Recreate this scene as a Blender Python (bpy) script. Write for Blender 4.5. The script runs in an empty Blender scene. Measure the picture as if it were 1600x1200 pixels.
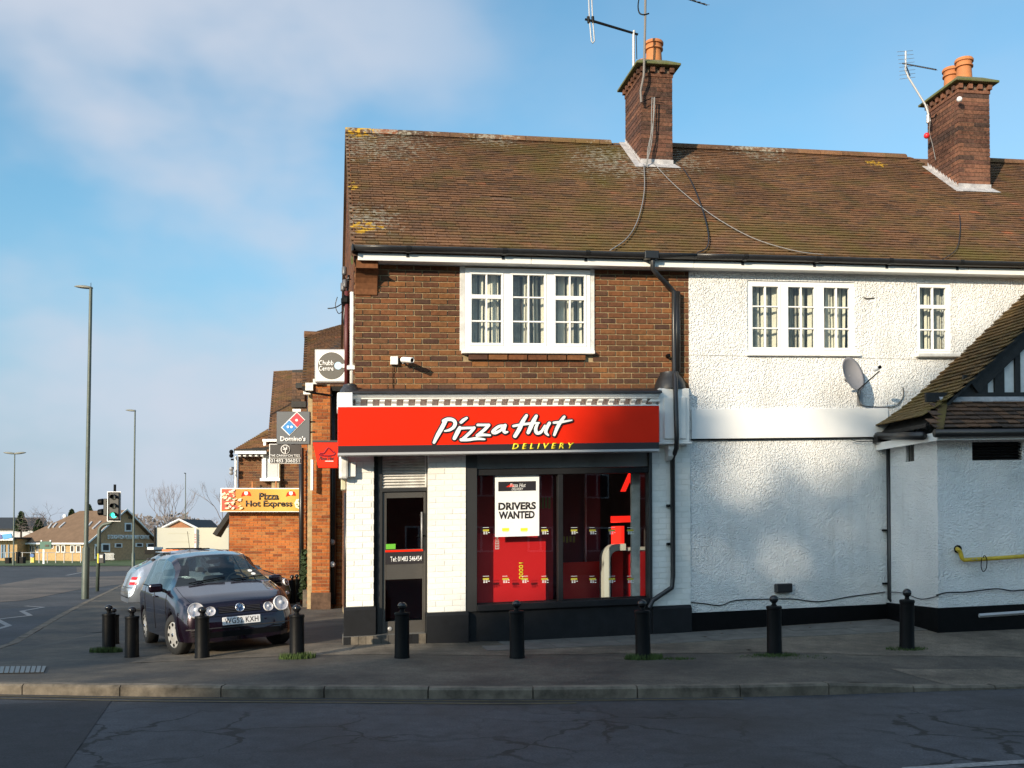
import bpy, bmesh, math, random
from mathutils import Vector as V, Matrix, noise
from mathutils.bvhtree import BVHTree
R = math.radians
rnd = random.Random(7)
SC = bpy.context.scene
COL = SC.collection

# ------------------------------------------------------------------ camera, sky, sun, exposure
FL, PITCH, EYE = 1550.0, R(1.2), 1.5
CY = 846 - FL*math.tan(PITCH)
cam = bpy.data.objects.new('camera', bpy.data.cameras.new('camera')); COL.objects.link(cam)
cam.location = (0, 0, EYE); cam.rotation_euler = (R(90)+PITCH, 0, 0)
cam.data.sensor_width = 36; cam.data.lens = 36*FL/1600; cam.data.shift_y = (CY-600)/1600
cam.data.clip_start = .1; cam.data.clip_end = 8000
SC.camera = cam
SUN_EL, SUN_AZ = R(16.5), math.atan2(-.565, -.825)      # azimuth clockwise from +Y
SUN = V((math.sin(SUN_AZ)*math.cos(SUN_EL), math.cos(SUN_AZ)*math.cos(SUN_EL), math.sin(SUN_EL)))
sun = bpy.data.objects.new('sun', bpy.data.lights.new('sun', 'SUN')); COL.objects.link(sun)
sun.data.energy = 3.7; sun.data.angle = R(.55); sun.data.color = (1, .84, .62)
sun.rotation_euler = (-SUN).to_track_quat('-Z', 'Y').to_euler(); sun.location = SUN*40
SC.view_settings.view_transform = 'Standard'; SC.view_settings.look = 'None'
SC.view_settings.exposure = 0.85; SC.view_settings.gamma = 1
try: SC.view_settings.use_curve_mapping = False
except Exception: pass
W = bpy.data.worlds.new('World'); SC.world = W; W.use_nodes = True
def world():
    nt = W.node_tree; N = nt.nodes; L = nt.links; N.clear()
    out = N.new('ShaderNodeOutputWorld'); bg = N.new('ShaderNodeBackground'); bg.inputs['Strength'].default_value = .15
    L.new(bg.outputs[0], out.inputs[0])
    sky = N.new('ShaderNodeTexSky'); sky.sky_type = 'NISHITA'; sky.sun_disc = False
    sky.sun_elevation = SUN_EL; sky.sun_rotation = SUN_AZ % (2*math.pi)
    sky.air_density = 1.0; sky.dust_density = .6; sky.ozone_density = 2.2
    tc = N.new('ShaderNodeTexCoord')
    def noise_n(sc, det, loc, stretch):
        mp = N.new('ShaderNodeMapping'); mp.inputs['Location'].default_value = loc; mp.inputs['Scale'].default_value = stretch
        L.new(tc.outputs['Generated'], mp.inputs[0])
        n = N.new('ShaderNodeTexNoise'); n.inputs['Scale'].default_value = sc; n.inputs['Detail'].default_value = det
        n.inputs['Roughness'].default_value = .48; L.new(mp.outputs[0], n.inputs['Vector']); return n
    n1 = noise_n(2.3, 5, CLOUD_LOC, (1, 1, 1.7))
    n2 = noise_n(.8, 1, (3.1, .2, 1.3), (1, 1, 1))
    r1 = N.new('ShaderNodeMapRange'); r1.interpolation_type = 'SMOOTHSTEP'
    r1.inputs['From Min'].default_value = .41; r1.inputs['From Max'].default_value = .62; L.new(n1.outputs[0], r1.inputs[0])
    # clouds bank up on the west side of the sky (left in the picture), thin out to the east
    sep = N.new('ShaderNodeSeparateXYZ'); L.new(tc.outputs['Generated'], sep.inputs[0])
    wr = N.new('ShaderNodeMapRange'); wr.interpolation_type = 'SMOOTHSTEP'; wr.inputs['From Min'].default_value = .12; wr.inputs['From Max'].default_value = -.22
    wr.inputs['To Min'].default_value = .22; wr.inputs['To Max'].default_value = 1
    L.new(sep.outputs['X'], wr.inputs[0])
    m = N.new('ShaderNodeMath'); m.operation = 'MULTIPLY'; L.new(r1.outputs[0], m.inputs[0]); L.new(wr.outputs[0], m.inputs[1])
    # low haze towards the horizon all round
    hz = N.new('ShaderNodeMapRange'); hz.interpolation_type = 'SMOOTHSTEP'; hz.inputs['From Min'].default_value = .36; hz.inputs['From Max'].default_value = .0
    hz.inputs['To Min'].default_value = 0; hz.inputs['To Max'].default_value = .92; L.new(sep.outputs['Z'], hz.inputs[0])
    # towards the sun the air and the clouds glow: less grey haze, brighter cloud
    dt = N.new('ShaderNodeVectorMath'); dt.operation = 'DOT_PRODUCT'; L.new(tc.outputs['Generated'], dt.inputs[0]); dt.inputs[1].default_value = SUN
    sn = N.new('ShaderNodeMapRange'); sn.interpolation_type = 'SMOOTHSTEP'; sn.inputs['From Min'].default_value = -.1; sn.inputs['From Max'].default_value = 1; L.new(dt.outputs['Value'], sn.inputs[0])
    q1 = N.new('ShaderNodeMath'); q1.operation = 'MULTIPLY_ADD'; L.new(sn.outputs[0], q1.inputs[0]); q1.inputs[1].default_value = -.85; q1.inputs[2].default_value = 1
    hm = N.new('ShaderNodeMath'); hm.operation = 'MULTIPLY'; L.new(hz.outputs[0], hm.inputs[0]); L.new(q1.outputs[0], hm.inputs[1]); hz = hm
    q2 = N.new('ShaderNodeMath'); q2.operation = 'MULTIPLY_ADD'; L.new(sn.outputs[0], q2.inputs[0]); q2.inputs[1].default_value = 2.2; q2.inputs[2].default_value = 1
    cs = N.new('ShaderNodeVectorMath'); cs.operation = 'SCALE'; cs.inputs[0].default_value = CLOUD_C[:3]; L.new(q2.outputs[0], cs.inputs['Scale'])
    m1 = N.new('ShaderNodeMath'); m1.operation = 'MULTIPLY'; m1.inputs[1].default_value = .88; L.new(m.outputs[0], m1.inputs[0])
    tint = N.new('ShaderNodeMix'); tint.data_type = 'RGBA'; tint.blend_type = 'MULTIPLY'; tint.inputs[0].default_value = 1
    L.new(sky.outputs[0], tint.inputs[6]); tint.inputs[7].default_value = SKY_TINT
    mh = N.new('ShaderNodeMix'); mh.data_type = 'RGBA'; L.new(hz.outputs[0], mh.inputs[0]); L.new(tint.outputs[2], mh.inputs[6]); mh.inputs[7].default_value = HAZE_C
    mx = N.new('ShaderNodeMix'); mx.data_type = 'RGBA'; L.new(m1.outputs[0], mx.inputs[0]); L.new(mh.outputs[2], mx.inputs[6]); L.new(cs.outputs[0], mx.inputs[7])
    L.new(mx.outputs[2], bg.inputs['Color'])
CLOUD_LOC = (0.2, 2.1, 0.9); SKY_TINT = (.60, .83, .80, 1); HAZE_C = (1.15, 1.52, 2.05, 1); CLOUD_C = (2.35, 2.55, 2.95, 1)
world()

# ------------------------------------------------------------------ picture rays used to measure where real surfaces lie
CP, SP = math.cos(PITCH), math.sin(PITCH)
EYEV = V((0, 0, EYE))
def ray(px, py):
    a = (px-800)/FL; b = (CY-py)/FL
    return V((a, CP-b*SP, SP+b*CP))
def at(px, py, Y):
    d = ray(px, py); return EYEV + d*(Y/d.y)
# facade frame: s along the front, d towards the street, w up; the terrace climbs with the street (T)
TH, T = R(10.75), .030
U = V((math.cos(TH), math.sin(TH), 0)); NO = V((math.sin(TH), -math.cos(TH), 0))
P0 = at(553, 900, 13.1); P0.z = 0
def B(s, d, w): return P0 + U*s + NO*d + V((0, 0, w + T*s))
def fp(px, py, d=0.0):
    D = ray(px, py); t = ((P0 + NO*d - EYEV).dot(NO))/D.dot(NO); p = EYEV + D*t
    s = (p-P0).dot(U); return s, p.z - T*s
def fs(px, d=0.0, py=700): return fp(px, py, d)[0]
def fw(py, px=800, d=0.0): return fp(px, py, d)[1]

def lerp_tab(tab, x):
    if x <= tab[0][0]: return tab[0][1]
    for (a, b), (c, e) in zip(tab, tab[1:]):
        if x <= c: return b + (e-b)*(x-a)/(c-a)
    return tab[-1][1]
KERB = [(-7.4, 10.9), (-7.2, 10.35), (-6.7, 10.0), (-6.0, 9.85), (-5.06, 9.78), (-3.4, 9.60), (0, 9.45), (2.48, 9.61), (5.24, 10.15), (9, 11.1), (16, 13.2)]
LEFT = [(10.9, -7.4), (12.4, -7.55), (14.35, -7.4), (19, -9.0), (27, -11.7), (44, -17.3), (60, -22), (80, -28.5)]
def kY(X): return lerp_tab(KERB, X)
def lX(Y): return lerp_tab(LEFT, Y)
BACK = [(-9, -.03), (-5.2, -.01), (-4.4, .02), (-3.1, .115), (-2.0, .165), (-.5, .155), (0, .155), (2.45, .23), (5.5, .38), (9, .52), (16, .8)]
def pz(X, Y):
    k = kY(X); yb = 13.1 + .19*(X+2.09) if X > -2 else 13.0
    t = max(0, (Y-k)/(yb-k)); kt = .10 - .075*max(0, min(1, (X-3.4)/.9))
    b = lerp_tab(BACK, X)
    z = kt*(1-min(t, 1)) + b*min(t, 1)
    if X < -2 and Y > 13:
        f = min(1, (Y-13)/9); z = b*(1-f) + (.10 if X > -7 else .02)*f - .0135*(Y-13)*min(1, max(0, (-2.5-X)/2))*1.0
    return z
def rz(Y): return -.0115*max(0, min(Y, 125)-11) - .02*max(0, min(1, (Y-10)/2))
def G(px, py, zf=None):
    D = ray(px, py); t = 5.0
    while t < 200:
        p = EYEV + D*t; z = (zf or pz)(p.x, p.y)
        if p.z <= z: return V((p.x, p.y, z))
        t += .01 if t < 40 else .1
    return p

# ------------------------------------------------------------------ mesh and object helpers
class MB:
    def __init__(s, f=None): s.v = []; s.f = []; s.t = f or (lambda *a: V(a))
    def add(s, vs, fs_):
        n = len(s.v); s.v += [s.t(*v) for v in vs]; s.f += [tuple(i+n for i in f) for f in fs_]; return s
    def box(s, x0, x1, y0, y1, z0, z1):
        return s.add([(x, y, z) for z in (z0, z1) for y in (y0, y1) for x in (x0, x1)],
              [(0, 2, 3, 1), (4, 5, 7, 6), (0, 1, 5, 4), (2, 6, 7, 3), (0, 4, 6, 2), (1, 3, 7, 5)])
    def prism(s, pts, h):            # pts: list of 3-tuples (a polygon), h: extrusion vector
        n = len(pts); q = [tuple(a+b for a, b in zip(p, h)) for p in pts]
        return s.add(list(pts)+q, [tuple(range(n))[::-1], tuple(range(n, 2*n))] + [(i, (i+1) % n, n+(i+1) % n, n+i) for i in range(n)])
    def tube(s, pts, r, n=8, cap=True, raw=True):
        P = [s.t(*p) for p in pts] if not raw else [V(p) for p in pts]
        rr = r if isinstance(r, (list, tuple)) else [r]*len(P)
        rings = []; ref = None
        for i, p in enumerate(P):
            d = (P[min(i+1, len(P)-1)]-P[max(i-1, 0)]).normalized()
            if ref is None: ref = V((0, 0, 1)) if abs(d.z) < .9 else V((1, 0, 0))
            a = d.cross(ref)
            if a.length < 1e-4: a = d.cross(V((.3, 1, .2)))
            a.normalize(); b = a.cross(d).normalized(); ref = b
            rings.append([p + (a*math.cos(2*math.pi*k/n) + b*math.sin(2*math.pi*k/n))*rr[i] for k in range(n)])
        o = len(s.v)
        for g in rings: s.v += g
        for i in range(len(P)-1):
            for k in range(n):
                s.f.append((o+i*n+k, o+i*n+(k+1) % n, o+(i+1)*n+(k+1) % n, o+(i+1)*n+k))
        if cap: s.f.append(tuple(o+k for k in range(n))[::-1]); s.f.append(tuple(o+(len(P)-1)*n+k for k in range(n)))
        return s
    def lathe(s, prof, o=(0, 0, 0), ax=(0, 0, 1), n=20):     # prof: (radius, height)
        ax = V(ax).normalized(); a = ax.orthogonal().normalized(); b = ax.cross(a); o = V(o); base = len(s.v)
        for r, h in prof: s.v += [o + ax*h + (a*math.cos(2*math.pi*k/n) + b*math.sin(2*math.pi*k/n))*r for k in range(n)]
        for i in range(len(prof)-1):
            for k in range(n): s.f.append((base+i*n+k, base+i*n+(k+1) % n, base+(i+1)*n+(k+1) % n, base+(i+1)*n+k))
        s.f.append(tuple(base+k for k in range(n))[::-1]); s.f.append(tuple(base+(len(prof)-1)*n+k for k in range(n)))
        return s
    def ball(s, c, r, n=12, sc=(1, 1, 1)):
        m = n//2; base = len(s.v); c = V(c)
        for i in range(m+1):
            th = math.pi*i/m
            for k in range(n):
                ph = 2*math.pi*k/n; s.v.append(c + V((r*sc[0]*math.sin(th)*math.cos(ph), r*sc[1]*math.sin(th)*math.sin(ph), r*sc[2]*math.cos(th))))
        for i in range(m):
            for k in range(n): s.f.append((base+i*n+k, base+i*n+(k+1) % n, base+(i+1)*n+(k+1) % n, base+(i+1)*n+k))
        return s
    def mesh(s, name, mat=None, smooth=False, recalc=True):
        me = bpy.data.meshes.new(name); me.from_pydata([tuple(v) for v in s.v], [], s.f)
        if recalc:
            bm = bmesh.new(); bm.from_mesh(me)
            if len(bm.verts) < 60000: bmesh.ops.remove_doubles(bm, verts=bm.verts, dist=1e-6) if smooth else None
            bmesh.ops.recalc_face_normals(bm, faces=bm.faces); bm.to_mesh(me); bm.free()
        if smooth: me.shade_smooth() if smooth is True else me.shade_smooth()
        if mat: me.materials.append(mat)
        return me
def link(o, parent=None, world=True):
    COL.objects.link(o)
    if parent is not None:
        o.parent = parent
        if world and parent.type == 'EMPTY' and not parent.get('_local'): o.location = o.location - parent.location
    return o
def part(name, mb, mat, parent=None, smooth=False, bev=0, kind=None, label=None, seg=1, angle=None):
    me = mb if isinstance(mb, bpy.types.Mesh) else mb.mesh(name, mat, smooth or angle is not None)
    o = bpy.data.objects.new(name, me); link(o, parent)
    if bev:
        m = o.modifiers.new('bevel', 'BEVEL'); m.width = bev; m.segments = seg; m.limit_method = 'ANGLE'; m.angle_limit = R(40)
        m.harden_normals = False
    if angle is not None:
        me.set_sharp_from_angle(angle=R(angle))
    if kind: o['kind'] = kind
    if label: o['label'] = label
    return o
LOCALS = []
def thing(name, label, cat, loc=(0, 0, 0), rz_=0, group=None, local=False):
    o = bpy.data.objects.new(name, None); COL.objects.link(o); o.location = loc; o.rotation_euler = (0, 0, rz_)
    o.empty_display_size = .2; o['label'] = label; o['category'] = cat
    if local: o['_local'] = 1; LOCALS.append(o)
    if group: o['group'] = group
    return o
def tag(o, label, cat, group=None):
    o['label'] = label; o['category'] = cat
    if group: o['group'] = group
    return o
def kids(o): return [c for c in bpy.data.objects if c.parent == o]
def copy_thing(root, loc, rz_=0, label=None):
    r = root.copy(); COL.objects.link(r); r.location = loc; r.rotation_euler = (0, 0, rz_)
    if label: r['label'] = label
    for ch in kids(root):
        c = ch.copy(); COL.objects.link(c); c.parent = r
        for g in kids(ch):
            d = g.copy(); COL.objects.link(d); d.parent = c
    return r
TEXTS = []
def text(s, mat, parent, org, xd, yd, w, h, ext=.004, bold=0., shear=0., spacing=1., name='lettering', loc_space=None):
    """lettering fitted to a box w x h whose lower left corner is org"""
    cu = bpy.data.curves.new('t', 'FONT'); cu.body = s; cu.size = 1; cu.extrude = 0; cu.offset = bold; cu.shear = shear
    cu.space_character = spacing; cu.resolution_u = 3
    o = bpy.data.objects.new('t', cu); COL.objects.link(o); TEXTS.append((o, mat, parent, V(org), V(xd).normalized(), V(yd).normalized(), w, h, ext, name))
def flush_texts():
    dg = bpy.context.evaluated_depsgraph_get()
    for o, mat, parent, org, xd, yd, w, h, ext, name in TEXTS:
        me = bpy.data.meshes.new_from_object(o.evaluated_get(dg)); bpy.data.objects.remove(o)
        xs = [v.co.x for v in me.vertices]; ys = [v.co.y for v in me.vertices]
        if not xs: continue
        x0, y0 = min(xs), min(ys); sx = w/(max(xs)-x0); sy = h/(max(ys)-y0)
        nz = xd.cross(yd)
        bm = bmesh.new(); bm.from_mesh(me)
        r = bmesh.ops.extrude_face_region(bm, geom=bm.faces[:])
        for v in [g for g in r['geom'] if isinstance(g, bmesh.types.BMVert)]: v.co.z += 1
        for v in bm.verts:
            c = v.co.copy(); v.co = org + xd*((c.x-x0)*sx) + yd*((c.y-y0)*sy) + nz*(ext*c.z)
        bmesh.ops.recalc_face_normals(bm, faces=bm.faces); bm.to_mesh(me); bm.free()
        me.materials.clear(); me.materials.append(mat); me.name = name
        p = bpy.data.objects.new(name, me); link(p, parent)
def spline(pts, k=6):
    P = [V(p) for p in pts]
    if len(P) < 3: return P
    out = []
    for i in range(len(P)-1):
        a = P[max(i-1, 0)]; b = P[i]; c = P[i+1]; d = P[min(i+2, len(P)-1)]
        for j in range(k):
            t = j/k; out.append(.5*((2*b) + (c-a)*t + (2*a-5*b+4*c-d)*t*t + (3*b-3*c+d-a)*t**3))
    out.append(P[-1]); return out
def stroke(mb, pts, wd, h0, h1, place, grow=0.):
    """brush stroke ribbon in a plane; place(x, y, h) -> world"""
    P = spline([V((p[0], p[1], 0)) for p in pts], 6); n = len(P)
    ws = [lerp_tab([(i/(len(wd)-1), w) for i, w in enumerate(wd)], j/(n-1))/2+grow for j in range(n)]
    Lf, Rt = [], []
    for i, p in enumerate(P):
        d = (P[min(i+1, n-1)]-P[max(i-1, 0)]).normalized(); q = V((-d.y, d.x, 0))
        Lf.append(p+q*ws[i]); Rt.append(p-q*ws[i])
    d0 = (P[0]-P[1]).normalized(); d1 = (P[-1]-P[-2]).normalized()
    def cap(c, a, d, r):     # half circle from a turning through d
        a = (a-c).normalized(); return [c + (a*math.cos(t)+d*math.sin(t))*r for t in (math.pi*k/6 for k in range(1, 6))]
    loop = Lf + cap(P[-1], Lf[-1], d1, ws[-1]) + Rt[::-1] + cap(P[0], Rt[0], d0, ws[0])
    bot = [place(p.x, p.y, h0) for p in loop]; top = [place(p.x, p.y, h1) for p in loop]
    o = len(mb.v); m = len(loop); mb.v += bot+top
    for i in range(m): mb.f.append((o+i, o+(i+1) % m, o+m+(i+1) % m, o+m+i))
    def fid(k): return o+m+k
    for i in range(n-1): mb.f.append((fid(i), fid(i+1), fid(n+5+n-1-(i+1)), fid(n+5+n-1-i)))
    e = [fid(n-1)] + [fid(n+k) for k in range(5)] + [fid(n+5)]; mb.f.append(tuple(e))
    e = [fid(n+5+n-1)] + [fid(2*n+5+k) for k in range(5)] + [fid(0)]; mb.f.append(tuple(e))

# ------------------------------------------------------------------ materials
def rgb(c): return (c[0], c[1], c[2], 1)
def M(name, col, rough=.7, metal=0., var=0., vs=3., col2=None, bump=0., bs=40., bd=.01, coat=0., spec=.5, coord='pos', emit=None, det=6., rnd_=0.):
    m = bpy.data.materials.new(name); m.use_nodes = True; nt = m.node_tree; N = nt.nodes; L = nt.links
    b = N['Principled BSDF']; b.inputs['Roughness'].default_value = rough; b.inputs['Metallic'].default_value = metal
    b.inputs['Specular IOR Level'].default_value = spec
    if coat: b.inputs['Coat Weight'].default_value = coat; b.inputs['Coat Roughness'].default_value = .04
    b.inputs['Base Color'].default_value = rgb(col)
    if coord == 'pos': g = N.new('ShaderNodeNewGeometry').outputs['Position']
    else: g = N.new('ShaderNodeTexCoord').outputs['Object']
    if var or col2:
        n = N.new('ShaderNodeTexNoise'); n.inputs['Scale'].default_value = vs; n.inputs['Detail'].default_value = det; n.inputs['Roughness'].default_value = .62
        L.new(g, n.inputs['Vector'])
        r = N.new('ShaderNodeMapRange'); r.inputs['From Min'].default_value = .3; r.inputs['From Max'].default_value = .7; L.new(n.outputs[0], r.inputs[0])
        mx = N.new('ShaderNodeMix'); mx.data_type = 'RGBA'; L.new(r.outputs[0], mx.inputs[0])
        c2 = col2 or tuple(c*(1-var) for c in col); c1 = col if col2 else tuple(min(1, c*(1+var*.5)) for c in col)
        mx.inputs[6].default_value = rgb(c1); mx.inputs[7].default_value = rgb(c2); L.new(mx.outputs[2], b.inputs['Base Color'])
        r2 = N.new('ShaderNodeMapRange'); r2.inputs['To Min'].default_value = max(0, rough-.1); r2.inputs['To Max'].default_value = min(1, rough+.1)
        L.new(n.outputs[0], r2.inputs[0]); L.new(r2.outputs[0], b.inputs['Roughness'])
    if bump:
        n = N.new('ShaderNodeTexNoise'); n.inputs['Scale'].default_value = bs; n.inputs['Detail'].default_value = 4; L.new(g, n.inputs['Vector'])
        bp = N.new('ShaderNodeBump'); bp.inputs['Strength'].default_value = bump; bp.inputs['Distance'].default_value = bd
        L.new(n.outputs[0], bp.inputs['Height']); L.new(bp.outputs[0], b.inputs['Normal'])
    if emit: b.inputs['Emission Color'].default_value = rgb(emit[0]); b.inputs['Emission Strength'].default_value = emit[1]
    return m
def ramp(N, stops, interp='LINEAR'):
    r = N.new('ShaderNodeValToRGB'); r.color_ramp.interpolation = interp; e = r.color_ramp.elements
    e[0].position = stops[0][0]; e[0].color = rgb(stops[0][1]); e[1].position = stops[-1][0]; e[1].color = rgb(stops[-1][1])
    for p, c in stops[1:-1]: q = e.new(p); q.color = rgb(c)
    return r
def piece_material(name, stops, rough=.85, lichen=None, moss=None, bump=.35, mott=.35):
    """bricks or tiles: each piece its own tone, mottled, with optional lichen and moss"""
    m = bpy.data.materials.new(name); m.use_nodes = True; nt = m.node_tree; N = nt.nodes; L = nt.links; b = N['Principled BSDF']
    b.inputs['Roughness'].default_value = rough; b.inputs['Specular IOR Level'].default_value = .25
    oi = N.new('ShaderNodeObjectInfo'); ge = N.new('ShaderNodeNewGeometry')
    a = N.new('ShaderNodeMath'); a.operation = 'ADD'; L.new(oi.outputs['Random'], a.inputs[0]); L.new(ge.outputs['Random Per Island'], a.inputs[1])
    fr = N.new('ShaderNodeMath'); fr.operation = 'FRACT'; L.new(a.outputs[0], fr.inputs[0])
    rp = ramp(N, stops); L.new(fr.outputs[0], rp.inputs[0])
    n = N.new('ShaderNodeTexNoise'); n.inputs['Scale'].default_value = 22; n.inputs['Detail'].default_value = 6; L.new(ge.outputs['Position'], n.inputs['Vector'])
    n3 = N.new('ShaderNodeTexNoise'); n3.inputs['Scale'].default_value = 1.1; n3.inputs['Detail'].default_value = 4; L.new(ge.outputs['Position'], n3.inputs['Vector'])
    ad = N.new('ShaderNodeMath'); ad.operation = 'ADD'; L.new(n.outputs[0], ad.inputs[0]); L.new(n3.outputs[0], ad.inputs[1])
    mr = N.new('ShaderNodeMapRange'); mr.inputs['From Min'].default_value = .7; mr.inputs['From Max'].default_value = 1.3; mr.inputs['To Min'].default_value = 1-mott; mr.inputs['To Max'].default_value = 1+mott
    L.new(ad.outputs[0], mr.inputs[0])
    vm = N.new('ShaderNodeVectorMath'); vm.operation = 'SCALE'; L.new(rp.outputs[0], vm.inputs[0]); L.new(mr.outputs[0], vm.inputs['Scale'])
    cur = vm.outputs[0]
    def over(cur, fac, col):
        mx = N.new('ShaderNodeMix'); mx.data_type = 'RGBA'; L.new(fac, mx.inputs[0]); L.new(cur, mx.inputs[6]); mx.inputs[7].default_value = rgb(col); return mx.outputs[2]
    def near(pts):           # dirt gathers round these places
        prev = None
        for p, rad in pts:
            dd = N.new('ShaderNodeVectorMath'); dd.operation = 'DISTANCE'; L.new(ge.outputs['Position'], dd.inputs[0]); dd.inputs[1].default_value = p
            q = N.new('ShaderNodeMapRange'); q.interpolation_type = 'SMOOTHSTEP'; q.inputs['From Min'].default_value = rad; q.inputs['From Max'].default_value = rad*.15; L.new(dd.outputs['Value'], q.inputs[0])
            if prev is None: prev = q.outputs[0]
            else:
                x = N.new('ShaderNodeMath'); x.operation = 'MAXIMUM'; L.new(prev, x.inputs[0]); L.new(q.outputs[0], x.inputs[1]); prev = x.outputs[0]
        return prev
    def spots(sc, lo, hi, seed, where, gain, stretch=(1, 1, 1), top=1.):
        mp = N.new('ShaderNodeMapping'); mp.inputs['Location'].default_value = (seed, seed*.7, 0); mp.inputs['Scale'].default_value = stretch; L.new(ge.outputs['Position'], mp.inputs[0])
        t = N.new('ShaderNodeTexNoise'); t.inputs['Scale'].default_value = sc; t.inputs['Detail'].default_value = 5; t.inputs['Roughness'].default_value = .65; L.new(mp.outputs[0], t.inputs['Vector'])
        src = t.outputs[0]
        if where is not None:
            x = N.new('ShaderNodeMath'); x.operation = 'MULTIPLY_ADD'; L.new(where, x.inputs[0]); x.inputs[1].default_value = gain; L.new(src, x.inputs[2]); src = x.outputs[0]
        q = N.new('ShaderNodeMapRange'); q.inputs['From Min'].default_value = lo; q.inputs['From Max'].default_value = hi; q.inputs['To Max'].default_value = top; L.new(src, q.inputs[0]); return q.outputs[0]
    if moss:
        cur = over(cur, spots(1.7, .48, .85, 3.3, near(moss), .16), (.115, .088, .024))
    if lichen:
        w, y = lichen
        cur = over(cur, spots(13, .66, .76, 9.1, near(w), .19, (1, 1, 1.4), .75), (.33, .31, .25))
        cur = over(cur, spots(9, .80, .83, 5.1, near(y), .30), (.50, .30, .03))
    L.new(cur, b.inputs['Base Color'])
    bp = N.new('ShaderNodeBump'); bp.inputs['Strength'].default_value = bump; bp.inputs['Distance'].default_value = .006; L.new(n.outputs[0], bp.inputs['Height']); L.new(bp.outputs[0], b.inputs['Normal'])
    return m
def pebbledash(name, col):
    m = bpy.data.materials.new(name); m.use_nodes = True; nt = m.node_tree; N = nt.nodes; L = nt.links; b = N['Principled BSDF']
    b.inputs['Roughness'].default_value = .8; b.inputs['Specular IOR Level'].default_value = .3
    ge = N.new('ShaderNodeNewGeometry')
    n = N.new('ShaderNodeTexNoise'); n.inputs['Scale'].default_value = 34; n.inputs['Detail'].default_value = 4; L.new(ge.outputs['Position'], n.inputs['Vector'])
    vo = N.new('ShaderNodeTexVoronoi'); vo.inputs['Scale'].default_value = 46; L.new(ge.outputs['Position'], vo.inputs['Vector'])
    iv = N.new('ShaderNodeMath'); iv.operation = 'SUBTRACT'; iv.inputs[0].default_value = .55; L.new(vo.outputs['Distance'], iv.inputs[1])
    cl = N.new('ShaderNodeMath'); cl.operation = 'MAXIMUM'; L.new(iv.outputs[0], cl.inputs[0]); cl.inputs[1].default_value = 0
    ad = N.new('ShaderNodeMath'); ad.operation = 'MULTIPLY_ADD'; L.new(cl.outputs[0], ad.inputs[0]); ad.inputs[1].default_value = .9; L.new(n.outputs[0], ad.inputs[2])
    bp = N.new('ShaderNodeBump'); bp.inputs['Strength'].default_value = 1.; bp.inputs['Distance'].default_value = .027; L.new(ad.outputs[0], bp.inputs['Height']); L.new(bp.outputs[0], b.inputs['Normal'])
    d = N.new('ShaderNodeTexNoise'); d.inputs['Scale'].default_value = 1.6; d.inputs['Detail'].default_value = 8; L.new(ge.outputs['Position'], d.inputs['Vector'])
    r = N.new('ShaderNodeMapRange'); r.inputs['From Min'].default_value = .42; r.inputs['From Max'].default_value = .8; L.new(d.outputs[0], r.inputs[0])
    mx = N.new('ShaderNodeMix'); mx.data_type = 'RGBA'; L.new(r.outputs[0], mx.inputs[0]); mx.inputs[6].default_value = rgb(col); mx.inputs[7].default_value = rgb([c*.84 for c in col])
    mp = N.new('ShaderNodeMapping'); mp.inputs['Scale'].default_value = (5, 5, .35); L.new(ge.outputs['Position'], mp.inputs[0])
    sn_ = N.new('ShaderNodeTexNoise'); sn_.inputs['Scale'].default_value = 1.3; sn_.inputs['Detail'].default_value = 6; L.new(mp.outputs[0], sn_.inputs['Vector'])
    sr = N.new('ShaderNodeMapRange'); sr.inputs['From Min'].default_value = .56; sr.inputs['From Max'].default_value = .74; sr.inputs['To Max'].default_value = .22; L.new(sn_.outputs[0], sr.inputs[0])
    sp = N.new('ShaderNodeSeparateXYZ'); L.new(ge.outputs['Position'], sp.inputs[0])
    lo = N.new('ShaderNodeMapRange'); lo.inputs['From Min'].default_value = 1.15; lo.inputs['From Max'].default_value = .4; lo.inputs['To Max'].default_value = .45; L.new(sp.outputs['Z'], lo.inputs[0])
    lm = N.new('ShaderNodeMath'); lm.operation = 'MULTIPLY'; L.new(lo.outputs[0], lm.inputs[0]); L.new(d.outputs[0], lm.inputs[1])
    mm = N.new('ShaderNodeMath'); mm.operation = 'MAXIMUM'; L.new(sr.outputs[0], mm.inputs[0]); L.new(lm.outputs[0], mm.inputs[1])
    m3 = N.new('ShaderNodeMix'); m3.data_type = 'RGBA'; L.new(mm.outputs[0], m3.inputs[0]); L.new(mx.outputs[2], m3.inputs[6]); m3.inputs[7].default_value = (.40, .37, .31, 1); L.new(m3.outputs[2], b.inputs['Base Color'])
    return m
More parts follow.
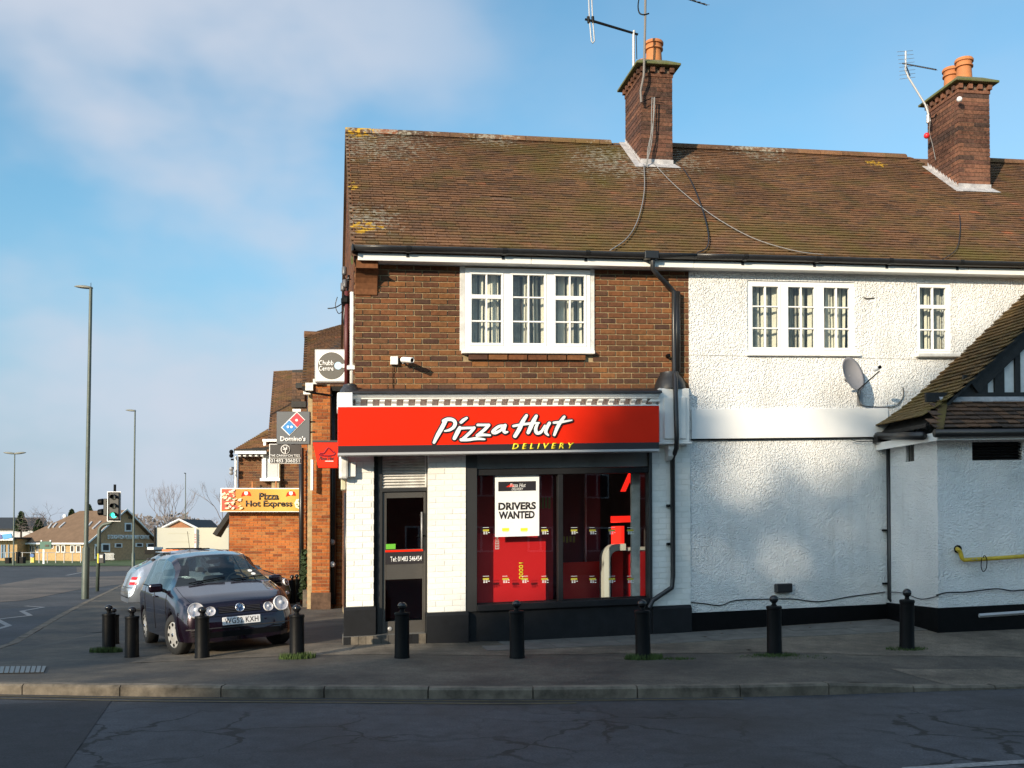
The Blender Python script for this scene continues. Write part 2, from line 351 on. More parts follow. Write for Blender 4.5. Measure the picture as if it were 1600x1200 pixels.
def glass(name, tint=(.85, .88, .88), refl=1., rough=.0, gain=1.15):
    m = bpy.data.materials.new(name); m.use_nodes = True; nt = m.node_tree; N = nt.nodes; L = nt.links; N.clear()
    o = N.new('ShaderNodeOutputMaterial'); t = N.new('ShaderNodeBsdfTransparent'); t.inputs[0].default_value = rgb(tint)
    g = N.new('ShaderNodeBsdfGlossy'); g.inputs['Roughness'].default_value = rough; g.inputs[0].default_value = (refl, refl, refl, 1)
    f = N.new('ShaderNodeFresnel'); f.inputs[0].default_value = 1.52
    mm = N.new('ShaderNodeMath'); mm.operation = 'MULTIPLY'; mm.inputs[1].default_value = gain; L.new(f.outputs[0], mm.inputs[0])
    x = N.new('ShaderNodeMixShader'); ge = N.new('ShaderNodeNewGeometry'); iv = N.new('ShaderNodeMath'); iv.operation = 'SUBTRACT'; iv.inputs[0].default_value = 1; L.new(ge.outputs['Backfacing'], iv.inputs[1]); m2 = N.new('ShaderNodeMath'); m2.operation = 'MULTIPLY'; L.new(mm.outputs[0], m2.inputs[0]); L.new(iv.outputs[0], m2.inputs[1]); L.new(m2.outputs[0], x.inputs[0]); L.new(t.outputs[0], x.inputs[1]); L.new(g.outputs[0], x.inputs[2]); L.new(x.outputs[0], o.inputs[0])
    return m
def asphalt(name, base, crack=0., light=None, scale=1., patch=None):
    m = bpy.data.materials.new(name); m.use_nodes = True; nt = m.node_tree; N = nt.nodes; L = nt.links; b = N['Principled BSDF']
    b.inputs['Specular IOR Level'].default_value = .35
    ge = N.new('ShaderNodeNewGeometry'); P = ge.outputs['Position']
    def nz(sc, det=6, ro=.6, vec=P):
        n = N.new('ShaderNodeTexNoise'); n.inputs['Scale'].default_value = sc; n.inputs['Detail'].default_value = det; n.inputs['Roughness'].default_value = ro; L.new(vec, n.inputs['Vector']); return n
    big = nz(.45*scale, 7); fine = nz(60, 3); grit = N.new('ShaderNodeTexVoronoi'); grit.inputs['Scale'].default_value = 90; L.new(P, grit.inputs['Vector'])
    r = N.new('ShaderNodeMapRange'); r.inputs['From Min'].default_value = .36; r.inputs['From Max'].default_value = .64; L.new(big.outputs[0], r.inputs[0])
    mx = N.new('ShaderNodeMix'); mx.data_type = 'RGBA'; L.new(r.outputs[0], mx.inputs[0]); mx.inputs[6].default_value = rgb([c*.60 for c in base]); mx.inputs[7].default_value = rgb(light or [c*1.55 for c in base])
    cur = mx.outputs[2]
    q = N.new('ShaderNodeMapRange'); q.inputs['From Min'].default_value = .25; q.inputs['From Max'].default_value = .75; q.inputs['To Min'].default_value = .5; q.inputs['To Max'].default_value = 1.5; L.new(fine.outputs[0], q.inputs[0])
    mid = nz(5.5, 5, .7); q_ = N.new('ShaderNodeMapRange'); q_.inputs['From Min'].default_value = .3; q_.inputs['From Max'].default_value = .7; q_.inputs['To Min'].default_value = .72; q_.inputs['To Max'].default_value = 1.28; L.new(mid.outputs[0], q_.inputs[0])
    qq = N.new('ShaderNodeMath'); qq.operation = 'MULTIPLY'; L.new(q.outputs[0], qq.inputs[0]); L.new(q_.outputs[0], qq.inputs[1]); q = qq
    s = N.new('ShaderNodeVectorMath'); s.operation = 'SCALE'; L.new(cur, s.inputs[0]); L.new(q.outputs[0], s.inputs['Scale']); cur = s.outputs[0]
    # pale chippings
    cp = N.new('ShaderNodeMapRange'); cp.inputs['From Min'].default_value = .09; cp.inputs['From Max'].default_value = .05; L.new(grit.outputs['Distance'], cp.inputs[0])
    sel = N.new('ShaderNodeMath'); sel.operation = 'GREATER_THAN'; sel.inputs[1].default_value = .93
    sx = N.new('ShaderNodeSeparateColor'); L.new(grit.outputs['Color'], sx.inputs[0]); L.new(sx.outputs[0], sel.inputs[0])
    k = N.new('ShaderNodeMath'); k.operation = 'MULTIPLY'; L.new(cp.outputs[0], k.inputs[0]); L.new(sel.outputs[0], k.inputs[1])
    mg = N.new('ShaderNodeMix'); mg.data_type = 'RGBA'; L.new(k.outputs[0], mg.inputs[0]); L.new(cur, mg.inputs[6]); mg.inputs[7].default_value = rgb([min(1, c*3.2) for c in base]); cur = mg.outputs[2]
    hgt = fine.outputs[0]
    if crack:
        wn = nz(1.1, 4); ws = N.new('ShaderNodeVectorMath'); ws.operation = 'SCALE'; ws.inputs['Scale'].default_value = .9; L.new(wn.outputs['Color'], ws.inputs[0])
        wa = N.new('ShaderNodeVectorMath'); wa.operation = 'ADD'; L.new(P, wa.inputs[0]); L.new(ws.outputs[0], wa.inputs[1])
        cv = N.new('ShaderNodeTexVoronoi'); cv.feature = 'DISTANCE_TO_EDGE'; cv.inputs['Scale'].default_value = 1.15; L.new(wa.outputs[0], cv.inputs['Vector'])
        wob = nz(3.5, 4)
        th = N.new('ShaderNodeMapRange'); th.inputs['From Min'].default_value = .35; th.inputs['From Max'].default_value = .7; th.inputs['To Min'].default_value = .006; th.inputs['To Max'].default_value = .05; L.new(wob.outputs[0], th.inputs[0])
        c1 = N.new('ShaderNodeMath'); c1.operation = 'DIVIDE'; L.new(cv.outputs['Distance'], c1.inputs[0]); L.new(th.outputs[0], c1.inputs[1])
        c2 = N.new('ShaderNodeMapRange'); c2.interpolation_type = 'SMOOTHSTEP'; c2.inputs['From Min'].default_value = 1.3; c2.inputs['From Max'].default_value = .5; L.new(c1.outputs[0], c2.inputs[0])
        zone = nz(.33, 2); zr = N.new('ShaderNodeMapRange'); zr.inputs['From Min'].default_value = .42; zr.inputs['From Max'].default_value = .52; L.new(zone.outputs[0], zr.inputs[0])
        sp = N.new('ShaderNodeSeparateXYZ'); L.new(P, sp.inputs[0])
        ny = N.new('ShaderNodeMapRange'); ny.inputs['From Min'].default_value = 9.3; ny.inputs['From Max'].default_value = 8.5; L.new(sp.outputs['Y'], ny.inputs[0])
        mxm = N.new('ShaderNodeMath'); mxm.operation = 'MAXIMUM'; L.new(zr.outputs[0], mxm.inputs[0]); mxm.inputs[1].default_value = .25
        z2 = N.new('ShaderNodeMath'); z2.operation = 'MULTIPLY'; L.new(mxm.outputs[0], z2.inputs[0]); L.new(ny.outputs[0], z2.inputs[1])
        z3 = N.new('ShaderNodeMath'); z3.operation = 'MULTIPLY'; L.new(z2.outputs[0], z3.inputs[0]); L.new(c2.outputs[0], z3.inputs[1])
        cc = N.new('ShaderNodeMix'); cc.data_type = 'RGBA'; L.new(z3.outputs[0], cc.inputs[0]); L.new(cur, cc.inputs[6]); cc.inputs[7].default_value = (.010, .010, .011, 1); cur = cc.outputs[2]
    L.new(cur, b.inputs['Base Color'])
    rr = N.new('ShaderNodeMapRange'); rr.inputs['To Min'].default_value = .62; rr.inputs['To Max'].default_value = .95; L.new(big.outputs[0], rr.inputs[0]); L.new(rr.outputs[0], b.inputs['Roughness'])
    bp = N.new('ShaderNodeBump'); bp.inputs['Strength'].default_value = .5; bp.inputs['Distance'].default_value = .006; L.new(hgt, bp.inputs['Height']); L.new(bp.outputs[0], b.inputs['Normal'])
    return m

def FRs(px, py):      # picture ray -> street side roof plane of the terrace, (s, k) k metres up the slope
    D = ray(px, py); p0 = B(0, EAVE_D, EAVE_W); n = NROOF
    t = (p0-EYEV).dot(n)/D.dot(n); p = EYEV + D*t; q = p-p0
    s = q.dot(U); return s, (p - B(s, EAVE_D, EAVE_W)).length
EAVE_D = .22; EAVE_W = fp(560, 396, EAVE_D)[1]
RIDGE_D = -3.9; RIDGE_W = fp(557, 207, RIDGE_D)[1]
SLOPE = V((0, RIDGE_D-EAVE_D, RIDGE_W-EAVE_W)); SLEN = SLOPE.length
SD, SW = SLOPE.y/SLEN, SLOPE.z/SLEN
UT = (B(1, 0, 0)-B(0, 0, 0)); UPV = NO*SD + V((0, 0, SW))
NROOF = UT.cross(UPV).normalized()
if NROOF.z < 0: NROOF = -NROOF
def RF(s, k, h=0.): return B(s, EAVE_D + SD*k, EAVE_W + SW*k) + NROOF*h

BR = [(0, (.075, .028, .017)), (.10, (.15, .05, .022)), (.35, (.21, .072, .026)), (.6, (.26, .095, .032)), (.8, (.19, .085, .035)), (.92, (.30, .13, .04)), (1, (.12, .05, .03))]
BR = [(0, (.050, .028, .022)), (.06, (.085, .040, .025)), (.3, (.115, .050, .025)), (.55, (.145, .062, .028)), (.75, (.110, .056, .030)), (.88, (.175, .080, .031)), (.95, (.085, .044, .027)), (1, (.06, .036, .028))]
BR = [(p, (c[0]*1.10, c[1]*1.0, c[2]*.90)) for p, c in BR]
mt = {}
mt['brick'] = piece_material('brown_brick', BR)
mt['mortar'] = M('mortar', (.34, .255, .145), .95, var=.35, vs=9, bump=.4)
mt['brick_or'] = piece_material('orange_brick', [(0, (.16, .045, .016)), (.3, (.27, .075, .02)), (.7, (.36, .11, .026)), (1, (.30, .12, .04))])
mt['brick_ch'] = piece_material('chimney_brick', [(0, (.05, .030, .024)), (.35, (.10, .045, .030)), (.75, (.145, .066, .040)), (1, (.075, .040, .029))], mott=.7)
mt['mortar_ch'] = M('dark_mortar', (.15, .11, .08), .95, var=.4, vs=12)
mt['pbrick'] = piece_material('painted_brick', [(0, (.72, .71, .67)), (1, (.79, .78, .745))], .45, mott=.05, bump=.15)
mt['pmortar'] = M('painted_joint', (.72, .71, .67), .6, var=.12)
mt['white'] = M('white_paint', (.80, .79, .76), .4, var=.06, vs=4)
mt['whited'] = M('weathered_white_paint', (.66, .65, .62), .6, var=.3, vs=7, bump=.2, bs=30)
mt['upvc'] = M('white_window_frame', (.82, .82, .81), .3)
mt['char'] = M('charcoal_paint', (.012, .0125, .0145), .55, var=.3, spec=.2, vs=6, bump=.15, bs=60)
mt['chard'] = M('dark_grey_frame', (.026, .025, .025), .42, var=.15, vs=5)
mt['doorgrey'] = M('door_grey', (.060, .055, .050), .42, var=.15, vs=5)
mt['black'] = M('black_paint', (.0035, .0035, .004), .5, spec=.12, var=.3, vs=9, bump=.12, bs=70)
mt['plastic'] = M('black_plastic', (.014, .014, .015), .35)
mt['rubber'] = M('tyre_rubber', (.013, .013, .013), .8)
mt['gutter'] = M('gutter_grey', (.022, .022, .024), .35, var=.3, vs=8)
mt['red'] = M('sign_red', (.72, .020, .003), .4, spec=.15, var=.04, vs=1.5)
mt['reds'] = M('deep_red', (.55, .012, .012), .4)
mt['redw'] = M('red_wall_panel', (.50, .012, .018), .5)
mt['redglow'] = M('red_panel_glow', (.8, .02, .01), .5, emit=((1, .02, .01), .8))  # glow added to red panels for the sun let in by the window
mt['signblack'] = M('sign_black', (.020, .016, .018), .4)
mt['yellow'] = M('sign_yellow', (.86, .70, .03), .4)
mt['yellowd'] = M('dim_yellow_print', (.42, .36, .03), .5)
mt['steel'] = M('bare_metal', (.34, .34, .35), .45, metal=.3, var=.2, vs=20)
mt['alu'] = M('dull_aluminium', (.40, .40, .41), .5, metal=.15); mt['cablegrey'] = M('grey_cable', (.20, .20, .20), .7); mt['mast'] = M('weathered_mast', (.16, .145, .135), .7)
mt['lead'] = M('lead_sheet', (.26, .25, .26), .6, var=.35, vs=9, col2=(.50, .48, .48), bump=.2)
mt['leadd'] = M('dark_lead', (.035, .034, .036), .45, col2=(.012, .012, .013), vs=6, bump=.3, bs=15)
mt['pot'] = M('terracotta', (.50, .19, .06), .8, col2=(.36, .13, .05), vs=5, bump=.2)
mt['moss'] = M('mossy_cement', (.13, .12, .07), .95, col2=(.08, .10, .02), vs=9, bump=.6, bs=25)
mt['dash'] = pebbledash('white_pebbledash', (.80, .80, .79))
mt['board'] = M('white_board', (.78, .78, .775), .35, var=.05, vs=2)
mt['glass'] = glass('window_glass', (.88, .90, .90))
mt['shopglass'] = glass('shop_glass', (.90, .92, .92))
mt['carglass'] = glass('car_glass', (.50, .60, .60))
mt['blind'] = M('cream_blind', (.80, .75, .62), .8)
mt['blindg'] = M('grey_net_curtain', (.50, .47, .40), .8, var=.3, vs=14)
mt['winroom'] = M('dim_room', (.34, .30, .25), .9)
mt['room'] = M('dark_room', (.05, .045, .045), .9)
mt['roomred'] = M('dark_red_wall', (.38, .012, .020), .6)
mt['asph'] = asphalt('road_asphalt', (.036, .0375, .043), crack=1.)
mt['pave'] = asphalt('pavement_asphalt', (.052, .049, .045), light=(.096, .083, .066), scale=2)
mt['patch'] = asphalt('road_patch', (.017, .0165, .019))
mt['kerb'] = M('kerb_stone', (.135, .113, .086), .9, var=.65, vs=5, bump=.5, bs=35)
mt['slab'] = M('paving_slab', (.11, .105, .095), .85, var=.35, vs=4, bump=.4, bs=50)
mt['linew'] = M('worn_white_paint', (.24, .24, .24), .7, var=.5, vs=30)
mt['liney'] = M('worn_yellow_paint', (.11, .085, .03), .8, col2=(.05, .045, .03), vs=14)
mt['grass'] = M('grass', (.05, .085, .018), .9, var=.5, vs=6)
mt['ground'] = M('far_ground', (.09, .09, .05), .95, var=.4, vs=.05)
mt['lampgreen'] = M('green_painted_steel', (.07, .09, .075), .5, var=.2, vs=4)
mt['lamphead'] = M('lamp_housing', (.19, .19, .16), .5)
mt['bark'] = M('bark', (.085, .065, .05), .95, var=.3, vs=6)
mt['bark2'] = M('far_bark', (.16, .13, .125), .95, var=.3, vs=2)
mt['leaf'] = M('evergreen_leaf', (.028, .05, .014), .8, var=.4, vs=2)
mt['timber'] = M('black_timber', (.018, .017, .016), .7, var=.3, vs=9, bump=.3)
mt['gas'] = M('yellow_pipe_paint', (.58, .40, .03), .45, var=.25, vs=9)
# ------------------------------------------------------------------ ground, road, pavement, kerbs
def sheet(name, xs, ys, zf, mat, inside=None, dz=0.):
    mb = MB(); idx = {}
    for j, y in enumerate(ys):
        for i, x in enumerate(xs):
            idx[i, j] = len(mb.v); mb.v.append(V((x, y, zf(x, y)+dz)))
    for j in range(len(ys)-1):
        for i in range(len(xs)-1):
            if inside is None or inside((xs[i]+xs[i+1])/2, (ys[j]+ys[j+1])/2): mb.f.append((idx[i, j], idx[i+1, j], idx[i+1, j+1], idx[i, j+1]))
    o = part(name, mb, mat, None); o['kind'] = 'structure'; return o
def frange(a, b, st):
    n = max(1, round((b-a)/st)); return [a+(b-a)*i/n for i in range(n+1)]
g = MB(); g.lathe([(0.01, -1.75), (60, -1.75), (400, -1.75), (5000, -1.75)], n=48); g.f = g.f[:-2]
o = part('ground', g, mt['ground']); o['kind'] = 'structure'
sheet('road', frange(-75, 40, 1.), frange(-14, 126, 1.), lambda x, y: rz(y), mt['asph'])
g = MB()
rows = []
xs = frange(-7.4, 14, .2)
for x in xs:
    col = [(x, kY(x)+.10)] + [(x, kY(x)+.10+(10.95-kY(x)-.10)*t) for t in (.5,)] if kY(x)+.1 < 10.9 else []
    rows.append(col)
# front strip: from the kerb back to Y=17, then the side street pavement
idx = {}
for i, x in enumerate(xs):
    k = kY(x)+.10
    if x < -7.0: k = max(k, 10.45)
    for j, y in enumerate([k+(17-k)*t for t in frange(0, 1, .04)]):
        lx = lX(max(y, 10.9)); xx = x if x > lx else lx
        idx[i, j] = len(g.v); g.v.append(V((xx, y, pz(xx, y))))
for i in range(len(xs)-1):
    for j in range(25): g.f.append((idx[i, j], idx[i+1, j], idx[i+1, j+1], idx[i, j+1]))
ys = frange(17, 76, .8); n0 = len(g.v)
for y in ys:
    for t in frange(0, 1, .1):
        x = lX(y)+(2-lX(y))*t; g.v.append(V((x, y, pz(x, y))))
for j in range(len(ys)-1):
    for i in range(10): g.f.append((n0+j*11+i, n0+j*11+i+1, n0+(j+1)*11+i+1, n0+(j+1)*11+i))
# left flank between Y 10.9 and 17 (the pavement bulges round the corner)
ys = frange(10.45, 17, .3); n0 = len(g.v)
for y in ys:
    a = lX(max(y, 10.9))
    for t in frange(0, 1, .1):
        x = a + (-7.4-a)*t if a < -7.4 else -7.4; g.v.append(V((x, y, pz(-7.4, y))))
for j in range(len(ys)-1):
    for i in range(10): g.f.append((n0+j*11+i, n0+j*11+i+1, n0+(j+1)*11+i+1, n0+(j+1)*11+i))
pave = part('pavement', g, mt['pave']); pave['kind'] = 'structure'
# kerb stones
KL = [V((x, kY(x), 0)) for x in frange(-6.7, 13.8, .1)]
KS = [V((lX(y), y, 0)) for y in frange(11.2, 60, .2)]
arc = [V((-6.7, 10.0, 0)), V((-7.15, 10.3, 0)), V((-7.42, 10.7, 0)), V((-7.5, 11.2, 0))]
path = KS[::-1] + arc[::-1] + KL
acc = 0; st = [path[0]]; stones = []
for a, b in zip(path, path[1:]):
    acc += (b-a).length; st.append(b)
    if acc >= .91: stones.append((st[0], st[-1])); st = [b]; acc = 0
for a, b in stones:
    d = (b-a).normalized(); q = V((-d.y, d.x, 0)); L_ = (b-a).length
    if q.dot(V((0, 1, 0))) < 0 and abs(d.x) > .5: q = -q
    q = V((-d.y, d.x, 0))
    def ktop(p): return pz(p.x + q.x*.1, max(p.y, 9.5)+.1) + .006
    a2 = a + d*.006; b2 = b - d*.006; j = rnd.uniform(-.004, .004)
    za, zb = ktop(a2)+j, ktop(b2)+j
    mb = MB()
    f0, f1 = a2+V((0, 0, -.1+rz(a.y))), b2+V((0, 0, -.1+rz(b.y)))
    vs = [f0, f1, f1+q*.15, f0+q*.15, V((a2.x, a2.y, za-.02)), V((b2.x, b2.y, zb-.02)), b2+q*.15+V((0, 0, zb)), a2+q*.15+V((0, 0, za)), a2+q*.025+V((0, 0, za)), b2+q*.025+V((0, 0, zb))]
    mb.v = vs; mb.f = [(0, 1, 2, 3), (0, 1, 5, 4), (4, 5, 9, 8), (8, 9, 6, 7), (2, 3, 7, 6), (0, 4, 8, 7, 3), (1, 5, 9, 6, 2)]
    part('kerb_stone', mb, mt['kerb'], pave)
# flagstones along the foot of the white house and shop
for r in range(2):
    s = 1.9 - .3*r
    while s < 9.6:
        L_ = rnd.choice((.6, .75, .9)); d0 = .14+r*.47; mb = MB()
        if s > fs(1385)-.5 and r == 0: pass
        c = [(s+.006, d0), (s+L_-.006, d0), (s+L_-.006, d0+.46), (s+.006, d0+.46)]
        top = []
        for ss, dd in c:
            p = B(ss, dd, 0); top.append(V((p.x, p.y, pz(p.x, p.y)+.008+rnd.uniform(0, .003))))
        mb.v = top + [p-V((0, 0, .05)) for p in top]; mb.f = [(0, 1, 2, 3), (4, 5, 6, 7)] + [(i, (i+1) % 4, 4+(i+1) % 4, 4+i) for i in range(4)]
        part('paving_slab', mb, mt['slab'], pave); s += L_
def mark(name, pts, mat, zf, dz=.005, label=None):
    mb = MB()
    for poly in pts:
        n = len(mb.v); mb.v += [V((x, y, zf(x, y)+dz)) for x, y in poly]; mb.f.append(tuple(range(n, n+len(poly))))
    o = part(name, mb, mat); o['kind'] = 'structure'; return o
zr = lambda x, y: rz(y)
def ribbon(pts, w):
    out = []
    for a, b in zip(pts, pts[1:]):
        a, b = V((a[0], a[1], 0)), V((b[0], b[1], 0)); d = (b-a).normalized(); q = V((-d.y, d.x, 0))*w/2
        out.append([(a-q)[:2], (b-q)[:2], (b+q)[:2], (a+q)[:2]])
    return out
for off in (.12, .27):
    pts = [(x, kY(x)-off) for x in frange(-6.4, 2.2 if off < .2 else .6, .4)]
    mark('yellow_line', ribbon(pts, .055), mt['liney'], zr)
def gp(px, py): p = G(px, py, lambda x, y: rz(y)); return (p.x, p.y)
zz = [gp(-40, 975), gp(12, 980), gp(5, 972), gp(48, 958), gp(33, 953), gp(68, 947), gp(42, 946)]
zz = [gp(-30, 990), gp(14, 978), gp(-6, 968), gp(47, 962), gp(34, 955), gp(68, 949), gp(40, 947)]
mark('zigzag_line', ribbon(zz, .12), mt['linew'], zr)
mark('lane_line', ribbon([gp(104, 899), gp(142, 892)], .2), mt['linew'], zr)
mark('lane_line', ribbon([gp(1415, 1203), gp(1620, 1190)], .10), mt['linew'], zr)
mark('road_patch', [[gp(-260, 1112), gp(175, 1094), gp(60, 1260), gp(-300, 1300)]], mt['patch'], zr, .004)
def region(name, pts_px, mat, dz):
    pts = [G(x, y) for x, y in pts_px]; return pts
fc = MB(); XS_ = frange(-4.6, 13.5, .3); idc = {}
fore = asphalt('forecourt_concrete', (.105, .090, .070), light=(.155, .13, .10), scale=3)
for i, x in enumerate(XS_):
    yb_ = 13.1+.19*(x+2.09)+.05 if x > -2.3 else 13.3; yf = 11.93-.05*max(0, x-1)
    for j in range(9):
        y = yf+(yb_-yf)*j/8+(.02*math.sin(x*7) if j == 0 else 0); idc[i, j] = len(fc.v); fc.v.append(V((x, y, pz(x, y)+.004)))
for i in range(len(XS_)-1):
    for j in range(8): fc.f.append((idc[i, j], idc[i+1, j], idc[i+1, j+1], idc[i, j+1]))
o = part('forecourt', fc, fore); o['kind'] = 'structure'
cp_ = MB(); q4 = [(4.15, 10.95), (9.5, 11.6), (9.5, 11.35), (4.4, 10.12)]
n_g = 20; 
for i in range(n_g+1):
    f = i/n_g; x0_ = 4.15+f*5.35; x1_ = 4.45+f*5.05
    for j in range(5):
        g_ = j/4; x = x0_*(1-g_)+x1_*g_; y = (10.93+.15*f)*(1-g_)+(kY(x)+.12)*g_; cp_.v.append(V((x, y, pz(x, y)+.005)))
for i in range(n_g):
    for j in range(4): k = i*5+j; cp_.f.append((k, k+5, k+6, k+1))
o = part('crossover_patch', cp_, fore); o['kind'] = 'structure'
# gully cover
mb = MB(); p = [G(-30, 1043), G(72, 1042), G(68, 1052), G(-34, 1054)]
mb.v = [q+V((0, 0, .012)) for q in p]+[q-V((0, 0, .03)) for q in p]; mb.f = [(0, 1, 2, 3), (4, 5, 6, 7)]+[(i, (i+1) % 4, 4+(i+1) % 4, 4+i) for i in range(4)]
gc = part('drain_cover', mb, mt['plastic']); tag(gc, 'flat ribbed metal cover let into the pavement beside the kerb at far left', 'drain cover')
bars = MB()
for k in range(12):
    a = p[0].lerp(p[1], (k+.6)/12.4); b = p[3].lerp(p[2], (k+.2)/12.4)
    bars.tube([a+V((0, 0, .016)), b+V((.03, 0, .016))], .006, 5)
part('rib', bars, mt['pave'], gc)
# litter along the kerb foot
for px, py in ((110, 1082), (133, 1081), (166, 1083), (205, 1085), (225, 1086), (62, 1079), (640, 1091), (893, 1090), (915, 1091)):
    q = G(px, py, lambda x, y: rz(y)); mb = MB(); a = rnd.uniform(0, 3); c, s_ = math.cos(a)*.022, math.sin(a)*.014
    mb.v = [q+V((c, s_, .005)), q+V((-s_, c*.6, .012)), q+V((-c, -s_, .006)), q+V((s_, -c*.6, .006)), q+V((0, 0, .018))]; mb.f = [(0, 1, 4), (1, 2, 4), (2, 3, 4), (3, 0, 4), (0, 1, 2, 3)]
    tag(part('litter', mb, mt['board']), 'tiny crumpled scrap of pale litter in the gutter by the kerb', 'litter', 'scraps of litter along the kerb')

# ------------------------------------------------------------------ the terrace
S_END = fs(1076, 0, 520); S_R = 13.2; W_BASE = -.25
W_EAVE = fw(411.5, 800, EAVE_D-.03)
def fbox(name, s0, s1, d0, d1, w0, w1, mat, parent, bev=0., **k):
    mb = MB(B); mb.box(s0, s1, d0, d1, w0, w1); return part(name, mb, mat, parent, bev=bev, **k)
def holed(mb, s0, s1, w0, w1, d0, d1, holes):
    """a wall slab with rectangular openings, cut into butted boxes"""
    hs = [h for h in holes if h[1] > s0 and h[0] < s1]
    cuts = sorted({s0, s1, *[h[0] for h in hs], *[h[1] for h in hs]})
    for a, b in zip(cuts, cuts[1:]):
        m = (a+b)/2; col = sorted([(h[2], h[3]) for h in hs if h[0] < m < h[1]]); z = w0
        for c, d in col:
            if c > z: mb.box(a, b, d0, d1, z, c)
            z = d
        if z < w1: mb.box(a, b, d0, d1, z, w1)
def rect(x0, y0, x1, y1, d=0.):
    a = fp(x0, y0, d); b = fp(x1, y1, d); c = fp(x0, y1, d); e = fp(x1, y0, d)
    return ((a[0]+c[0])/2, (b[0]+e[0])/2, (b[1]+c[1])/2, (a[1]+e[1])/2)   # s0 s1 w0 w1
BM = {}
def brick_mesh(L_, key, mat, h=.066, dp=.03, tilt=True):
    k = (key, round(L_, 2), h)
    if k not in BM:
        mb = MB(); l2, h2 = round(L_, 2)/2, h/2
        c = .003
        F = lambda x, y, z: V((x*math.cos(TH)-y*-math.sin(TH)*-1 if 0 else 0, 0, 0))
        pts = [(-l2, 0, -h2), (l2, 0, -h2), (l2, 0, h2), (-l2, 0, h2), (-l2+c, dp, -h2+c), (l2-c, dp, -h2+c), (l2-c, dp, h2-c), (-l2+c, dp, h2-c)]
        mb.v = [U*x + NO*y + V((0, 0, z + T*x)) for x, y, z in pts]
        mb.f = [(0, 1, 5, 4), (1, 2, 6, 5), (2, 3, 7, 6), (3, 0, 4, 7), (4, 5, 6, 7), (0, 3, 2, 1)]
        BM[k] = mb.mesh('brick', mat)
    return BM[k]
def brickwork(parent, s0, s1, w0, w1, d, holes=(), key='b', mat=None, limit=300, size=.215, joint=.010, course=.0765, proud=.004, kind='brick', bond='stretcher'):
    rest = MB(); n = 0; r = 0; w = w0
    order = []
    while w + course*.6 < w1:
        off = 0 if r % 2 == 0 else -(size+joint)/2
        s = s0 + off
        while s < s1:
            a, b = max(s, s0), min(s+size, s1); hh = min(course-joint, w1-w)
            wm = w+hh/2
            segs = [(a, b)]
            for h in holes:
                if h[2]-.02 < wm < h[3]+.02:
                    segs = [x for p, q in segs for x in ((p, min(q, h[0])), (max(p, h[1]), q)) if x[1]-x[0] > .03]
            for p, q in segs:
                if q-p > .03: order.append((w, p, q, hh))
            s += size+joint
        w += course; r += 1
    for w, p, q, hh in order:
        L_ = round(q-p, 2); m = brick_mesh(L_, key, mat, hh if hh < course-joint-.005 else course-joint); c = (p+q)/2
        dd = d - .03 + proud + rnd.uniform(-.002, .002)
        if n < limit:
            o = bpy.data.objects.new(kind, m); COL.objects.link(o); o.parent = parent; o.location = B(c, dd, w+hh/2)
            if parent.type == 'EMPTY': o.location -= parent.location
            n += 1
        else:
            k = len(rest.v); pos = B(c, dd, w+hh/2); rest.v += [v.co+pos for v in m.vertices]; rest.f += [tuple(i+k for i in f.vertices) for f in m.polygons]
    if rest.v: part('brickwork', rest, mat, parent, kind='stuff')

shop = thing('shop_building', 'brown brick corner building with a red fronted pizza shop on the ground floor', 'building', B(0, 0, .1))
house = thing('white_house', 'white pebbledash house adjoining the brick corner shop', 'building', B(S_END, 0, .1))

# openings
WL = rect(724, 421, 924, 549); WR = rect(1167, 440, 1335, 553); WN = rect(1431, 443, 1484, 553)
PIL1 = (fs(541, .06, 850), fs(584, .06, 850)); PIL2 = (fs(669, .12, 850), fs(728, .12, 850)); PIL3 = (fs(1018, .05, 850), S_END)
W_COR = fw(606, 800, .1)
DOOR = (fs(590, -.05, 850), fs(668, -.05, 850), fw(993, 630, -.05), fw(709, 630, -.05))
WIN = (fs(738, 0, 850), fs(1016, 0, 850), fw(938, 870), fw(709, 870))
W_SIGNB = fw(703, 800, .2)

# upper wall
mb = MB(B); holed(mb, 0, S_END, W_COR-.05, W_EAVE, -.22, -.010, [WL]); uw = part('brick_wall', mb, mt['mortar'], shop)
fw0 = W_COR
brickwork(uw, 0, S_END, W_COR, W_EAVE-.01, 0, [(WL[0]-.01, WL[1]+.01, WL[2]-.09, WL[3]+.3)], 'b', mt['brick'], 300)
# lower wall core
mb = MB(B); holed(mb, 0.02, S_END, W_BASE, W_COR-.05, -.22, -.02, [DOOR[:2]+(DOOR[2]-.0, DOOR[3]+.2), (WIN[0], WIN[1], WIN[2], WIN[3]+.2)])
part('shopfront_wall', mb, mt['char'], shop)
# side and back walls, gable
W_TOPG = RIDGE_W - .12
def gable(s, th, mat, parent, name='gable_wall'):
    d1, d0 = -.23, 2*RIDGE_D+.0
    pts = [(s, d1, W_BASE), (s, d0, W_BASE), (s, d0, W_EAVE-.05), (s, RIDGE_D, W_TOPG), (s, d1, W_EAVE+.45)]
    mb = MB(B); mb.prism(pts, (th, 0, 0)); return part(name, mb, mat, parent)
gw = gable(0.0, .2, mt['mortar'], shop)
fbox('back_wall', .2, S_END, 2*RIDGE_D+.01, 2*RIDGE_D+.2, W_BASE, W_EAVE, mt['mortar'], shop)
fbox('party_wall', S_END-.12, S_END-.002, 2*RIDGE_D+.3, -.24, W_BASE, W_EAVE, mt['room'], shop)
fbox('upper_floor', .21, S_END-.13, 2*RIDGE_D+.3, -.24, fw(640), fw(622), mt['room'], shop)
fbox('loft_floor', .21, S_END-.13, 2*RIDGE_D+.3, -.24, W_EAVE-.02, W_EAVE+.05, mt['room'], shop)
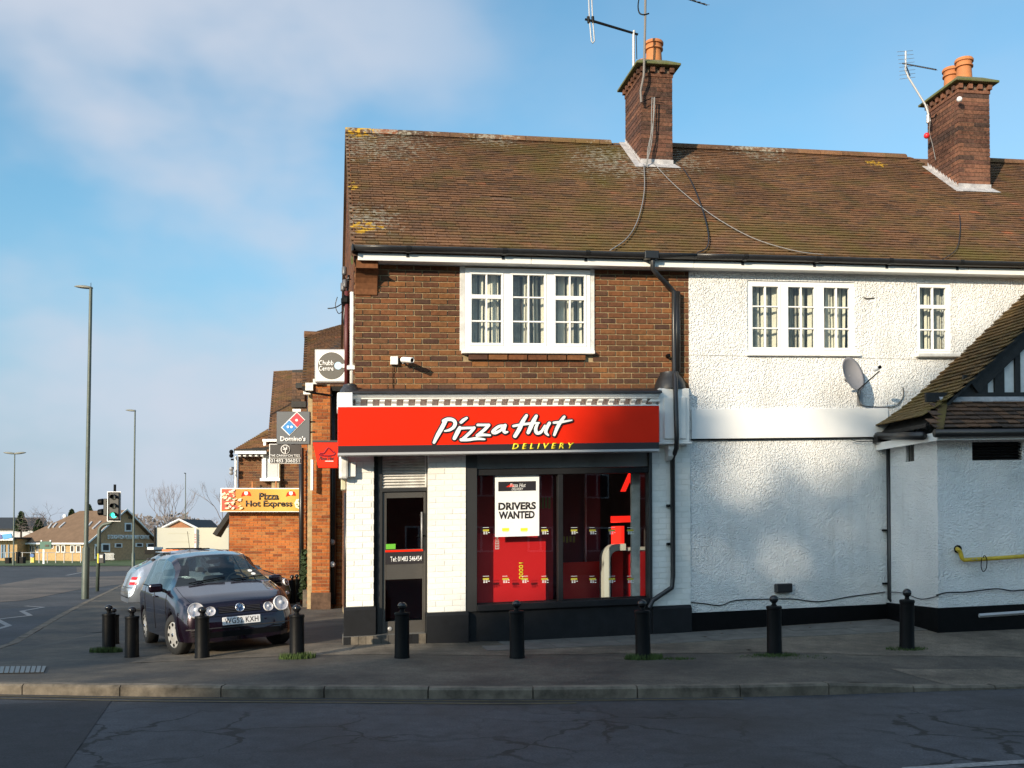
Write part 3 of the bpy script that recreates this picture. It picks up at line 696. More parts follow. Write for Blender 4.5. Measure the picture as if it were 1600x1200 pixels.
# side street face: a shallow dark brick skin with courses, seen edge-on
mb = MB(B)
w = fw(1000, 560); r = 0
while w < W_TOPG-.25:
    lim = max(0, (w-W_EAVE-.25)*(SD/-SW)) if w > W_EAVE+.25 else 0
    d = (-.12 if r % 2 else -.0) - lim
    while d > -7.75+lim:
        mb.box(-.012, .0, d-.215, d-.0 if d < 0 else -.005, w, w+.066); d -= .225
    w += .0765; r += 1
part('side_brickwork', mb, mt['brick'], shop, kind='stuff')

def window(parent, r, cols, d=-.02, fr=.055, bars=(1/3, 2/3), name='window', trans=None, curtain='blind', depth=.07, seed=1, glassm='glass'):
    """a painted casement: frame, opening lights with glazing bars, one pane each, curtains behind"""
    rr = random.Random(seed); s0, s1, w0, w1 = r
    mb = MB(B)
    mb.box(s0, s1, d-depth, d, w0, w0+fr); mb.box(s0, s1, d-depth, d, w1-fr, w1)
    edges = [s0] + cols + [s1]
    for i, e in enumerate(edges):
        a, b = (e, e+fr) if i == 0 else (e-fr, e) if i == len(edges)-1 else (e-fr*.85, e+fr*.85)
        mb.box(a, b, d-depth, d, w0+fr, w1-fr)
    F = part(name, mb, mt['upvc'], parent, bev=.004)
    for i in range(len(edges)-1):
        a = edges[i] + (fr if i == 0 else fr*.85); b = edges[i+1] - (fr if i == len(edges)-2 else fr*.85)
        c0, c1 = w0+fr, w1-fr; f2 = .028
        mb = MB(B); dd = d+.008
        mb.box(a, b, d-.05, dd, c0, c0+f2*1.3); mb.box(a, b, d-.05, dd, c1-f2, c1); mb.box(a, a+f2, d-.05, dd, c0+f2*1.3, c1-f2); mb.box(b-f2, b, d-.05, dd, c0+f2*1.3, c1-f2)
        sm = (a+b)/2
        hb = [c0+(c1-c0)*q for q in bars]
        tr = trans[i] if trans else None
        mb.box(sm-.011, sm+.011, d-.045, dd-.006, c0+f2*1.3, c1-f2)
        for k, q in enumerate(hb):
            t = .028 if (tr and k == len(hb)-1) else .010
            mb.box(a+f2, sm-.011, d-.045, dd-(.002 if t > .02 else .006), q-t, q+t); mb.box(sm+.011, b-f2, d-.045, dd-(.002 if t > .02 else .006), q-t, q+t)
        part('casement', mb, mt['upvc'], F, bev=.002)
        mb = MB(B); mb.box(a+f2, b-f2, d-.030, d-.026, c0+f2, c1-f2); part('pane', mb, mt[glassm], F)
        # hanging curtain strips
        s = a+.01; cb = MB(B); cg = MB(B)
        while s < b-.03:
            ww = rr.uniform(.035, .075); lean = rr.uniform(-.02, .02) if curtain == 'blind' else 0
            tgt = cb if (rr.random() < (.75 if s > a+(b-a)*.25 else .4)) else cg
            dp = -.13 - rr.uniform(0, .05); tw = rr.uniform(.2, 1.)
            tgt.prism([(s, d+dp-.03, c0), (s+ww*tw, d+dp, c0), (s+ww*tw, d+dp-.004, c0), (s, d+dp-.034, c0)], (lean, 0, c1-c0))
            s += ww*rr.uniform(.75, 1.15)
        if cb.v: part('curtain', cb, mt['blind'], F)
        if cg.v: part('net_curtain', cg, mt['blindg'], F)
    fbox('window_room', s0-.1, s1+.1, -.55, -.53, w0-.1, w1+.1, mt['winroom'], F)
    return F
w3 = (WL[1]-WL[0])/3
F = window(shop, (WL[0]+.02, WL[1]-.02, WL[2]+.01, WL[3]), [WL[0]+w3*1.0, WL[0]+w3*2], d=.03, fr=.06, trans=[1, 0, 1], seed=3)
mb = MB(B); mb.box(WL[0]-.03, WL[1]+.03, -.02, .085, WL[2]-.045, WL[2]+.005); part('sill', mb, mt['white'], F, bev=.006)
mb = MB(B); mb.box(WL[0]-.05, WL[0]+.018, -.05, .022, WL[2]-.0, WL[3]+.05); mb.box(WL[1]-.018, WL[1]+.04, -.05, .022, WL[2]-.0, WL[3]+.05); part('window_surround', mb, mt['whited'], F, bev=.004)
s = WL[0]+.06                                              # a course of brick-on-edge under the sill
for k in range(6):
    L_ = (WL[1]-WL[0]-.15)/6; m = brick_mesh(L_-.01, 'sill', mt['brick'], .07, .05); o = bpy.data.objects.new('brick_sill', m); COL.objects.link(o); o.parent = uw; o.location = B(s+L_/2, .0, WL[2]-.09); s += L_

# roof ---------------------------------------------------------------
CH = [dict(x0=1003, x1=1050, yb=259, ytop=120), dict(x0=1500, x1=1546, yb=297, ytop=146)]
for c in CH:
    a = FRs(c['x0'], c['yb']); b = FRs(c['x1'], c['yb']); c['s0'], c['s1'] = a[0], b[0]; c['k'] = (a[1]+b[1])/2
    c['d1'] = EAVE_D + SD*c['k']; c['d0'] = c['d1']-.92; c['w'] = EAVE_W + SW*c['k']
lich = [tuple(RF(c['s0']+.2, c['k']-.6)) + () for c in CH[:1]]
lw = [(tuple(RF(4.6, SLEN-1.1)), 1.7), (tuple(RF(5.7, SLEN-.8)), 1.1), (tuple(RF(.3, SLEN-.4)), 2.2), (tuple(RF(.1, 1.2)), 1.0), (tuple(RF(2.5, SLEN)), 1.), (tuple(RF(7.5, SLEN)), 1.2)]
ly = [(tuple(RF(.1, SLEN-.1)), .8), (tuple(RF(.0, 2.5)), .35), (tuple(RF(.1, .9)), .6), (tuple(RF(9.7, SLEN-.5)), .45)]
ms = [(tuple(RF(4.0, .3)), 3.2), (tuple(RF(3.6, SLEN-1)), 2.2), (tuple(RF(6.5, .5)), 2.0), (tuple(RF(9.5, .5)), 1.5)]
mt['tile'] = piece_material('clay_roof_tile', [(0, (.095, .056, .036)), (.3, (.150, .078, .041)), (.65, (.180, .090, .045)), (.9, (.130, .070, .041)), (.985, (.14, .075, .045)), (1, (.27, .095, .045))], .85, lichen=(lw, ly), moss=ms, mott=.4)
mt['tiled'] = piece_material('dark_roof_tile', [(0, (.055, .040, .032)), (.5, (.10, .060, .040)), (1, (.15, .08, .045))], .85, mott=.45)
mt['tilem'] = piece_material('mossy_roof_tile', [(0, (.075, .05, .025)), (.5, (.12, .075, .03)), (1, (.16, .095, .04))], .85, moss=[((0, 0, 0), .01), (tuple(fp and B(fs(1400), .5, fw(672, 1400))), 1.8)], mott=.45)
GA, TWD = .1, .165
def tilemesh():
    mb = MB(); x, L_, t = TWD/2-.003, .15, .010
    up, rt, n = UPV, UT.normalized(), NROOF
    q = []
    for h in (0, t):
        q += [rt*-x + n*(h+.017), rt*x + n*(h+.017), rt*x + up*L_ + n*(h*.3-.002), rt*-x + up*L_ + n*(h*.3-.002)]
    mb.v = q; mb.f = [(3, 2, 1, 0), (4, 5, 6, 7), (0, 1, 5, 4), (1, 2, 6, 5), (2, 3, 7, 6), (3, 0, 4, 7)]
    return mb.mesh('roof_tile', mt['tile'])
TM = tilemesh()
def tiled_roof(parent, s0, s1, edge_left):
    mb = MB(); q = [RF(s0, 0), RF(s1, 0), RF(s1, SLEN), RF(s0, SLEN)]
    back = [B(s0, 2*RIDGE_D-EAVE_D, EAVE_W), B(s1, 2*RIDGE_D-EAVE_D, EAVE_W)]
    n = V((0, 0, -.03)); mb.v = q+[p+n for p in q]; mb.f = [(0, 1, 2, 3), (4, 5, 6, 7)]+[(i, (i+1) % 4, 4+(i+1) % 4, 4+i) for i in range(4)]
    k = len(mb.v); mb.v += [q[3], q[2], back[1], back[0]]; mb.f.append((k, k+1, k+2, k+3))
    roof = part('roof', mb, mt['tiled'], parent, kind=None)
    rest = MB(); n = 0; row = 0; k = 0.
    while k < SLEN-.06:
        s = s0 + TWD/2 + (0 if row % 2 else -TWD/2 if not edge_left else 0)
        if edge_left and row % 2: s = s0 + TWD*.75
        while s < s1 + (0 if not edge_left else TWD*.4):
            hidden = any(c['s0'] < s < c['s1'] and k > c['k']+.05 for c in CH)
            if not hidden:
                p = RF(s, k + rnd.uniform(-.004, .004), rnd.uniform(0, .004)); 
                if n < 300:
                    o = bpy.data.objects.new('roof_tile', TM); COL.objects.link(o); o.parent = roof; o.location = p
                    o.rotation_euler = (0, 0, rnd.uniform(-.012, .012)); n += 1
                else:
                    if abs(s-2.25) < .09 and 22 <= row <= 22: p = p - NROOF*.02 - UPV*.03
                    b = len(rest.v); rest.v += [v.co+p for v in TM.vertices]; rest.f += [tuple(i+b for i in f.vertices) for f in TM.polygons]
            s += TWD
        k += GA; row += 1
    part('tile_courses', rest, mt['tile'], roof, kind='stuff')
    # half-round ridge tiles
    s = s0
    while s < s1-.05:
        L_ = min(.45, s1-s); mb = MB(); ra = .125; nseg = 8; sag = .02*math.sin(s*2.1)
        for e in (s+.004, s+L_-.006):
            for rr_ in (ra, ra-.018):
                for i in range(nseg+1):
                    a = math.pi*(i/nseg); mb.v.append(B(e, RIDGE_D+math.cos(a)*rr_*1.12, RIDGE_W-.055+sag*0+math.sin(a)*rr_*1.0))
        m = nseg+1
        for i in range(nseg):
            mb.f += [(i, i+1, 2*m+i+1, 2*m+i), (m+i, m+i+1, 3*m+i+1, 3*m+i), (i, i+1, m+i+1, m+i), (2*m+i, 2*m+i+1, 3*m+i+1, 3*m+i)]
        mb.f += [(0, m, 3*m, 2*m), (nseg, m+nseg, 3*m+nseg, 2*m+nseg)]
        if not any(c['s0']-.1 < s+L_/2 < c['s1']+.1 for c in CH): part('ridge_tile', mb, mt['tile'], roof)
        s += L_
    return roof
roof1 = tiled_roof(shop, -.06, S_END+.0, True)
roof2 = tiled_roof(house, S_END+.001, S_R, False)
# verge board on the left gable
mb = MB(B); mb.prism([(-.055, EAVE_D-.02, EAVE_W-.14), (-.03, EAVE_D-.02, EAVE_W-.14), (-.03, EAVE_D-.02, EAVE_W-.01), (-.055, EAVE_D-.02, EAVE_W-.01)], (0, RIDGE_D-EAVE_D, RIDGE_W-EAVE_W)); part('barge_board', mb, mt['moss'], shop)
# kneeler: brick corbel closing the eaves at the left corner
mb = MB(B)
pr = [(.0, W_EAVE+.16), (.0, W_EAVE-.42)]
for i in range(7):
    a = i/6*math.pi/2; pr.append((.02+.24*(1-math.cos(a)), W_EAVE-.42+.30*math.sin(a)))
pr += [(EAVE_D-.06, W_EAVE-.10), (EAVE_D-.06, W_EAVE+.16)]
mb.prism([(-.001, d, w) for d, w in pr], (.30, 0, 0)); part('corbel', mb, mt['brick'], shop, bev=.008)
# fascia, soffit, gutter, brackets for both houses
def eaves(parent, s0, s1, n):
    fbox('soffit', s0, s1, -.01, EAVE_D-.022, W_EAVE+.0, W_EAVE+.02, mt['white'], parent)
    seg = frange(s0, s1, 2.4)
    for a, b in zip(seg, seg[1:]): fbox('fascia_board', a+.002, b-.002, EAVE_D-.02, EAVE_D+.004, W_EAVE-.012, W_EAVE+.085, mt['white'], parent, bev=.004)
    mb = MB(); gs = frange(s0-.06 if parent is shop else s0, s1, 1.)
    for a, b in zip(gs, gs[1:]): pass
    mb.v = []; r_ = .060; m = 11
    pts = [gs[0], gs[-1]]
    for e in frange(pts[0], pts[1], .5):
        for i in range(m):
            a = math.pi + math.pi*i/(m-1); mb.v.append(B(e, EAVE_D+.070+r_*math.cos(a), W_EAVE+.155+r_*1.15*math.sin(a)+.004*math.sin(e*1.3)))
    ne = len(mb.v)//m
    for j in range(ne-1):
        for i in range(m-1): mb.f.append((j*m+i, j*m+i+1, (j+1)*m+i+1, (j+1)*m+i))
    for j in (0, ne-1): mb.f.append(tuple(j*m+i for i in range(m)))
    gt = part('gutter', mb, mt['gutter'], parent, smooth=True)
    md = gt.modifiers.new('thick', 'SOLIDIFY'); md.thickness = .006
    for e in n:
        b = MB(); 
        for k in (e-.03, e+.03): b.v += [B(k, EAVE_D+.070+(r_+.009)*math.cos(math.pi+math.pi*i/10), W_EAVE+.158+(r_+.009)*1.15*math.sin(math.pi+math.pi*i/10)) for i in range(11)]
        for i in range(10): b.f.append((i, i+1, 12+i, 11+i))
        bk = part('gutter_union', b, mt['plastic'], gt); m2 = bk.modifiers.new('thick', 'SOLIDIFY'); m2.thickness = .008
        fbox('gutter_bracket', e-.02, e+.02, EAVE_D+.005, EAVE_D+.013, W_EAVE+.04, W_EAVE+.12, mt['plastic'], gt)
    return gt
gx = lambda px: fs(px, EAVE_D, 400)
g1 = eaves(shop, .03, S_END, [gx(x) for x in (637, 786, 915)])
g2 = eaves(house, S_END, S_R, [gx(x) for x in (1160, 1272, 1385, 1495)])
fbox('gutter_end', -.05, -.03, EAVE_D+.006, EAVE_D+.135, W_EAVE+.08, W_EAVE+.165, mt['plastic'], g1)
ho = gx(1014); fbox('gutter_outlet', ho-.10, ho+.10, EAVE_D+.005, EAVE_D+.14, W_EAVE+.065, W_EAVE+.175, mt['plastic'], g1, bev=.01)

# chimneys -----------------------------------------------------------
def chimney(parent, c, tag_pots):
    s0, s1, d0, d1, w0 = c['s0'], c['s1'], c['d0'], c['d1'], c['w']-.35
    wt = fp(c['x1'], c['ytop'], d1)[1]
    mb = MB(B); mb.box(s0+.008, s1-.008, d0+.008, d1-.008, w0, wt); ch = part('chimney', mb, mt['mortar_ch'], parent)
    # brick courses on the front and left faces as single bricks
    w = w0+.3; r = 0; cs = .075
    def put(a, b, dd0, dd1):
        L1, L2 = b-a, dd1-dd0; key = ('ch', round(L1, 2), round(L2, 2))
        if key not in BM:
            m = MB(); hh = .0325; m.t = lambda x, y, z: U*x + NO*y + V((0, 0, z+T*x)); m.box(-L1/2, L1/2, -L2/2, L2/2, -hh, hh); BM[key] = m.mesh('brick', mt['brick_ch'])
        o = bpy.data.objects.new('brick', BM[key]); COL.objects.link(o); o.parent = ch
        o.location = B((a+b)/2+rnd.uniform(-.002, .002), (dd0+dd1)/2+rnd.uniform(-.002, .002), w+.0325)
    while w < wt-.02:
        gp_ = .009
        if r % 2 == 0:
            m_ = (s0+s1)/2; put(s0, m_-gp_/2, d1-.102, d1); put(m_+gp_/2, s1, d1-.102, d1)
            sd = frange(d1-.111, d0, .225)
            for a, b in zip(sd, sd[1:]): put(s0, s0+.102, b, a-gp_)
        else:
            e = [s0, s0+.102+gp_, s1-.11, s1+gp_]; put(s0, s0+.102, d1-.215, d1); put(e[1], e[2]-gp_+.0, d1-.102, d1); put(e[2], s1, d1-.102, d1)
            sd = frange(d1-.224, d0, .225)
            for a, b in zip(sd, sd[1:]): put(s0, s0+.102, b, a-gp_)
        w += cs; r += 1
    # oversailing courses with dentil bricks, then the slab cap
    mb = MB(B); mb.box(s0-.012, s1+.012, d0-.012, d1+.012, wt-.02, wt+.05); part('string_course', mb, mt['brick_ch'], ch, bev=.004)
    n = 3; 
    def dent(*a): dn = MB(B); dn.box(*a); part('dentil', dn, mt['brick_ch'], ch)
    for i in range(4):
        a = s0-.02 + (s1-s0+.04-.08)*i/3; dent(a, a+.08, d1-.05, d1+.055, wt+.05, wt+.155)
    for i in range(1, 7):
        a = d1+.045 - (d1-d0+.05)*i/6; dent(s0-.055, s0+.05, a, a+.075, wt+.05, wt+.155)
    mb = MB(B); mb.box(s0+.01, s1-.01, d0+.01, d1-.01, wt+.05, wt+.155); part('chimney_neck', mb, mt['mortar_ch'], ch)
    mb = MB(B); mb.box(s0-.12, s1+.12, d0-.12, d1+.12, wt+.155, wt+.195); part('cap_slab', mb, mt['moss'], ch, bev=.006)
    a0, a1, b0, b1 = s0-.11, s1+.11, d0-.11, d1+.11; wz = wt+.197
    mb = MB(B); mb.add([(a0, b0, wz), (a1, b0, wz), (a1, b1, wz), (a0, b1, wz), (a0+.17, b0+.2, wz+.13), (a1-.17, b0+.2, wz+.13), (a1-.17, b1-.2, wz+.13), (a0+.17, b1-.2, wz+.13)], [(3, 2, 1, 0), (4, 5, 6, 7), (0, 1, 5, 4), (1, 2, 6, 5), (2, 3, 7, 6), (3, 0, 4, 7)]); part('flaunching', mb, mt['moss'], ch)
    for (ds, dd, hgt, rr_) in tag_pots:
        cx = (s0+s1)/2+ds; base = B(cx, d1-dd, wz+.05)
        mb = MB(); H = hgt; mb.lathe([(rr_*1.08, 0), (rr_*1.02, H*.1), (rr_*.93, H*.55), (rr_*.90, H*.66), (rr_*1.12, H*.68), (rr_*1.12, H*.73), (rr_*.98, H*.75), (rr_*1.0, H*.86), (rr_*1.16, H*.88), (rr_*1.18, H*.95), (rr_*1.08, H), (rr_*.85, H), (rr_*.82, H*.5)], base, n=24)
        pt = part('chimney_pot', mb, mt['pot'], ch, angle=50)
    # lead flashing: front apron, left soaker with stepped teeth, right soaker
    k = c['k']; le = MB(); h = .035
    apr = [RF(s0-.03, k-.17, h), RF(s1+.10, k-.17, h), RF(s1+.04, k+.02, h), RF(s0-.03, k+.02, h)]
    le.v += apr + [p-NROOF*.006 for p in apr]; le.f += [(0, 1, 2, 3), (4, 5, 6, 7)]+[(i, (i+1) % 4, 4+(i+1) % 4, 4+i) for i in range(4)]
    part('flashing', le, mt['lead'], ch)
    le = MB(B); le.box(s0-.012, s1+.012, d1+.001, d1+.008, c['w']-.02, c['w']+.11); part('flashing', le, mt['lead'], ch)
    run = .92/-SD
    le = MB(); apr = [RF(s0-.15, k-.17, h-.005), RF(s0-.03, k-.17, h-.005), RF(s0-.004, k+run, h-.005), RF(s0-.13, k+run, h-.005)]
    le.v += apr + [p-NROOF*.006 for p in apr]; le.f += [(0, 1, 2, 3), (4, 5, 6, 7)]+[(i, (i+1) % 4, 4+(i+1) % 4, 4+i) for i in range(4)]
    part('flashing', le, mt['lead'], ch)
    st = MB(B); nst = 10
    for i in range(nst):
        da = d1 - .92*i/nst; db = d1 - .92*(i+1)/nst; wa = c['w'] + (d1-da)*SW/-SD; wb = c['w'] + (d1-db)*SW/-SD
        st.add([(s0-.008, da, wa-.03), (s0-.008, db, wb-.03), (s0-.008, db, wb+.10), (s0-.008, da, wa+.05), (s0-.002, da, wa-.03), (s0-.002, db, wb-.03), (s0-.002, db, wb+.10), (s0-.002, da, wa+.05)],
               [(0, 1, 2, 3), (4, 5, 6, 7), (0, 1, 5, 4), (1, 2, 6, 5), (2, 3, 7, 6), (3, 0, 4, 7)])
    part('stepped_flashing', st, mt['lead'], ch)
    c['wt'] = wt+.197; return ch
ch1 = chimney(shop, CH[0], [(.03, .24, .46, .145), (-.02, .64, .30, .135)])
ch2 = chimney(house, CH[1], [(.0, .27, .48, .14), (.0, .64, .48, .14)])

# cables over the roof
def cable(parent, pts, r=.007, mat='plastic', name='cable', smooth=True):
    mb = MB(); mb.tube(spline(pts, 6), r, 5); return part(name, mb, mt[mat], parent, smooth=True)
def rpt(px, py, h=.06): s, k = FRs(px, py); return RF(s, k, h)
cable(shop, [rpt(*p) for p in ((1005, 262), (1006, 300), (1000, 335), (990, 362), (975, 382), (952, 398))], .008, 'cablegrey')
cable(house, [rpt(*p) for p in ((1066, 268), (1080, 292), (1095, 330), (1105, 370), (1103, 393), (1088, 401))], .009)
cable(house, [rpt(*p) for p in ((1018, 258), (1050, 292), (1090, 326), (1130, 354), (1180, 380), (1240, 398), (1285, 404))], .007, 'cablegrey')
cable(house, [rpt(*p) for p in ((1497, 340), (1498, 365), (1492, 395), (1470, 412))], .006)

# shopfront ----------------------------------------------------------
def painted_pilaster(s0, s1, d, w0, w1, holes=()):
    core = fbox('pilaster', s0+.003, s1-.003, -.015, d-.005, w0, w1, mt['pmortar'], shop)
    brickwork(core, s0, s1, w0+.002, w1, d, holes, 'p', mt['pbrick'], 300, joint=.007, proud=.001); return core
wpb = fw(948, 560, .06); painted_pilaster(PIL1[0], PIL1[1], .06, wpb, W_SIGNB+.1)
painted_pilaster(PIL2[0], PIL2[1], .12, fw(956, 700, .12), W_SIGNB+.1)
painted_pilaster(PIL3[0], PIL3[1], .05, fw(946, 1050, .05), fw(690, 1050, .05))
# return face of the left pilaster running round the corner
fbox('pilaster_return', -.016, .0, -.9, PIL1[0]*0-.002, wpb, W_SIGNB+.1, mt['pmortar'], shop)
def plinth(s0, s1, d, w0, w1, name='plinth'):
    mb = MB(B); c = .035
    mb.add([(s0, -.01, w0), (s1, -.01, w0), (s1, d, w0), (s0, d, w0), (s0, -.01, w1), (s1, -.01, w1), (s1, d, w1-c), (s0, d, w1-c), (s1, d-c, w1), (s0, d-c, w1)],
           [(3, 2, 1, 0), (4, 5, 8, 9), (0, 1, 5, 4), (2, 3, 7, 6), (6, 7, 9, 8), (0, 4, 9, 7, 3), (1, 2, 6, 8, 5)])
    return part(name, mb, mt['char'], shop, bev=.006)
plinth(PIL1[0]-.03, PIL1[1]+.03, .12, fw(997, 560, .12), wpb)
plinth(PIL2[0]-.03, PIL2[1]+.03, .20, fw(1016, 700, .2), fw(956, 700, .12))
plinth(PIL3[0]-.0, S_END-.003, .10, fw(995, 1050, .1), fw(946, 1050, .05))
fbox('stall_riser', PIL2[1]+.03, PIL3[0]-.002, -.015, .075, W_BASE, WIN[2]-.10, mt['char'], shop)
# tiled step under door and left pillar
sa, sb = fs(540, .22, 1003), fs(637, .22, 1003); wt0, wt1 = fw(1006, 590, .24), fw(993, 590, .24)
fbox('door_step', PIL1[0]-.04, PIL2[0]-.035, -.3, .195, W_BASE, wt1-.004, mt['slab'], shop)
nt_ = 11
for i in range(nt_):
    a = PIL1[0]-.04+(PIL2[0]-.035-PIL1[0]+.04)*i/nt_; b = a+(PIL2[0]-.035-PIL1[0]+.04)/nt_
    fbox('step_tile', a+.003, b-.003, .195, .21, wt0-.03, wt1-.006, [mt['char'], mt['kerb'], mt['doorgrey']][(i*i+i//3) % 3], shop)
# door
D0, D1, DW0, DW1 = fs(597, -.05, 850), fs(666, -.05, 850), fw(990, 630, -.05), fw(768, 630, -.05)
dr = fbox('door_frame', PIL1[1]-.0, D0, -.12, -.02, DW0, W_SIGNB+.1, mt['chard'], shop)
fbox('door_jamb', D1, PIL2[0]+.0, -.12, -.02, DW0, W_SIGNB+.1, mt['chard'], dr)
fbox('door_head', D0, D1, -.12, -.02, DW1, DW1+.05, mt['chard'], dr)
dg = [(604, 778, 662, 858), (602, 905, 660, 970)]
gl = [rect(*q, -.06) for q in dg]
mb = MB(B); holed(mb, D0+.004, D1-.004, DW0+.01, DW1-.004, -.095, -.05, gl + []); door = part('door', mb, mt['doorgrey'], shop, bev=.003)
for q in gl: fbox('pane', q[0], q[1], -.078, -.072, q[2], q[3], mt['shopglass'], door)
pb = rect(602, 862, 661, 881, -.045)
fbox('phone_panel', pb[0], pb[1], -.05, -.044, pb[2], pb[3], mt['signblack'], door)
rb = rect(602, 859, 661, 862, -.04); fbox('red_band', rb[0], rb[1], -.05, -.040, rb[2], rb[3], mt['red'], door)
gs_ = rect(603, 850, 618, 858, -.04); fbox('green_sticker', gs_[0], gs_[1], -.05, -.046, gs_[2], gs_[3], M('green_sticker', (.12, .42, .03), .5), door)
lb = rect(610, 869, 659, 877, -.043); text('Tel: 01483 546454', mt['board'], door, B(lb[0], -.043, lb[2]), UT, (0, 0, 1), lb[1]-lb[0], lb[3]-lb[2], .002, bold=.01)
hx = fs(659, .0, 820); mb = MB(B); mb.tube([B(hx, -.01, fw(800, 659)), B(hx, -.01, fw(858, 659))], .011, 8); part('door_handle', mb, mt['steel'], door, smooth=True)
for yy in (803, 852): mb = MB(); mb.tube([B(hx, -.052, fw(yy, 659)), B(hx, -.012, fw(yy, 659))], .007, 6); part('handle_bracket', mb, mt['black'], door)
mb = MB(); mb.tube([B(fs(652, -.02, 838), -.03, fw(838, 655)), B(fs(664, -.02, 838), -.03, fw(837, 655))], .013, 8); part('door_latch', mb, mt['black'], door)
mb = MB(); mb.lathe([(.028, 0), (.028, .012), (.012, .018)], B(fs(609, -.05, 983), -.05, fw(983, 609)), NO, 12); part('door_stud', mb, mt['steel'], door)
# louvre above the door
lv = rect(594, 712, 664, 762, -.04); mb = MB(B)
holed(mb, lv[0]-.03, lv[1]+.03, lv[2]-.035, lv[3]+.06, -.08, -.03, [lv]); louv = part('louvre_frame', mb, mt['whited'], shop)
for i in range(11):
    w = lv[2]+(lv[3]-lv[2])*i/11; mb = MB(B); mb.prism([(lv[0], -.03, w+.004), (lv[0], -.035, w), (lv[0], -.075, w+.035), (lv[0], -.07, w+.039)], (lv[1]-lv[0], 0, 0)); part('slat', mb, mt['whited'], louv)
fbox('louvre_back', lv[0], lv[1], -.10, -.09, lv[2], lv[3], mt['room'], louv)
# shop window: frame, mullion, transom, panes
sf = mt['chard']
sw = fbox('shop_window', PIL2[1]-.0, WIN[0]+.05, -.06, .10, WIN[2]-.10, W_SIGNB+.1, sf, shop, bev=.004)
fbox('window_jamb', WIN[1]-.045, PIL3[0], -.06, .09, WIN[2]-.10, W_SIGNB+.1, sf, sw, bev=.004)
fbox('window_sill', WIN[0]+.05, WIN[1]-.045, -.08, .13, WIN[2]-.10, WIN[2]-.01, mt['char'], sw, bev=.01)
TRW = fw(738, 870, .0); fbox('transom', WIN[0]+.05, WIN[1]-.045, -.06, .07, TRW-.03, TRW+.05, mt['char'], sw, bev=.004)
fbox('shutter_box', WIN[0]+.05, WIN[1]-.045, -.10, .03, TRW+.06, W_SIGNB+.1, M('blind_box_grey', (.16, .155, .15), .5, var=.3, vs=3), sw)
MX = fs(874.5, .0, 850); fbox('mullion', MX-.035, MX+.035, -.05, .06, WIN[2]-.01, TRW-.03, mt['char'], sw, bev=.004)
for a, b in ((WIN[0]+.05, MX-.035), (MX+.035, WIN[1]-.045)):
    fbox('pane', a, b, -.012, -.004, WIN[2]-.01, TRW-.03, mt['shopglass'], sw)
# interior: dark red room, wall panels, counter
ri = WIN[2]-.5
fbox('shop_floor', .22, S_END-.13, -4.2, -.23, ri-.1, ri, mt['slab'], shop)
fbox('interior_wall', .22, S_END-.13, -4.25, -4.2, ri, fw(622), mt['roomred'], shop)
a0, a1 = fs(742, -.6, 850), fs(862, -.75, 850)
fbox('interior_screen', a0-.25, a1+.02, -.80, -.75, ri, fw(735, 800, -.75), mt['redw'], shop)
fbox('interior_screen', a1+.05, fs(938, -2.1, 850), -2.15, -2.1, ri, fw(730, 900, -2.1), M('purple_wall', (.085, .02, .045), .6), shop)
q = rect(740, 836, 853, 945, -.16); mb = MB(B); mb.prism([(q[0], -.2, q[2]-.4), (q[1], -.2, q[2]-.4), (q[1], -.2, q[3]-.06), (q[0], -.2, q[3]+.05)], (0, .03, 0)); part('red_window_board', mb, M('bright_red_board', (.62, .010, .012), .45), shop)
fbox('interior_post', fs(914, -2.0, 850), fs(917, -2.0, 850), -2.05, -2.0, ri, fw(715, 900, -2), mt['steel'], shop)
ct = rect(952, 862, 1006, 930, -1.3)
mtc = M('cream_counter', (.72, .70, .64), .4)
def arch(px0, px1, y0, y1, d, thick, mat, rad):
    s0, s1, w0, w1 = rect(px0, y0, px1, y1, d); mb = MB(B); n = 8
    out, inn = [], []
    out.append((s0, w0-.3)); inn.append((s0+thick, w0-.3))
    for i in range(n+1):
        a = math.pi - math.pi/2*i/n
        out.append((s0+rad+rad*math.cos(a), w1-rad+rad*math.sin(a))); inn.append((s0+rad+(rad-thick)*math.cos(a), w1-rad+(rad-thick)*math.sin(a)))
    out.append((s1, w1)); inn.append((s1, w1-thick))
    for i in range(len(out)-1):
        a, b, c, e = out[i], out[i+1], inn[i+1], inn[i]
        mb.prism([(a[0], d, a[1]), (b[0], d, b[1]), (c[0], d, c[1]), (e[0], d, e[1])], (0, -.25, 0))
    return part('counter_arch', mb, mat, shop)
arch(944, 978, 850, 930, -1.1, .10, mtc, .22)
fbox('counter', *rect(985, 862, 1012, 935, -1.2)[:2], -1.6, -1.2, ri, fw(860, 990, -1.2), mt['redw'], shop)
fbox('counter_top', *rect(976, 858, 1016, 935, -1.2)[:2], -1.65, -1.15, fw(860, 990, -1.2)+.001, fw(855, 990, -1.2), mtc, shop)
q = rect(880, 878, 944, 940, -1.7); fbox('red_panel', q[0], q[1], -1.75, -1.7, ri, q[3], mt['reds'], shop)
q = rect(957, 822, 976, 852, -1.35); fbox('red_panel', q[0], q[1], -1.42, -1.37, q[2], q[3], mt['redglow'], shop)
q = rect(956, 806, 1000, 816, -1.35); fbox('red_panel', q[0], q[1], -1.42, -1.37, q[2], q[3], mt['redglow'], shop)
q = rect(957, 862, 974, 938, -1.4); fbox('red_panel', q[0], q[1], -1.46, -1.41, q[2]-.3, q[3], mt['reds'], shop)
mb = MB(B); a = fp(970, 768, -1.8); b = fp(984, 736, -1.8); mb.prism([(a[0], -1.8, a[1]), (a[0]+.08, -1.8, a[1]), (b[0]+.08, -1.8, b[1]), (b[0], -1.8, b[1])], (0, -.03, 0)); part('red_stripe', mb, mt['redglow'], shop)
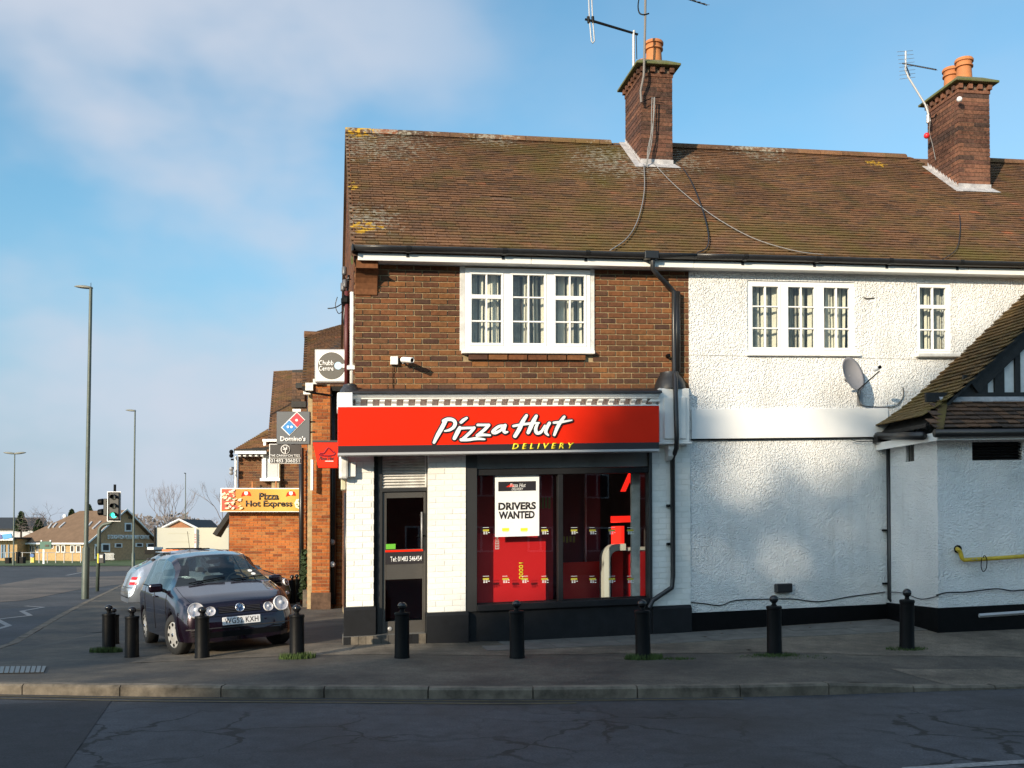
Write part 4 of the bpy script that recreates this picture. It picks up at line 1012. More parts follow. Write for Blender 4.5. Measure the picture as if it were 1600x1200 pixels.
mb = MB(B); a = fp(988, 768, -1.8); b = fp(982, 736, -1.8); mb.prism([(a[0], -1.8, a[1]), (a[0]+.06, -1.8, a[1]), (b[0]+.08, -1.8, b[1]), (b[0], -1.8, b[1])], (0, -.03, 0)); part('red_stripe', mb, mt['redglow'], shop)
fbox('window_pillar', *rect(988, 742, 1001, 925, -.25)[:2], -.34, -.28, ri, TRW, mt['whited'], shop)
# vertical lettering on the inner walls
q = rect(811, 879, 818, 905, -.16); text('00001', mt['yellow'], shop, B(q[1], -.168, q[2]), (0, 0, 1), -UT, q[3]-q[2], q[1]-q[0], .002, bold=.02)
q = rect(775, 838, 780, 858, -.16); text('EEEIIV', mt['board'], shop, B(q[1], -.168, q[2]), (0, 0, 1), -UT, q[3]-q[2], q[1]-q[0]+.01, .002)
q = rect(860, 881, 866, 907, -.7); text('PUDIT', mt['blindg'], shop, B(q[1]+.06, -2.09, q[2]-.1), (0, 0, 1), -UT, q[3]-q[2]+.1, q[1]-q[0]+.06, .002)
# yellow and white transfers on the glass: a small yellow block with thin white lines, too small to read
for row, yy in enumerate((829, 905)):
    for i, xx in enumerate((759, 790, 820, 851, 897, 926, 956, 985)):
        q = rect(xx-5, yy-4, xx+5, yy+5, .0); f = mt['yellow'] if (i+row) % 3 else mt['board']
        st = fbox('glass_transfer', q[0], q[1], -.003, .001, (q[2]+q[3])/2-.008, (q[2]+q[3])/2+.02, mt['yellowd'], sw)
        mb = MB(B); h = q[2]
        for j in range(3):
            for kk in range(3 if (i+j) % 2 else 2):
                a = q[0]+.012+kk*.032; mb.box(a, a+.022, -.003, .001, h+j*.016-.005, h+j*.016+.004)
        mb.box(q[0], q[1]-.02*(i % 2), -.003, .001, q[3]+.004, q[3]+.009)
        part('glass_transfer', mb, mt['board'], sw)
for x0, x1, y0, y1 in ((842, 868, 776, 794), (880, 907, 838, 848), (797, 815, 922, 930)):
    q = rect(x0, y0, x1, y1, -.5); mb = MB(B)
    n = 5
    for j in range(n): a = q[0]+(q[1]-q[0])*j/n; mb.box(a, a+(q[1]-q[0])/n*.62, -.744 if x0 < 850 else -.74, -.739, q[2]+(.01 if j % 2 else 0), q[3])
    if x0 > 800: part('window_lettering_block', mb, M('ochre_print', (.22, .14, .02), .5), shop)

# DRIVERS WANTED poster
pr = rect(774, 742, 843, 838, .03)
ps = fbox('poster', pr[0], pr[1], .000, .006, pr[2], pr[3], mt['board'], None)
tag(ps, 'white paper poster reading DRIVERS WANTED stuck to the shop window', 'poster')
q = rect(779, 752, 838, 767, .03); fbox('poster_banner', q[0], q[1], .006, .0075, q[2], q[3], mt['signblack'], ps)
for s_, y0, y1, x0, x1 in (('DRIVERS', 784.5, 796.5, 779, 838), ('WANTED', 798.5, 810.5, 779.5, 836)):
    q = rect(x0, y0, x1, y1, .03); text(s_, mt['signblack'], ps, B(q[0], .006, q[2]), UT, (0, 0, 1), q[1]-q[0], q[3]-q[2], .0015, bold=.045)
q = rect(797, 755, 822, 761, .03); text('Pizza Hut', mt['board'], ps, B(q[0], .0075, q[2]), UT, (0, 0, 1), q[1]-q[0], q[3]-q[2], .001, shear=.3)
q = rect(800, 762, 818, 766, .03); text('DELIVERY', mt['board'], ps, B(q[0], .0075, q[2]), UT, (0, 0, 1), q[1]-q[0], q[3]-q[2], .001, shear=.3)
mb = MB(B); a = fp(791, 761, .03); b = fp(800, 755, .03); mb.prism([(a[0], .0075, a[1]), (b[0]+.04, .0075, a[1]+.005), (b[0], .0075, b[1])], (0, .001, 0)); part('poster_logo', mb, mt['red'], ps)
for x0 in (785, 814):
    q = rect(x0, 825, x0+11, 831, .03); mb = MB(B); mb.box(q[0], q[1], .006, .0072, q[2]+.012, q[3]); mb.box(q[0]+.01, q[1]-.01, .006, .0072, q[2], q[2]+.006); part('poster_print', mb, mt['yellow'], ps)

# cornice, lead flashing, dentils ---------------------------------------
c0, c1 = PIL1[0]+.06, fs(1030, .3, 610)
w_l0, w_l1 = fw(612, 800, .36), fw(606, 800, .05)
mb = MB(B); mb.prism([(c0-.1, -.0, w_l1), (c0-.1, .36, w_l0+.01), (c0-.1, .38, w_l0-.022), (c0-.1, .35, w_l0-.022), (c0-.1, -.0, w_l0-.05)], (c1-c0+.12, 0, 0)); part('cornice_flashing', mb, mt['leadd'], shop, bev=.006)
wc = w_l0-.023
mb = MB(B); mb.prism([(c0, 0, wc), (c0, .33, wc), (c0, .33, wc-.02), (c0, .28, wc-.045), (c0, .28, wc-.055), (c0, 0, wc-.055)], (c1-c0, 0, 0)); cor = part('cornice', mb, mt['white'], shop)
mb = MB(B); mb.box(c0, c1, 0, .14, wc-.22, wc-.056); part('cornice_frieze', mb, M('pinkish_paint', (.66, .52, .46), .5), cor)
nd = 27
for i in range(nd):
    a = c0+.05+(c1-c0-.12)*i/(nd-1); mb = MB(B)
    mb.prism([(a, .141, wc-.057), (a, .26, wc-.057), (a, .26, wc-.085), (a, .20, wc-.11), (a, .20, wc-.135), (a, .141, wc-.15)], (.065, 0, 0)); part('dentil', mb, mt['white'], cor)
fbox('cornice_ledge', c0, c1, .0, .26, wc-.25, wc-.221, mt['white'], cor)
# end blocks, bell shaped caps and scroll bracket
def bell(s0, s1, d, w0, hgt, mat, parent):
    mb = MB(B); n = 9; cs = (s0+s1)/2; rs = (s1-s0)/2; rings = []
    prof = [(1., 0), (1., .05), (.94, .3), (.82, .6), (.62, .85), (.60, 1.0)]
    for f, h in prof:
        ring = []
        for i in range(n*2+1):
            a = math.pi*i/(2*n); ring.append((cs-rs*f*math.cos(a), d+.26*f*math.sin(a)**.8, w0+hgt*h))
        rings.append(ring)
    m = len(rings[0])
    for r_ in rings: mb.v += [B(*p) for p in r_]
    for j in range(len(rings)-1):
        for i in range(m-1): mb.f.append((j*m+i, j*m+i+1, (j+1)*m+i+1, (j+1)*m+i))
    mb.f.append(tuple((len(rings)-1)*m+i for i in range(m))); mb.f.append(tuple(range(m))[::-1])
    return part('lead_cap', mb, mat, parent, angle=40)
blk0, blk1 = fs(1031, .25, 650), fs(1077, .2, 650)
wb0, wb1 = fw(691, 1050, .2), fw(607, 1050, .2)
mb = MB(B); mb.box(blk0, blk1, -.01, .22, wb0, wb1); mb.box(blk0+.06, blk1-.06, .221, .25, wb0+.04, wb1-.12); eb = part('console_block', mb, mt['white'], shop, bev=.012)
mb = MB(B); mb.prism([(blk0-.16, .1, wc-.1), (blk0, .1, wc-.1), (blk0, .1, wb1), ], (0, .16, 0)); part('console_ramp', mb, mt['white'], shop)
fbox('console_ledge', blk0-.02, blk1+.02, -.01, .26, wb0-.03, wb0-.001, mt['white'], shop, bev=.006)
bell(blk0, blk1, .0, wb1+.001, fw(580, 1050, .15)-wb1, mt['leadd'], shop)
mb = MB(B); sc0 = blk0+.14
pr_ = [(.0, wb0-.03), (.20, wb0-.03), (.22, wb0-.10), (.19, wb0-.19), (.12, wb0-.24), (.06, wb0-.25), (0, wb0-.26)]
mb.prism([(sc0, d, w) for d, w in pr_], (.13, 0, 0)); part('scroll_bracket', mb, mt['white'], shop, bev=.012)
ls0, ls1 = fs(527, .40, 620), fs(549, .40, 620)
mb = MB(B); mb.box(ls0, ls1+.02, -.02, .40, fw(640, 537, .4), fw(613, 537, .4)); part('console_block', mb, mt['white'], shop, bev=.01)
bell(ls0+.02, ls1+.14, .05, fw(613, 537, .4)+.002, .14, mt['leadd'], shop)
mb = MB(B); mb.box(ls0+.03, ls1-.03, -.02, .20, fw(748, 540, .2), fw(706, 540, .3)); part('scroll_bracket', mb, mt['whited'], shop, bev=.03, seg=2)
fbox('corner_box', fs(533, .1, 770), fs(541, .1, 770)-.005, -.1, .05, fw(765, 540, .1), fw(745, 540, .1), M('cream_box', (.55, .52, .36), .5), shop, bev=.008)
fbox('meter_box', fs(545, .12, 725), fs(556, .12, 725), .065, .15, fw(745, 550, .12), fw(722, 550, .12), mt['white'], shop, bev=.006)
# alarm and pipes up the left corner
mb = MB(); mb.tube([B(-.035, -.05, fw(598, 545)), B(-.035, -.05, fw(455, 545))], .028, 8); part('corner_pipe', mb, mt['white'], shop, smooth=True)
mb = MB(); mb.tube([B(-.10, -.25, fw(598, 545)), B(-.10, -.25, fw(448, 545))], .03, 8); part('corner_pipe', mb, M('maroon_pipe', (.10, .02, .02), .5), shop, smooth=True)
fbox('pipe_clip', -.10, .0, -.06, .0, fw(577, 545), fw(571, 545), mt['white'], shop)
for yy, px_ in ((424, 538), (444, 539), (449, 536)):
    a = at(px_, yy, 13.35); mb = MB(); mb.lathe([(.032, 0), (.034, .02), (.034, .10), (.026, .11)], a-V((0, 0, .05)), (0, 0, 1), 10); ins = part('insulator', mb, M('grey_insulator', (.10, .10, .11), .4), shop, smooth=True)
    mb = MB(); mb.tube(spline([a+V((0, 0, -.06)), a+V((.02, 0, -.11)), a+V((.09, .02, -.10))], 5), .007, 5); part('insulator_arm', mb, mt['black'], ins)
cable(shop, [at(545, 430, 13.4), at(543, 455, 13.4), at(540, 470, 13.4)], .018)
a = at(541, 470, 13.35); mb = MB(); mb.ball(a, .075, 10, (1, 1, 1.2)); part('junction_box', mb, mt['black'], shop)
cable(shop, [at(540, 474, 13.35), at(538, 500, 13.35), at(544, 520, 13.4), at(546, 560, 13.4)], .022)
cable(shop, [at(541, 470, 13.35), at(525, 480, 13.3), at(512, 482, 13.3)], .008)
cable(shop, [at(541, 478, 13.35), at(530, 490, 13.3), at(524, 478, 13.3), at(527, 464, 13.3)], .006)

# downpipes
px_ = lambda *p: B(*p)
hs = gx(1017)
dp = [B(hs, EAVE_D+.07, W_EAVE+.08), B(hs, EAVE_D+.07, W_EAVE-.06), B(fs(1030, .25, 435), .25, fw(432, 1030, .25)), B(fs(1046, .09, 448), .09, fw(448, 1046, .09)), B(fs(1053, .08, 455), .08, fw(456, 1053, .08)), B(fs(1053, .08, 455), .08, fw(580, 1053, .08)),
      B(fs(1055, .30, 590), .30, fw(592, 1055, .3)), B(fs(1057, .30, 590), .30, fw(680, 1057, .3)), B(fs(1057, .28, 700), .28, fw(700, 1057, .28)), B(fs(1051, .10, 715), .10, fw(718, 1051, .1)), B(fs(1051, .10, 725), .10, fw(900, 1051, .1)), B(fs(1050, .10, 915), .10, fw(918, 1051, .1)), B(fs(1020, .14, 938), .14, fw(938, 1020, .14)), B(fs(1014, .15, 945), .15, fw(950, 1014, .15))]
mb = MB(); mb.tube(dp, [.034]*14, 10); pipe = part('downpipe', mb, mt['gutter'], shop, angle=50)
mb = MB(); mb.tube([B(fs(1057, .06, 460), .06, fw(456, 1057, .06)), B(fs(1057, .06, 460), .06, fw(582, 1057, .06))], .055, 10); part('soil_pipe', mb, mt['plastic'], shop, smooth=True)
for yy in (555, 790, 850): fbox('pipe_bracket', fs(1043, .1, yy), fs(1047, .1, yy), .02, .11, fw(yy+2, 1050, .1), fw(yy-2, 1050, .1), mt['black'], pipe)

# ------------------------------------------------------------------ white house front
AN0 = fs(1386, 0, 800)
mb = MB(B); holed(mb, S_END+.002, S_R, W_BASE, W_EAVE, -.2, .02, [WR, WN]); part('pebbledash_wall', mb, mt['dash'], house)
fbox('party_wall', S_END+.01, S_END+.1, 2*RIDGE_D+.3, -.21, W_BASE, W_EAVE, mt['room'], house)
fbox('back_wall', S_END+.01, S_R, 2*RIDGE_D, 2*RIDGE_D+.2, W_BASE, W_EAVE, mt['dash'], house)
fbox('end_wall', S_R-.2, S_R-.002, 2*RIDGE_D+.25, -.21, W_BASE, W_EAVE, mt['dash'], house)
fbox('loft_floor', S_END+.12, S_R-.22, 2*RIDGE_D+.3, -.24, W_EAVE-.02, W_EAVE+.05, mt['room'], house)
w3 = (WR[1]-WR[0])/3
F = window(house, WR, [WR[0]+w3, WR[0]+2*w3], d=.0, fr=.055, seed=11)
fbox('sill', WR[0]-.03, WR[1]+.06, -.02, .07, WR[2]-.04, WR[2]-.001, mt['white'], F, bev=.005)
F = window(house, WN, [], d=.0, fr=.035, bars=(.33, .68), trans=[1], seed=5, curtain='none')
fbox('sill', WN[0]-.04, WN[1]+.12, -.02, .10, WN[2]-.06, WN[2]-.005, mt['whited'], F, bev=.01)
pw0, pw1 = fw(960, 1230, .06)-.0, fw(687, 1230, .06)
fbox('plinth', S_END+.004, AN0+.2, .0, .06, W_BASE, fw(951, 1230, .06), mt['black'], house)
# signboard, blank
wb_0 = fw(684, 1230, .08); wb_1 = fw(638, 1230, .08)
sb = fbox('blank_board', S_END+.02, AN0+.0, .021, .055, wb_0, wb_1, mt['board'], None, bev=.004)
tag(sb, 'long blank white board across the front of the pebbledash house', 'signboard')
fbox('board_edge', S_END+.02, AN0, .021, .065, wb_0-.018, wb_0-.001, mt['black'], sb)
fbox('balanced_flue', fs(1213, .1, 918), fs(1238, .1, 918), .021, .12, fw(926, 1225, .1), fw(912, 1225, .1), mt['plastic'], house, bev=.012)
def fpt(px, py, d=.03): s, w = fp(px, py, d); return B(s, d, w)
cable(house, [fpt(*p) for p in ((1078, 941), (1100, 943), (1125, 946), (1150, 938), (1200, 936), (1240, 936), (1280, 940), (1330, 932), (1383, 925))], .008)
cable(house, [fpt(*p, .025) for p in ((1078, 554), (1165, 556), (1335, 559), (1480, 562))], .0035, 'whited')
cable(house, [fpt(*p, .025) for p in ((1369, 448), (1370, 560), (1371, 609))], .0035, 'whited')
cable(house, [fpt(*p, .05) for p in ((1340, 590), (1342, 625), (1350, 634), (1380, 636), (1400, 634), (1411, 620), (1411, 605))], .008, 'slab')
cable(house, [fpt(*p, .09) for p in ((1330, 687), (1345, 690), (1385, 688))], .006)
mb = MB(); s_, w_ = fp(1358, 465, .03); mb.tube([B(s_-.09, .03, w_), B(s_-.04, .035, w_-.015), B(s_+.08, .03, w_-.005)], .009, 6); part('wall_stay', mb, mt['slab'], house)
mb = MB(); mb.tube([B(AN0-.02, .09, fw(684, 1385, .09)), B(AN0-.02, .09, fw(936, 1385, .09)), B(AN0+.03, .12, fw(942, 1388, .09))], .036, 10); pipe = part('downpipe', mb, mt['plastic'], house, smooth=True)
for yy in (829, 912): fbox('pipe_bracket', AN0-.1, AN0-.05, .02, .09, fw(yy+1, 1380), fw(yy-2, 1380), mt['black'], pipe)
# ------------------------------------------------------------------ gabled annexe at the right
AD = 1.25; anx = thing('gabled_annexe', 'low white annexe with a steep mossy tiled roof and half timbered gable at right edge', 'building', B(AN0, .1, .3))
A0 = fs(1463, AD, 850); A0 = max(A0, AN0-.02); A1 = A0+5.2
WA = fw(688, 1500, AD)
mb = MB(B); vent = rect(1519, 690, 1597, 719, AD); vent = (vent[0], vent[1], vent[2], min(vent[3], WA-.01)); holed(mb, A0, A1, W_BASE, WA, AD-.2, AD, [vent]); part('front_wall', mb, mt['dash'], anx)
sv = [(AD*.32, AD*.32+.17)]
svw0, svw1 = fw(722, 1430, .5), fw(696, 1430, .5)
mb = MB(B); mb.box(A0+.002, A0+.2, .021, AD-.201, W_BASE, svw0); mb.box(A0+.002, A0+.2, .021, .52, svw0, svw1); mb.box(A0+.002, A0+.2, .72, AD-.201, svw0, svw1); mb.box(A0+.002, A0+.2, .021, AD-.201, svw1, WA+.0); part('side_wall', mb, mt['dash'], anx)
fbox('side_vent_back', A0+.1, A0+.12, .50, .74, svw0-.03, svw1+.02, mt['room'], anx)
for i in range(3): fbox('vent_bar', A0+.02, A0+.04, .55+i*.055, .57+i*.055, svw0, svw1, mt['slab'], anx)
v = fbox('vent', vent[0], vent[1], AD-.10, AD-.08, vent[2], vent[3], mt['room'], anx)
for i in range(6):
    w = vent[2]+(vent[3]-vent[2])*(i+.1)/6; mb = MB(B); mb.prism([(vent[0], AD-.01, w), (vent[0], AD-.02, w-.006), (vent[0], AD-.07, w+.02), (vent[0], AD-.06, w+.026)], (vent[1]-vent[0], 0, 0)); part('vent_slat', mb, mt['plastic'], v)
wpl = fw(950, 1463, AD)
fbox('plinth', A0-.03, A1, AD+.001, AD+.05, W_BASE, wpl, mt['black'], anx)
fbox('plinth', A0-.045, A0+.001, .061, AD+.05, W_BASE, wpl, mt['black'], anx)
# roof slopes
EA = (AN0-.12, fp(1388, 676, 0)[1]); tp = fp(1600, 462, 0)
run = (tp[0]-EA[0]); rise = tp[1]-EA[1]; sl = math.hypot(run, rise); ax_ = (run/sl, rise/sl)
half = 3.35; SLN = half/ax_[0]
GD = AD-.28
def AR(k, d, h=0.): return B(EA[0]+ax_[0]*k - ax_[1]*h, d, EA[1]+ax_[1]*k + ax_[0]*h)
def ARR(k, d, h=0.): return B(EA[0]+2*half-ax_[0]*k + ax_[1]*h, d, EA[1]+ax_[1]*k + ax_[0]*h)
mb = MB(); q = [AR(0, .02), AR(0, GD+.18), AR(SLN, GD+.18), AR(SLN, .02)]; nn = V((0, 0, -.05)); mb.v = q+[p+nn for p in q]; mb.f = [(0, 1, 2, 3), (4, 5, 6, 7)]+[(i, (i+1) % 4, 4+(i+1) % 4, 4+i) for i in range(4)]
q = [ARR(0, .02), ARR(0, GD+.18), ARR(SLN, GD+.18), ARR(SLN, .02)]; n0 = len(mb.v); mb.v += q+[p+nn for p in q]; mb.f += [tuple(i+n0 for i in f) for f in mb.f[:6]]
ar = part('roof', mb, mt['timber'], anx)
# individual tiles on the visible slope
def small_tile(up, rt, n, L_=.15, wd=.165, mat='tilem'):
    m = MB(); x = wd/2-.003; t = .014; q = []
    for h in (0, t): q += [rt*-x+n*(h+.025), rt*x+n*(h+.025), rt*x+up*L_+n*h*.3, rt*-x+up*L_+n*h*.3]
    m.v = q; m.f = [(3, 2, 1, 0), (4, 5, 6, 7), (0, 1, 5, 4), (1, 2, 6, 5), (2, 3, 7, 6), (3, 0, 4, 7)]; return m.mesh('roof_tile', mt[mat])
upA = (AR(1, 0)-AR(0, 0)).normalized(); tA = small_tile(upA, NO.copy(), upA.cross(NO).normalized() if upA.cross(NO).z > 0 else NO.cross(upA).normalized())
k = 0; r_ = 0; bell_k = .9
while k < SLN-.05:
    d = .06 if r_ % 2 else .14
    while d < GD+.20:
        lift = .0; kick = max(0, bell_k-k); h = .10*(kick/bell_k)**2 if kick else 0      # sprocketed foot of the slope
        o = bpy.data.objects.new('roof_tile', tA); COL.objects.link(o); o.parent = ar; o.location = AR(k+rnd.uniform(-.006, .006), d, h+rnd.uniform(0, .006)); o.rotation_euler = (rnd.uniform(-.02, .02), 0, rnd.uniform(-.02, .02))
        d += .165
    k += .1; r_ += 1
rt_ = MB(); k = 0
# ridge
mb = MB(B); apx = (EA[0]+half, EA[1]+ax_[1]*SLN); mb.prism([(apx[0]-.13, 0, apx[1]-.08), (apx[0], 0, apx[1]+.08), (apx[0]+.13, 0, apx[1]-.08)], (0, GD+.2, 0)); part('ridge', mb, mt['tilem'], ar)
# gable: black timber boards with white infill panels
gb = fp(1500, 625, GD)[1]
mb = MB(B); s_a = EA[0] + (gb-EA[1])/ax_[1]*ax_[0]+.1; mb.prism([(s_a, GD-.05, gb), (2*(EA[0]+half)-s_a, GD-.05, gb), (apx[0], GD-.05, apx[1]-.12)], (0, .05, 0)); gp_w = part('gable_infill', mb, M('gable_white', (.72, .72, .70), .6, var=.2, vs=5), anx)
fbox('gable_rail', s_a-.4, 2*(EA[0]+half)-s_a+.3, GD+.001, GD+.04, gb-.03, gb+.10, mt['timber'], anx)
pst = [1535.5+0, 1564]
cut = [(1512, 1541), (1551, 1567), (1583, 1592), (1606, 1622)]
xs_ = [(1500, 1541), (1552, 1567), (1584, 1590+0), (1608, 1630), (1648, 1664), (1680, 1700)]
posts = [(fs(a, GD, 600), fs(b, GD, 600)) for a, b in ((1503, 1541), (1552, 1567), (1584, 1592), (1612, 1630), (1652, 1670), (1692, 1712), (1735, 1755))]
for a, b in posts:
    m_ = (a+b)/2; f = min(m_-EA[0], 2*(half)-(m_-EA[0])); top = EA[1]+f*ax_[1]/ax_[0]-.05
    if top > gb+.15: fbox('gable_post', a, b, GD+.001, GD+.035, gb+.101, top, mt['timber'], anx)
for side, fn in ((0, AR), (1, ARR)):
    mb = MB(); k0 = .95; q = [fn(k0, GD+.041, -.24), fn(k0, GD+.041, -.03), fn(SLN, GD+.041, -.03), fn(SLN, GD+.041, -.24)]; mb.v = q+[p+NO*.04 for p in q]; mb.f = [(0, 1, 2, 3), (4, 5, 6, 7)]+[(i, (i+1) % 4, 4+(i+1) % 4, 4+i) for i in range(4)]; part('barge_board', mb, mt['timber'], anx)
# pent roof below the gable with its own tile rows, lead on top, hip at the left
pd0, pw0_ = GD+.02, gb-.02; pd1, pw1_ = AD+.28, fp(1500, 671, AD+.28)[1]
pl = math.hypot(pd1-pd0, pw0_-pw1_); ud, uw_ = (pd0-pd1)/pl, (pw0_-pw1_)/pl
up2 = NO*ud+V((0, 0, uw_)); n2 = UT.cross(up2).normalized(); n2 = n2 if n2.z > 0 else -n2
def PR(s, k, h=0.): return B(s, pd1+ud*k, pw1_+uw_*k)+n2*h
pa = A0-.22
mb = MB(); q = [PR(pa, 0), PR(A1, 0), PR(A1, pl), PR(pa+.45, pl)]; mb.v = q+[p+V((0, 0, -.05)) for p in q]; mb.f = [(0, 1, 2, 3), (4, 5, 6, 7)]+[(i, (i+1) % 4, 4+(i+1) % 4, 4+i) for i in range(4)]; pr2 = part('pent_roof', mb, mt['timber'], anx)
mt['tilepent'] = mt['tiled']  # alias of the dark roof tile
tB = small_tile(up2, UT.normalized(), n2, mat='tiled'); k = 0; r_ = 0; cnt = 0; rest = MB()
while k < pl-.04:
    s = pa+.45*k/pl + (0 if r_ % 2 else .08)
    while s < A1-.1:
        p = PR(s+rnd.uniform(-.006, .006), k+rnd.uniform(-.008, .008), rnd.uniform(0, .008))
        if s < fs(1640, AD, 650):
            o = bpy.data.objects.new('roof_tile', tB); COL.objects.link(o); o.parent = pr2; o.location = p; o.rotation_euler = (0, 0, rnd.uniform(-.02, .02))
        else: b = len(rest.v); rest.v += [v.co+p for v in tB.vertices]; rest.f += [tuple(i+b for i in f.vertices) for f in tB.polygons]
        s += .165
    k += .1; r_ += 1
if rest.v: part('tile_courses', rest, mt['tiled'], pr2, kind='stuff')
mb = MB(); q = [PR(pa, -.02, .03), PR(pa+.10, -.02, .05), PR(pa+.55, pl, .06), PR(pa+.42, pl, .03)]; mb.v = q+[p+V((0, 0, -.04)) for p in q]; mb.f = [(0, 1, 2, 3), (4, 5, 6, 7)]+[(i, (i+1) % 4, 4+(i+1) % 4, 4+i) for i in range(4)]; part('hip_tile', mb, mt['tilem'], anx)
mb = MB(); q = [PR(pa+.42, pl-.05, .045), PR(A1, pl-.05, .045), PR(A1, pl+.02, .06), PR(pa+.42, pl+.02, .06)]; mb.v = q+[p+V((0, 0, -.02)) for p in q]; mb.f = [(0, 1, 2, 3), (4, 5, 6, 7)]+[(i, (i+1) % 4, 4+(i+1) % 4, 4+i) for i in range(4)]; part('lead_strip', mb, mt['lead'], anx)
# soffit, white fascia, gutters
fbox('soffit', A0-.02, A1, AD+.001, pd1-.06, WA, WA+.02, mt['white'], anx)
fbox('fascia_board', pa+.08, A1, pd1-.06, pd1-.03, WA-.02, pw1_-.02, mt['white'], anx, bev=.005)
fbox('fascia_board', pa+.08-.025, pa+.079, .03, pd1-.03, WA-.02, pw1_-.03, mt['white'], anx)
fbox('soffit', pa+.08, A0-.001, .03, pd1-.061, WA, WA+.02, mt['white'], anx)
mb = MB(); mb.tube([B(pa-.02, pd1+.03, pw1_-.05), B(A1, pd1+.03, pw1_-.05)], .055, 8); part('gutter', mb, mt['plastic'], anx, smooth=True)
mb = MB(); mb.tube([B(EA[0]-.06, .05, EA[1]-.05), B(pa-.03, pd1-.2, pw1_-.06)], .055, 8); part('gutter', mb, mt['plastic'], anx, smooth=True)
fbox('outlet_box', EA[0]-.12, EA[0]+.06, .03, .16, fw(692, 1388, .05), fw(680, 1388, .05), mt['plastic'], anx)
# yellow gas pipe
def fa(px, py, d=AD+.05): s, w = fp(px, py, d); return B(s, d, w)
mb = MB(); mb.tube(spline([fa(1496, 858, AD-.02), fa(1496, 858, AD+.09), fa(1500, 862, AD+.10), fa(1503, 872, AD+.10)], 5) + [fa(1506, 875, AD+.10), fa(1560, 872, AD+.10), fa(1700, 862, AD+.1)], .028, 10)
gpipe = part('gas_pipe', mb, mt['gas'], None, smooth=True); tag(gpipe, 'yellow gas pipe running along the white annexe wall at right', 'pipe')
mb = MB(); mb.lathe([(.055, -.01), (.055, .02), (.04, .03)], fa(1496, 858, AD), NO, 14); part('wall_collar', mb, mt['black'], gpipe)
for x in (1520, 1526): 
    mb = MB(); mb.tube([fa(x, 872, AD), fa(x, 874, AD+.14)], .009, 6); part('pipe_clip', mb, mt['steel'], gpipe)
mb = MB(); mb.tube(spline([fa(1534, 872, AD+.13), fa(1533, 885, AD+.11), fa(1536, 893, AD+.1), fa(1541, 888, AD+.11), fa(1542, 874, AD+.14), fa(1538, 868, AD+.13), fa(1536, 872, AD+.12)], 5), .006, 5); part('cable_loop', mb, mt['black'], gpipe, smooth=True)
cable(anx, [fa(*p) for p in ((1463, 930), (1480, 926), (1510, 925), (1555, 920), (1580, 923), (1600, 922), (1680, 918))], .010)
cable(anx, [B(A0-.025, .15, fw(925, 1400, .2)), B(A0-.025, .5, fw(927, 1415, .5)), B(A0-.03, .9, fw(936, 1440, .9)), B(A0-.02, AD+.03, fw(931, 1463, AD))], .007)
mb = MB(); q0, q1 = fa(1530, 962, AD+.07), fa(1700, 950, AD+.07); mb.tube([q0, q1], .028, 4); lp = part('metal_strip', mb, mt['alu'], None); tag(lp, 'thin bare metal strip lying along the foot of the annexe wall', 'strip')

# ------------------------------------------------------------------ pizza sign
SG = .46
r = (fs(528, SG, 670), fs(1030, SG, 670), fw(706, 778, SG), fw(635, 778, SG))
sgn = fbox('shop_sign', r[0], r[1], .24, SG, r[2], r[3], mt['red'], None, bev=.004)
tag(sgn, 'long red shop fascia sign reading Pizza Hut DELIVERY above the door and window', 'shop sign')
wbk = fw(694, 778, SG); mb = MB(B); mb.box(r[0]+.002, r[1]-.002, SG+.0005, SG+.004, r[2]+.012, wbk); part('black_band', mb, mt['signblack'], sgn)
mb = MB(B); mb.box(r[0], r[1], .24, SG+.008, r[2]-.018, r[2]+.012); part('sign_trim', mb, mt['alu'], sgn)
mb = MB(B); mb.box(r[0], r[1], .24, SG+.006, r[3], r[3]+.014); part('sign_trim', mb, mt['white'], sgn)
XS, YS = 280/1600, 90/514.
def place(zx, zy, h): 
    s, w = fp(640+zx*XS, 630+zy*YS, SG); return B(s, SG+h, w)
ST = [([(318, 160), (290, 215), (250, 285), (216, 352)], [34, 36, 34, 22]), ([(300, 160), (335, 146), (382, 150), (405, 178), (392, 215), (355, 240), (312, 250)], [26, 30, 28, 30, 28, 22, 12]),
      ([(446, 222), (425, 262), (398, 315)], [30, 36, 30]), ([(458, 172), (478, 154), (508, 134)], [26, 28, 18]),
      ([(462, 225), (510, 223), (574, 222)], [22, 20, 20]), ([(574, 222), (540, 262), (470, 325)], [26, 26, 26]), ([(458, 328), (520, 328), (590, 318), (668, 324)], [26, 24, 26, 12]),
      ([(606, 196), (650, 196), (706, 196)], [22, 20, 20]), ([(704, 198), (668, 236), (604, 288)], [26, 26, 24]), ([(600, 290), (650, 284), (716, 288)], [24, 24, 14]),
      ([(842, 204), (800, 208), (762, 232), (742, 258), (764, 266), (808, 244), (838, 212)], [22, 24, 26, 30, 26, 22, 22]), ([(850, 200), (838, 240), (848, 262), (872, 258)], [26, 28, 24, 12]),
      ([(1040, 112), (1005, 170), (975, 235), (938, 296)], [24, 34, 34, 30]), ([(1128, 116), (1104, 160), (1078, 215), (1056, 264)], [24, 34, 34, 28]), ([(924, 206), (990, 194), (1070, 184), (1152, 178)], [20, 20, 20, 12]),
      ([(1136, 188), (1122, 232), (1134, 268), (1172, 256), (1204, 200)], [22, 26, 28, 24, 12]), ([(1244, 180), (1220, 225), (1212, 262), (1234, 288)], [26, 28, 26, 12]),
      ([(1376, 124), (1344, 168), (1312, 225), (1288, 286)], [22, 28, 28, 20]), ([(1284, 176), (1350, 170), (1444, 154)], [18, 22, 10])]
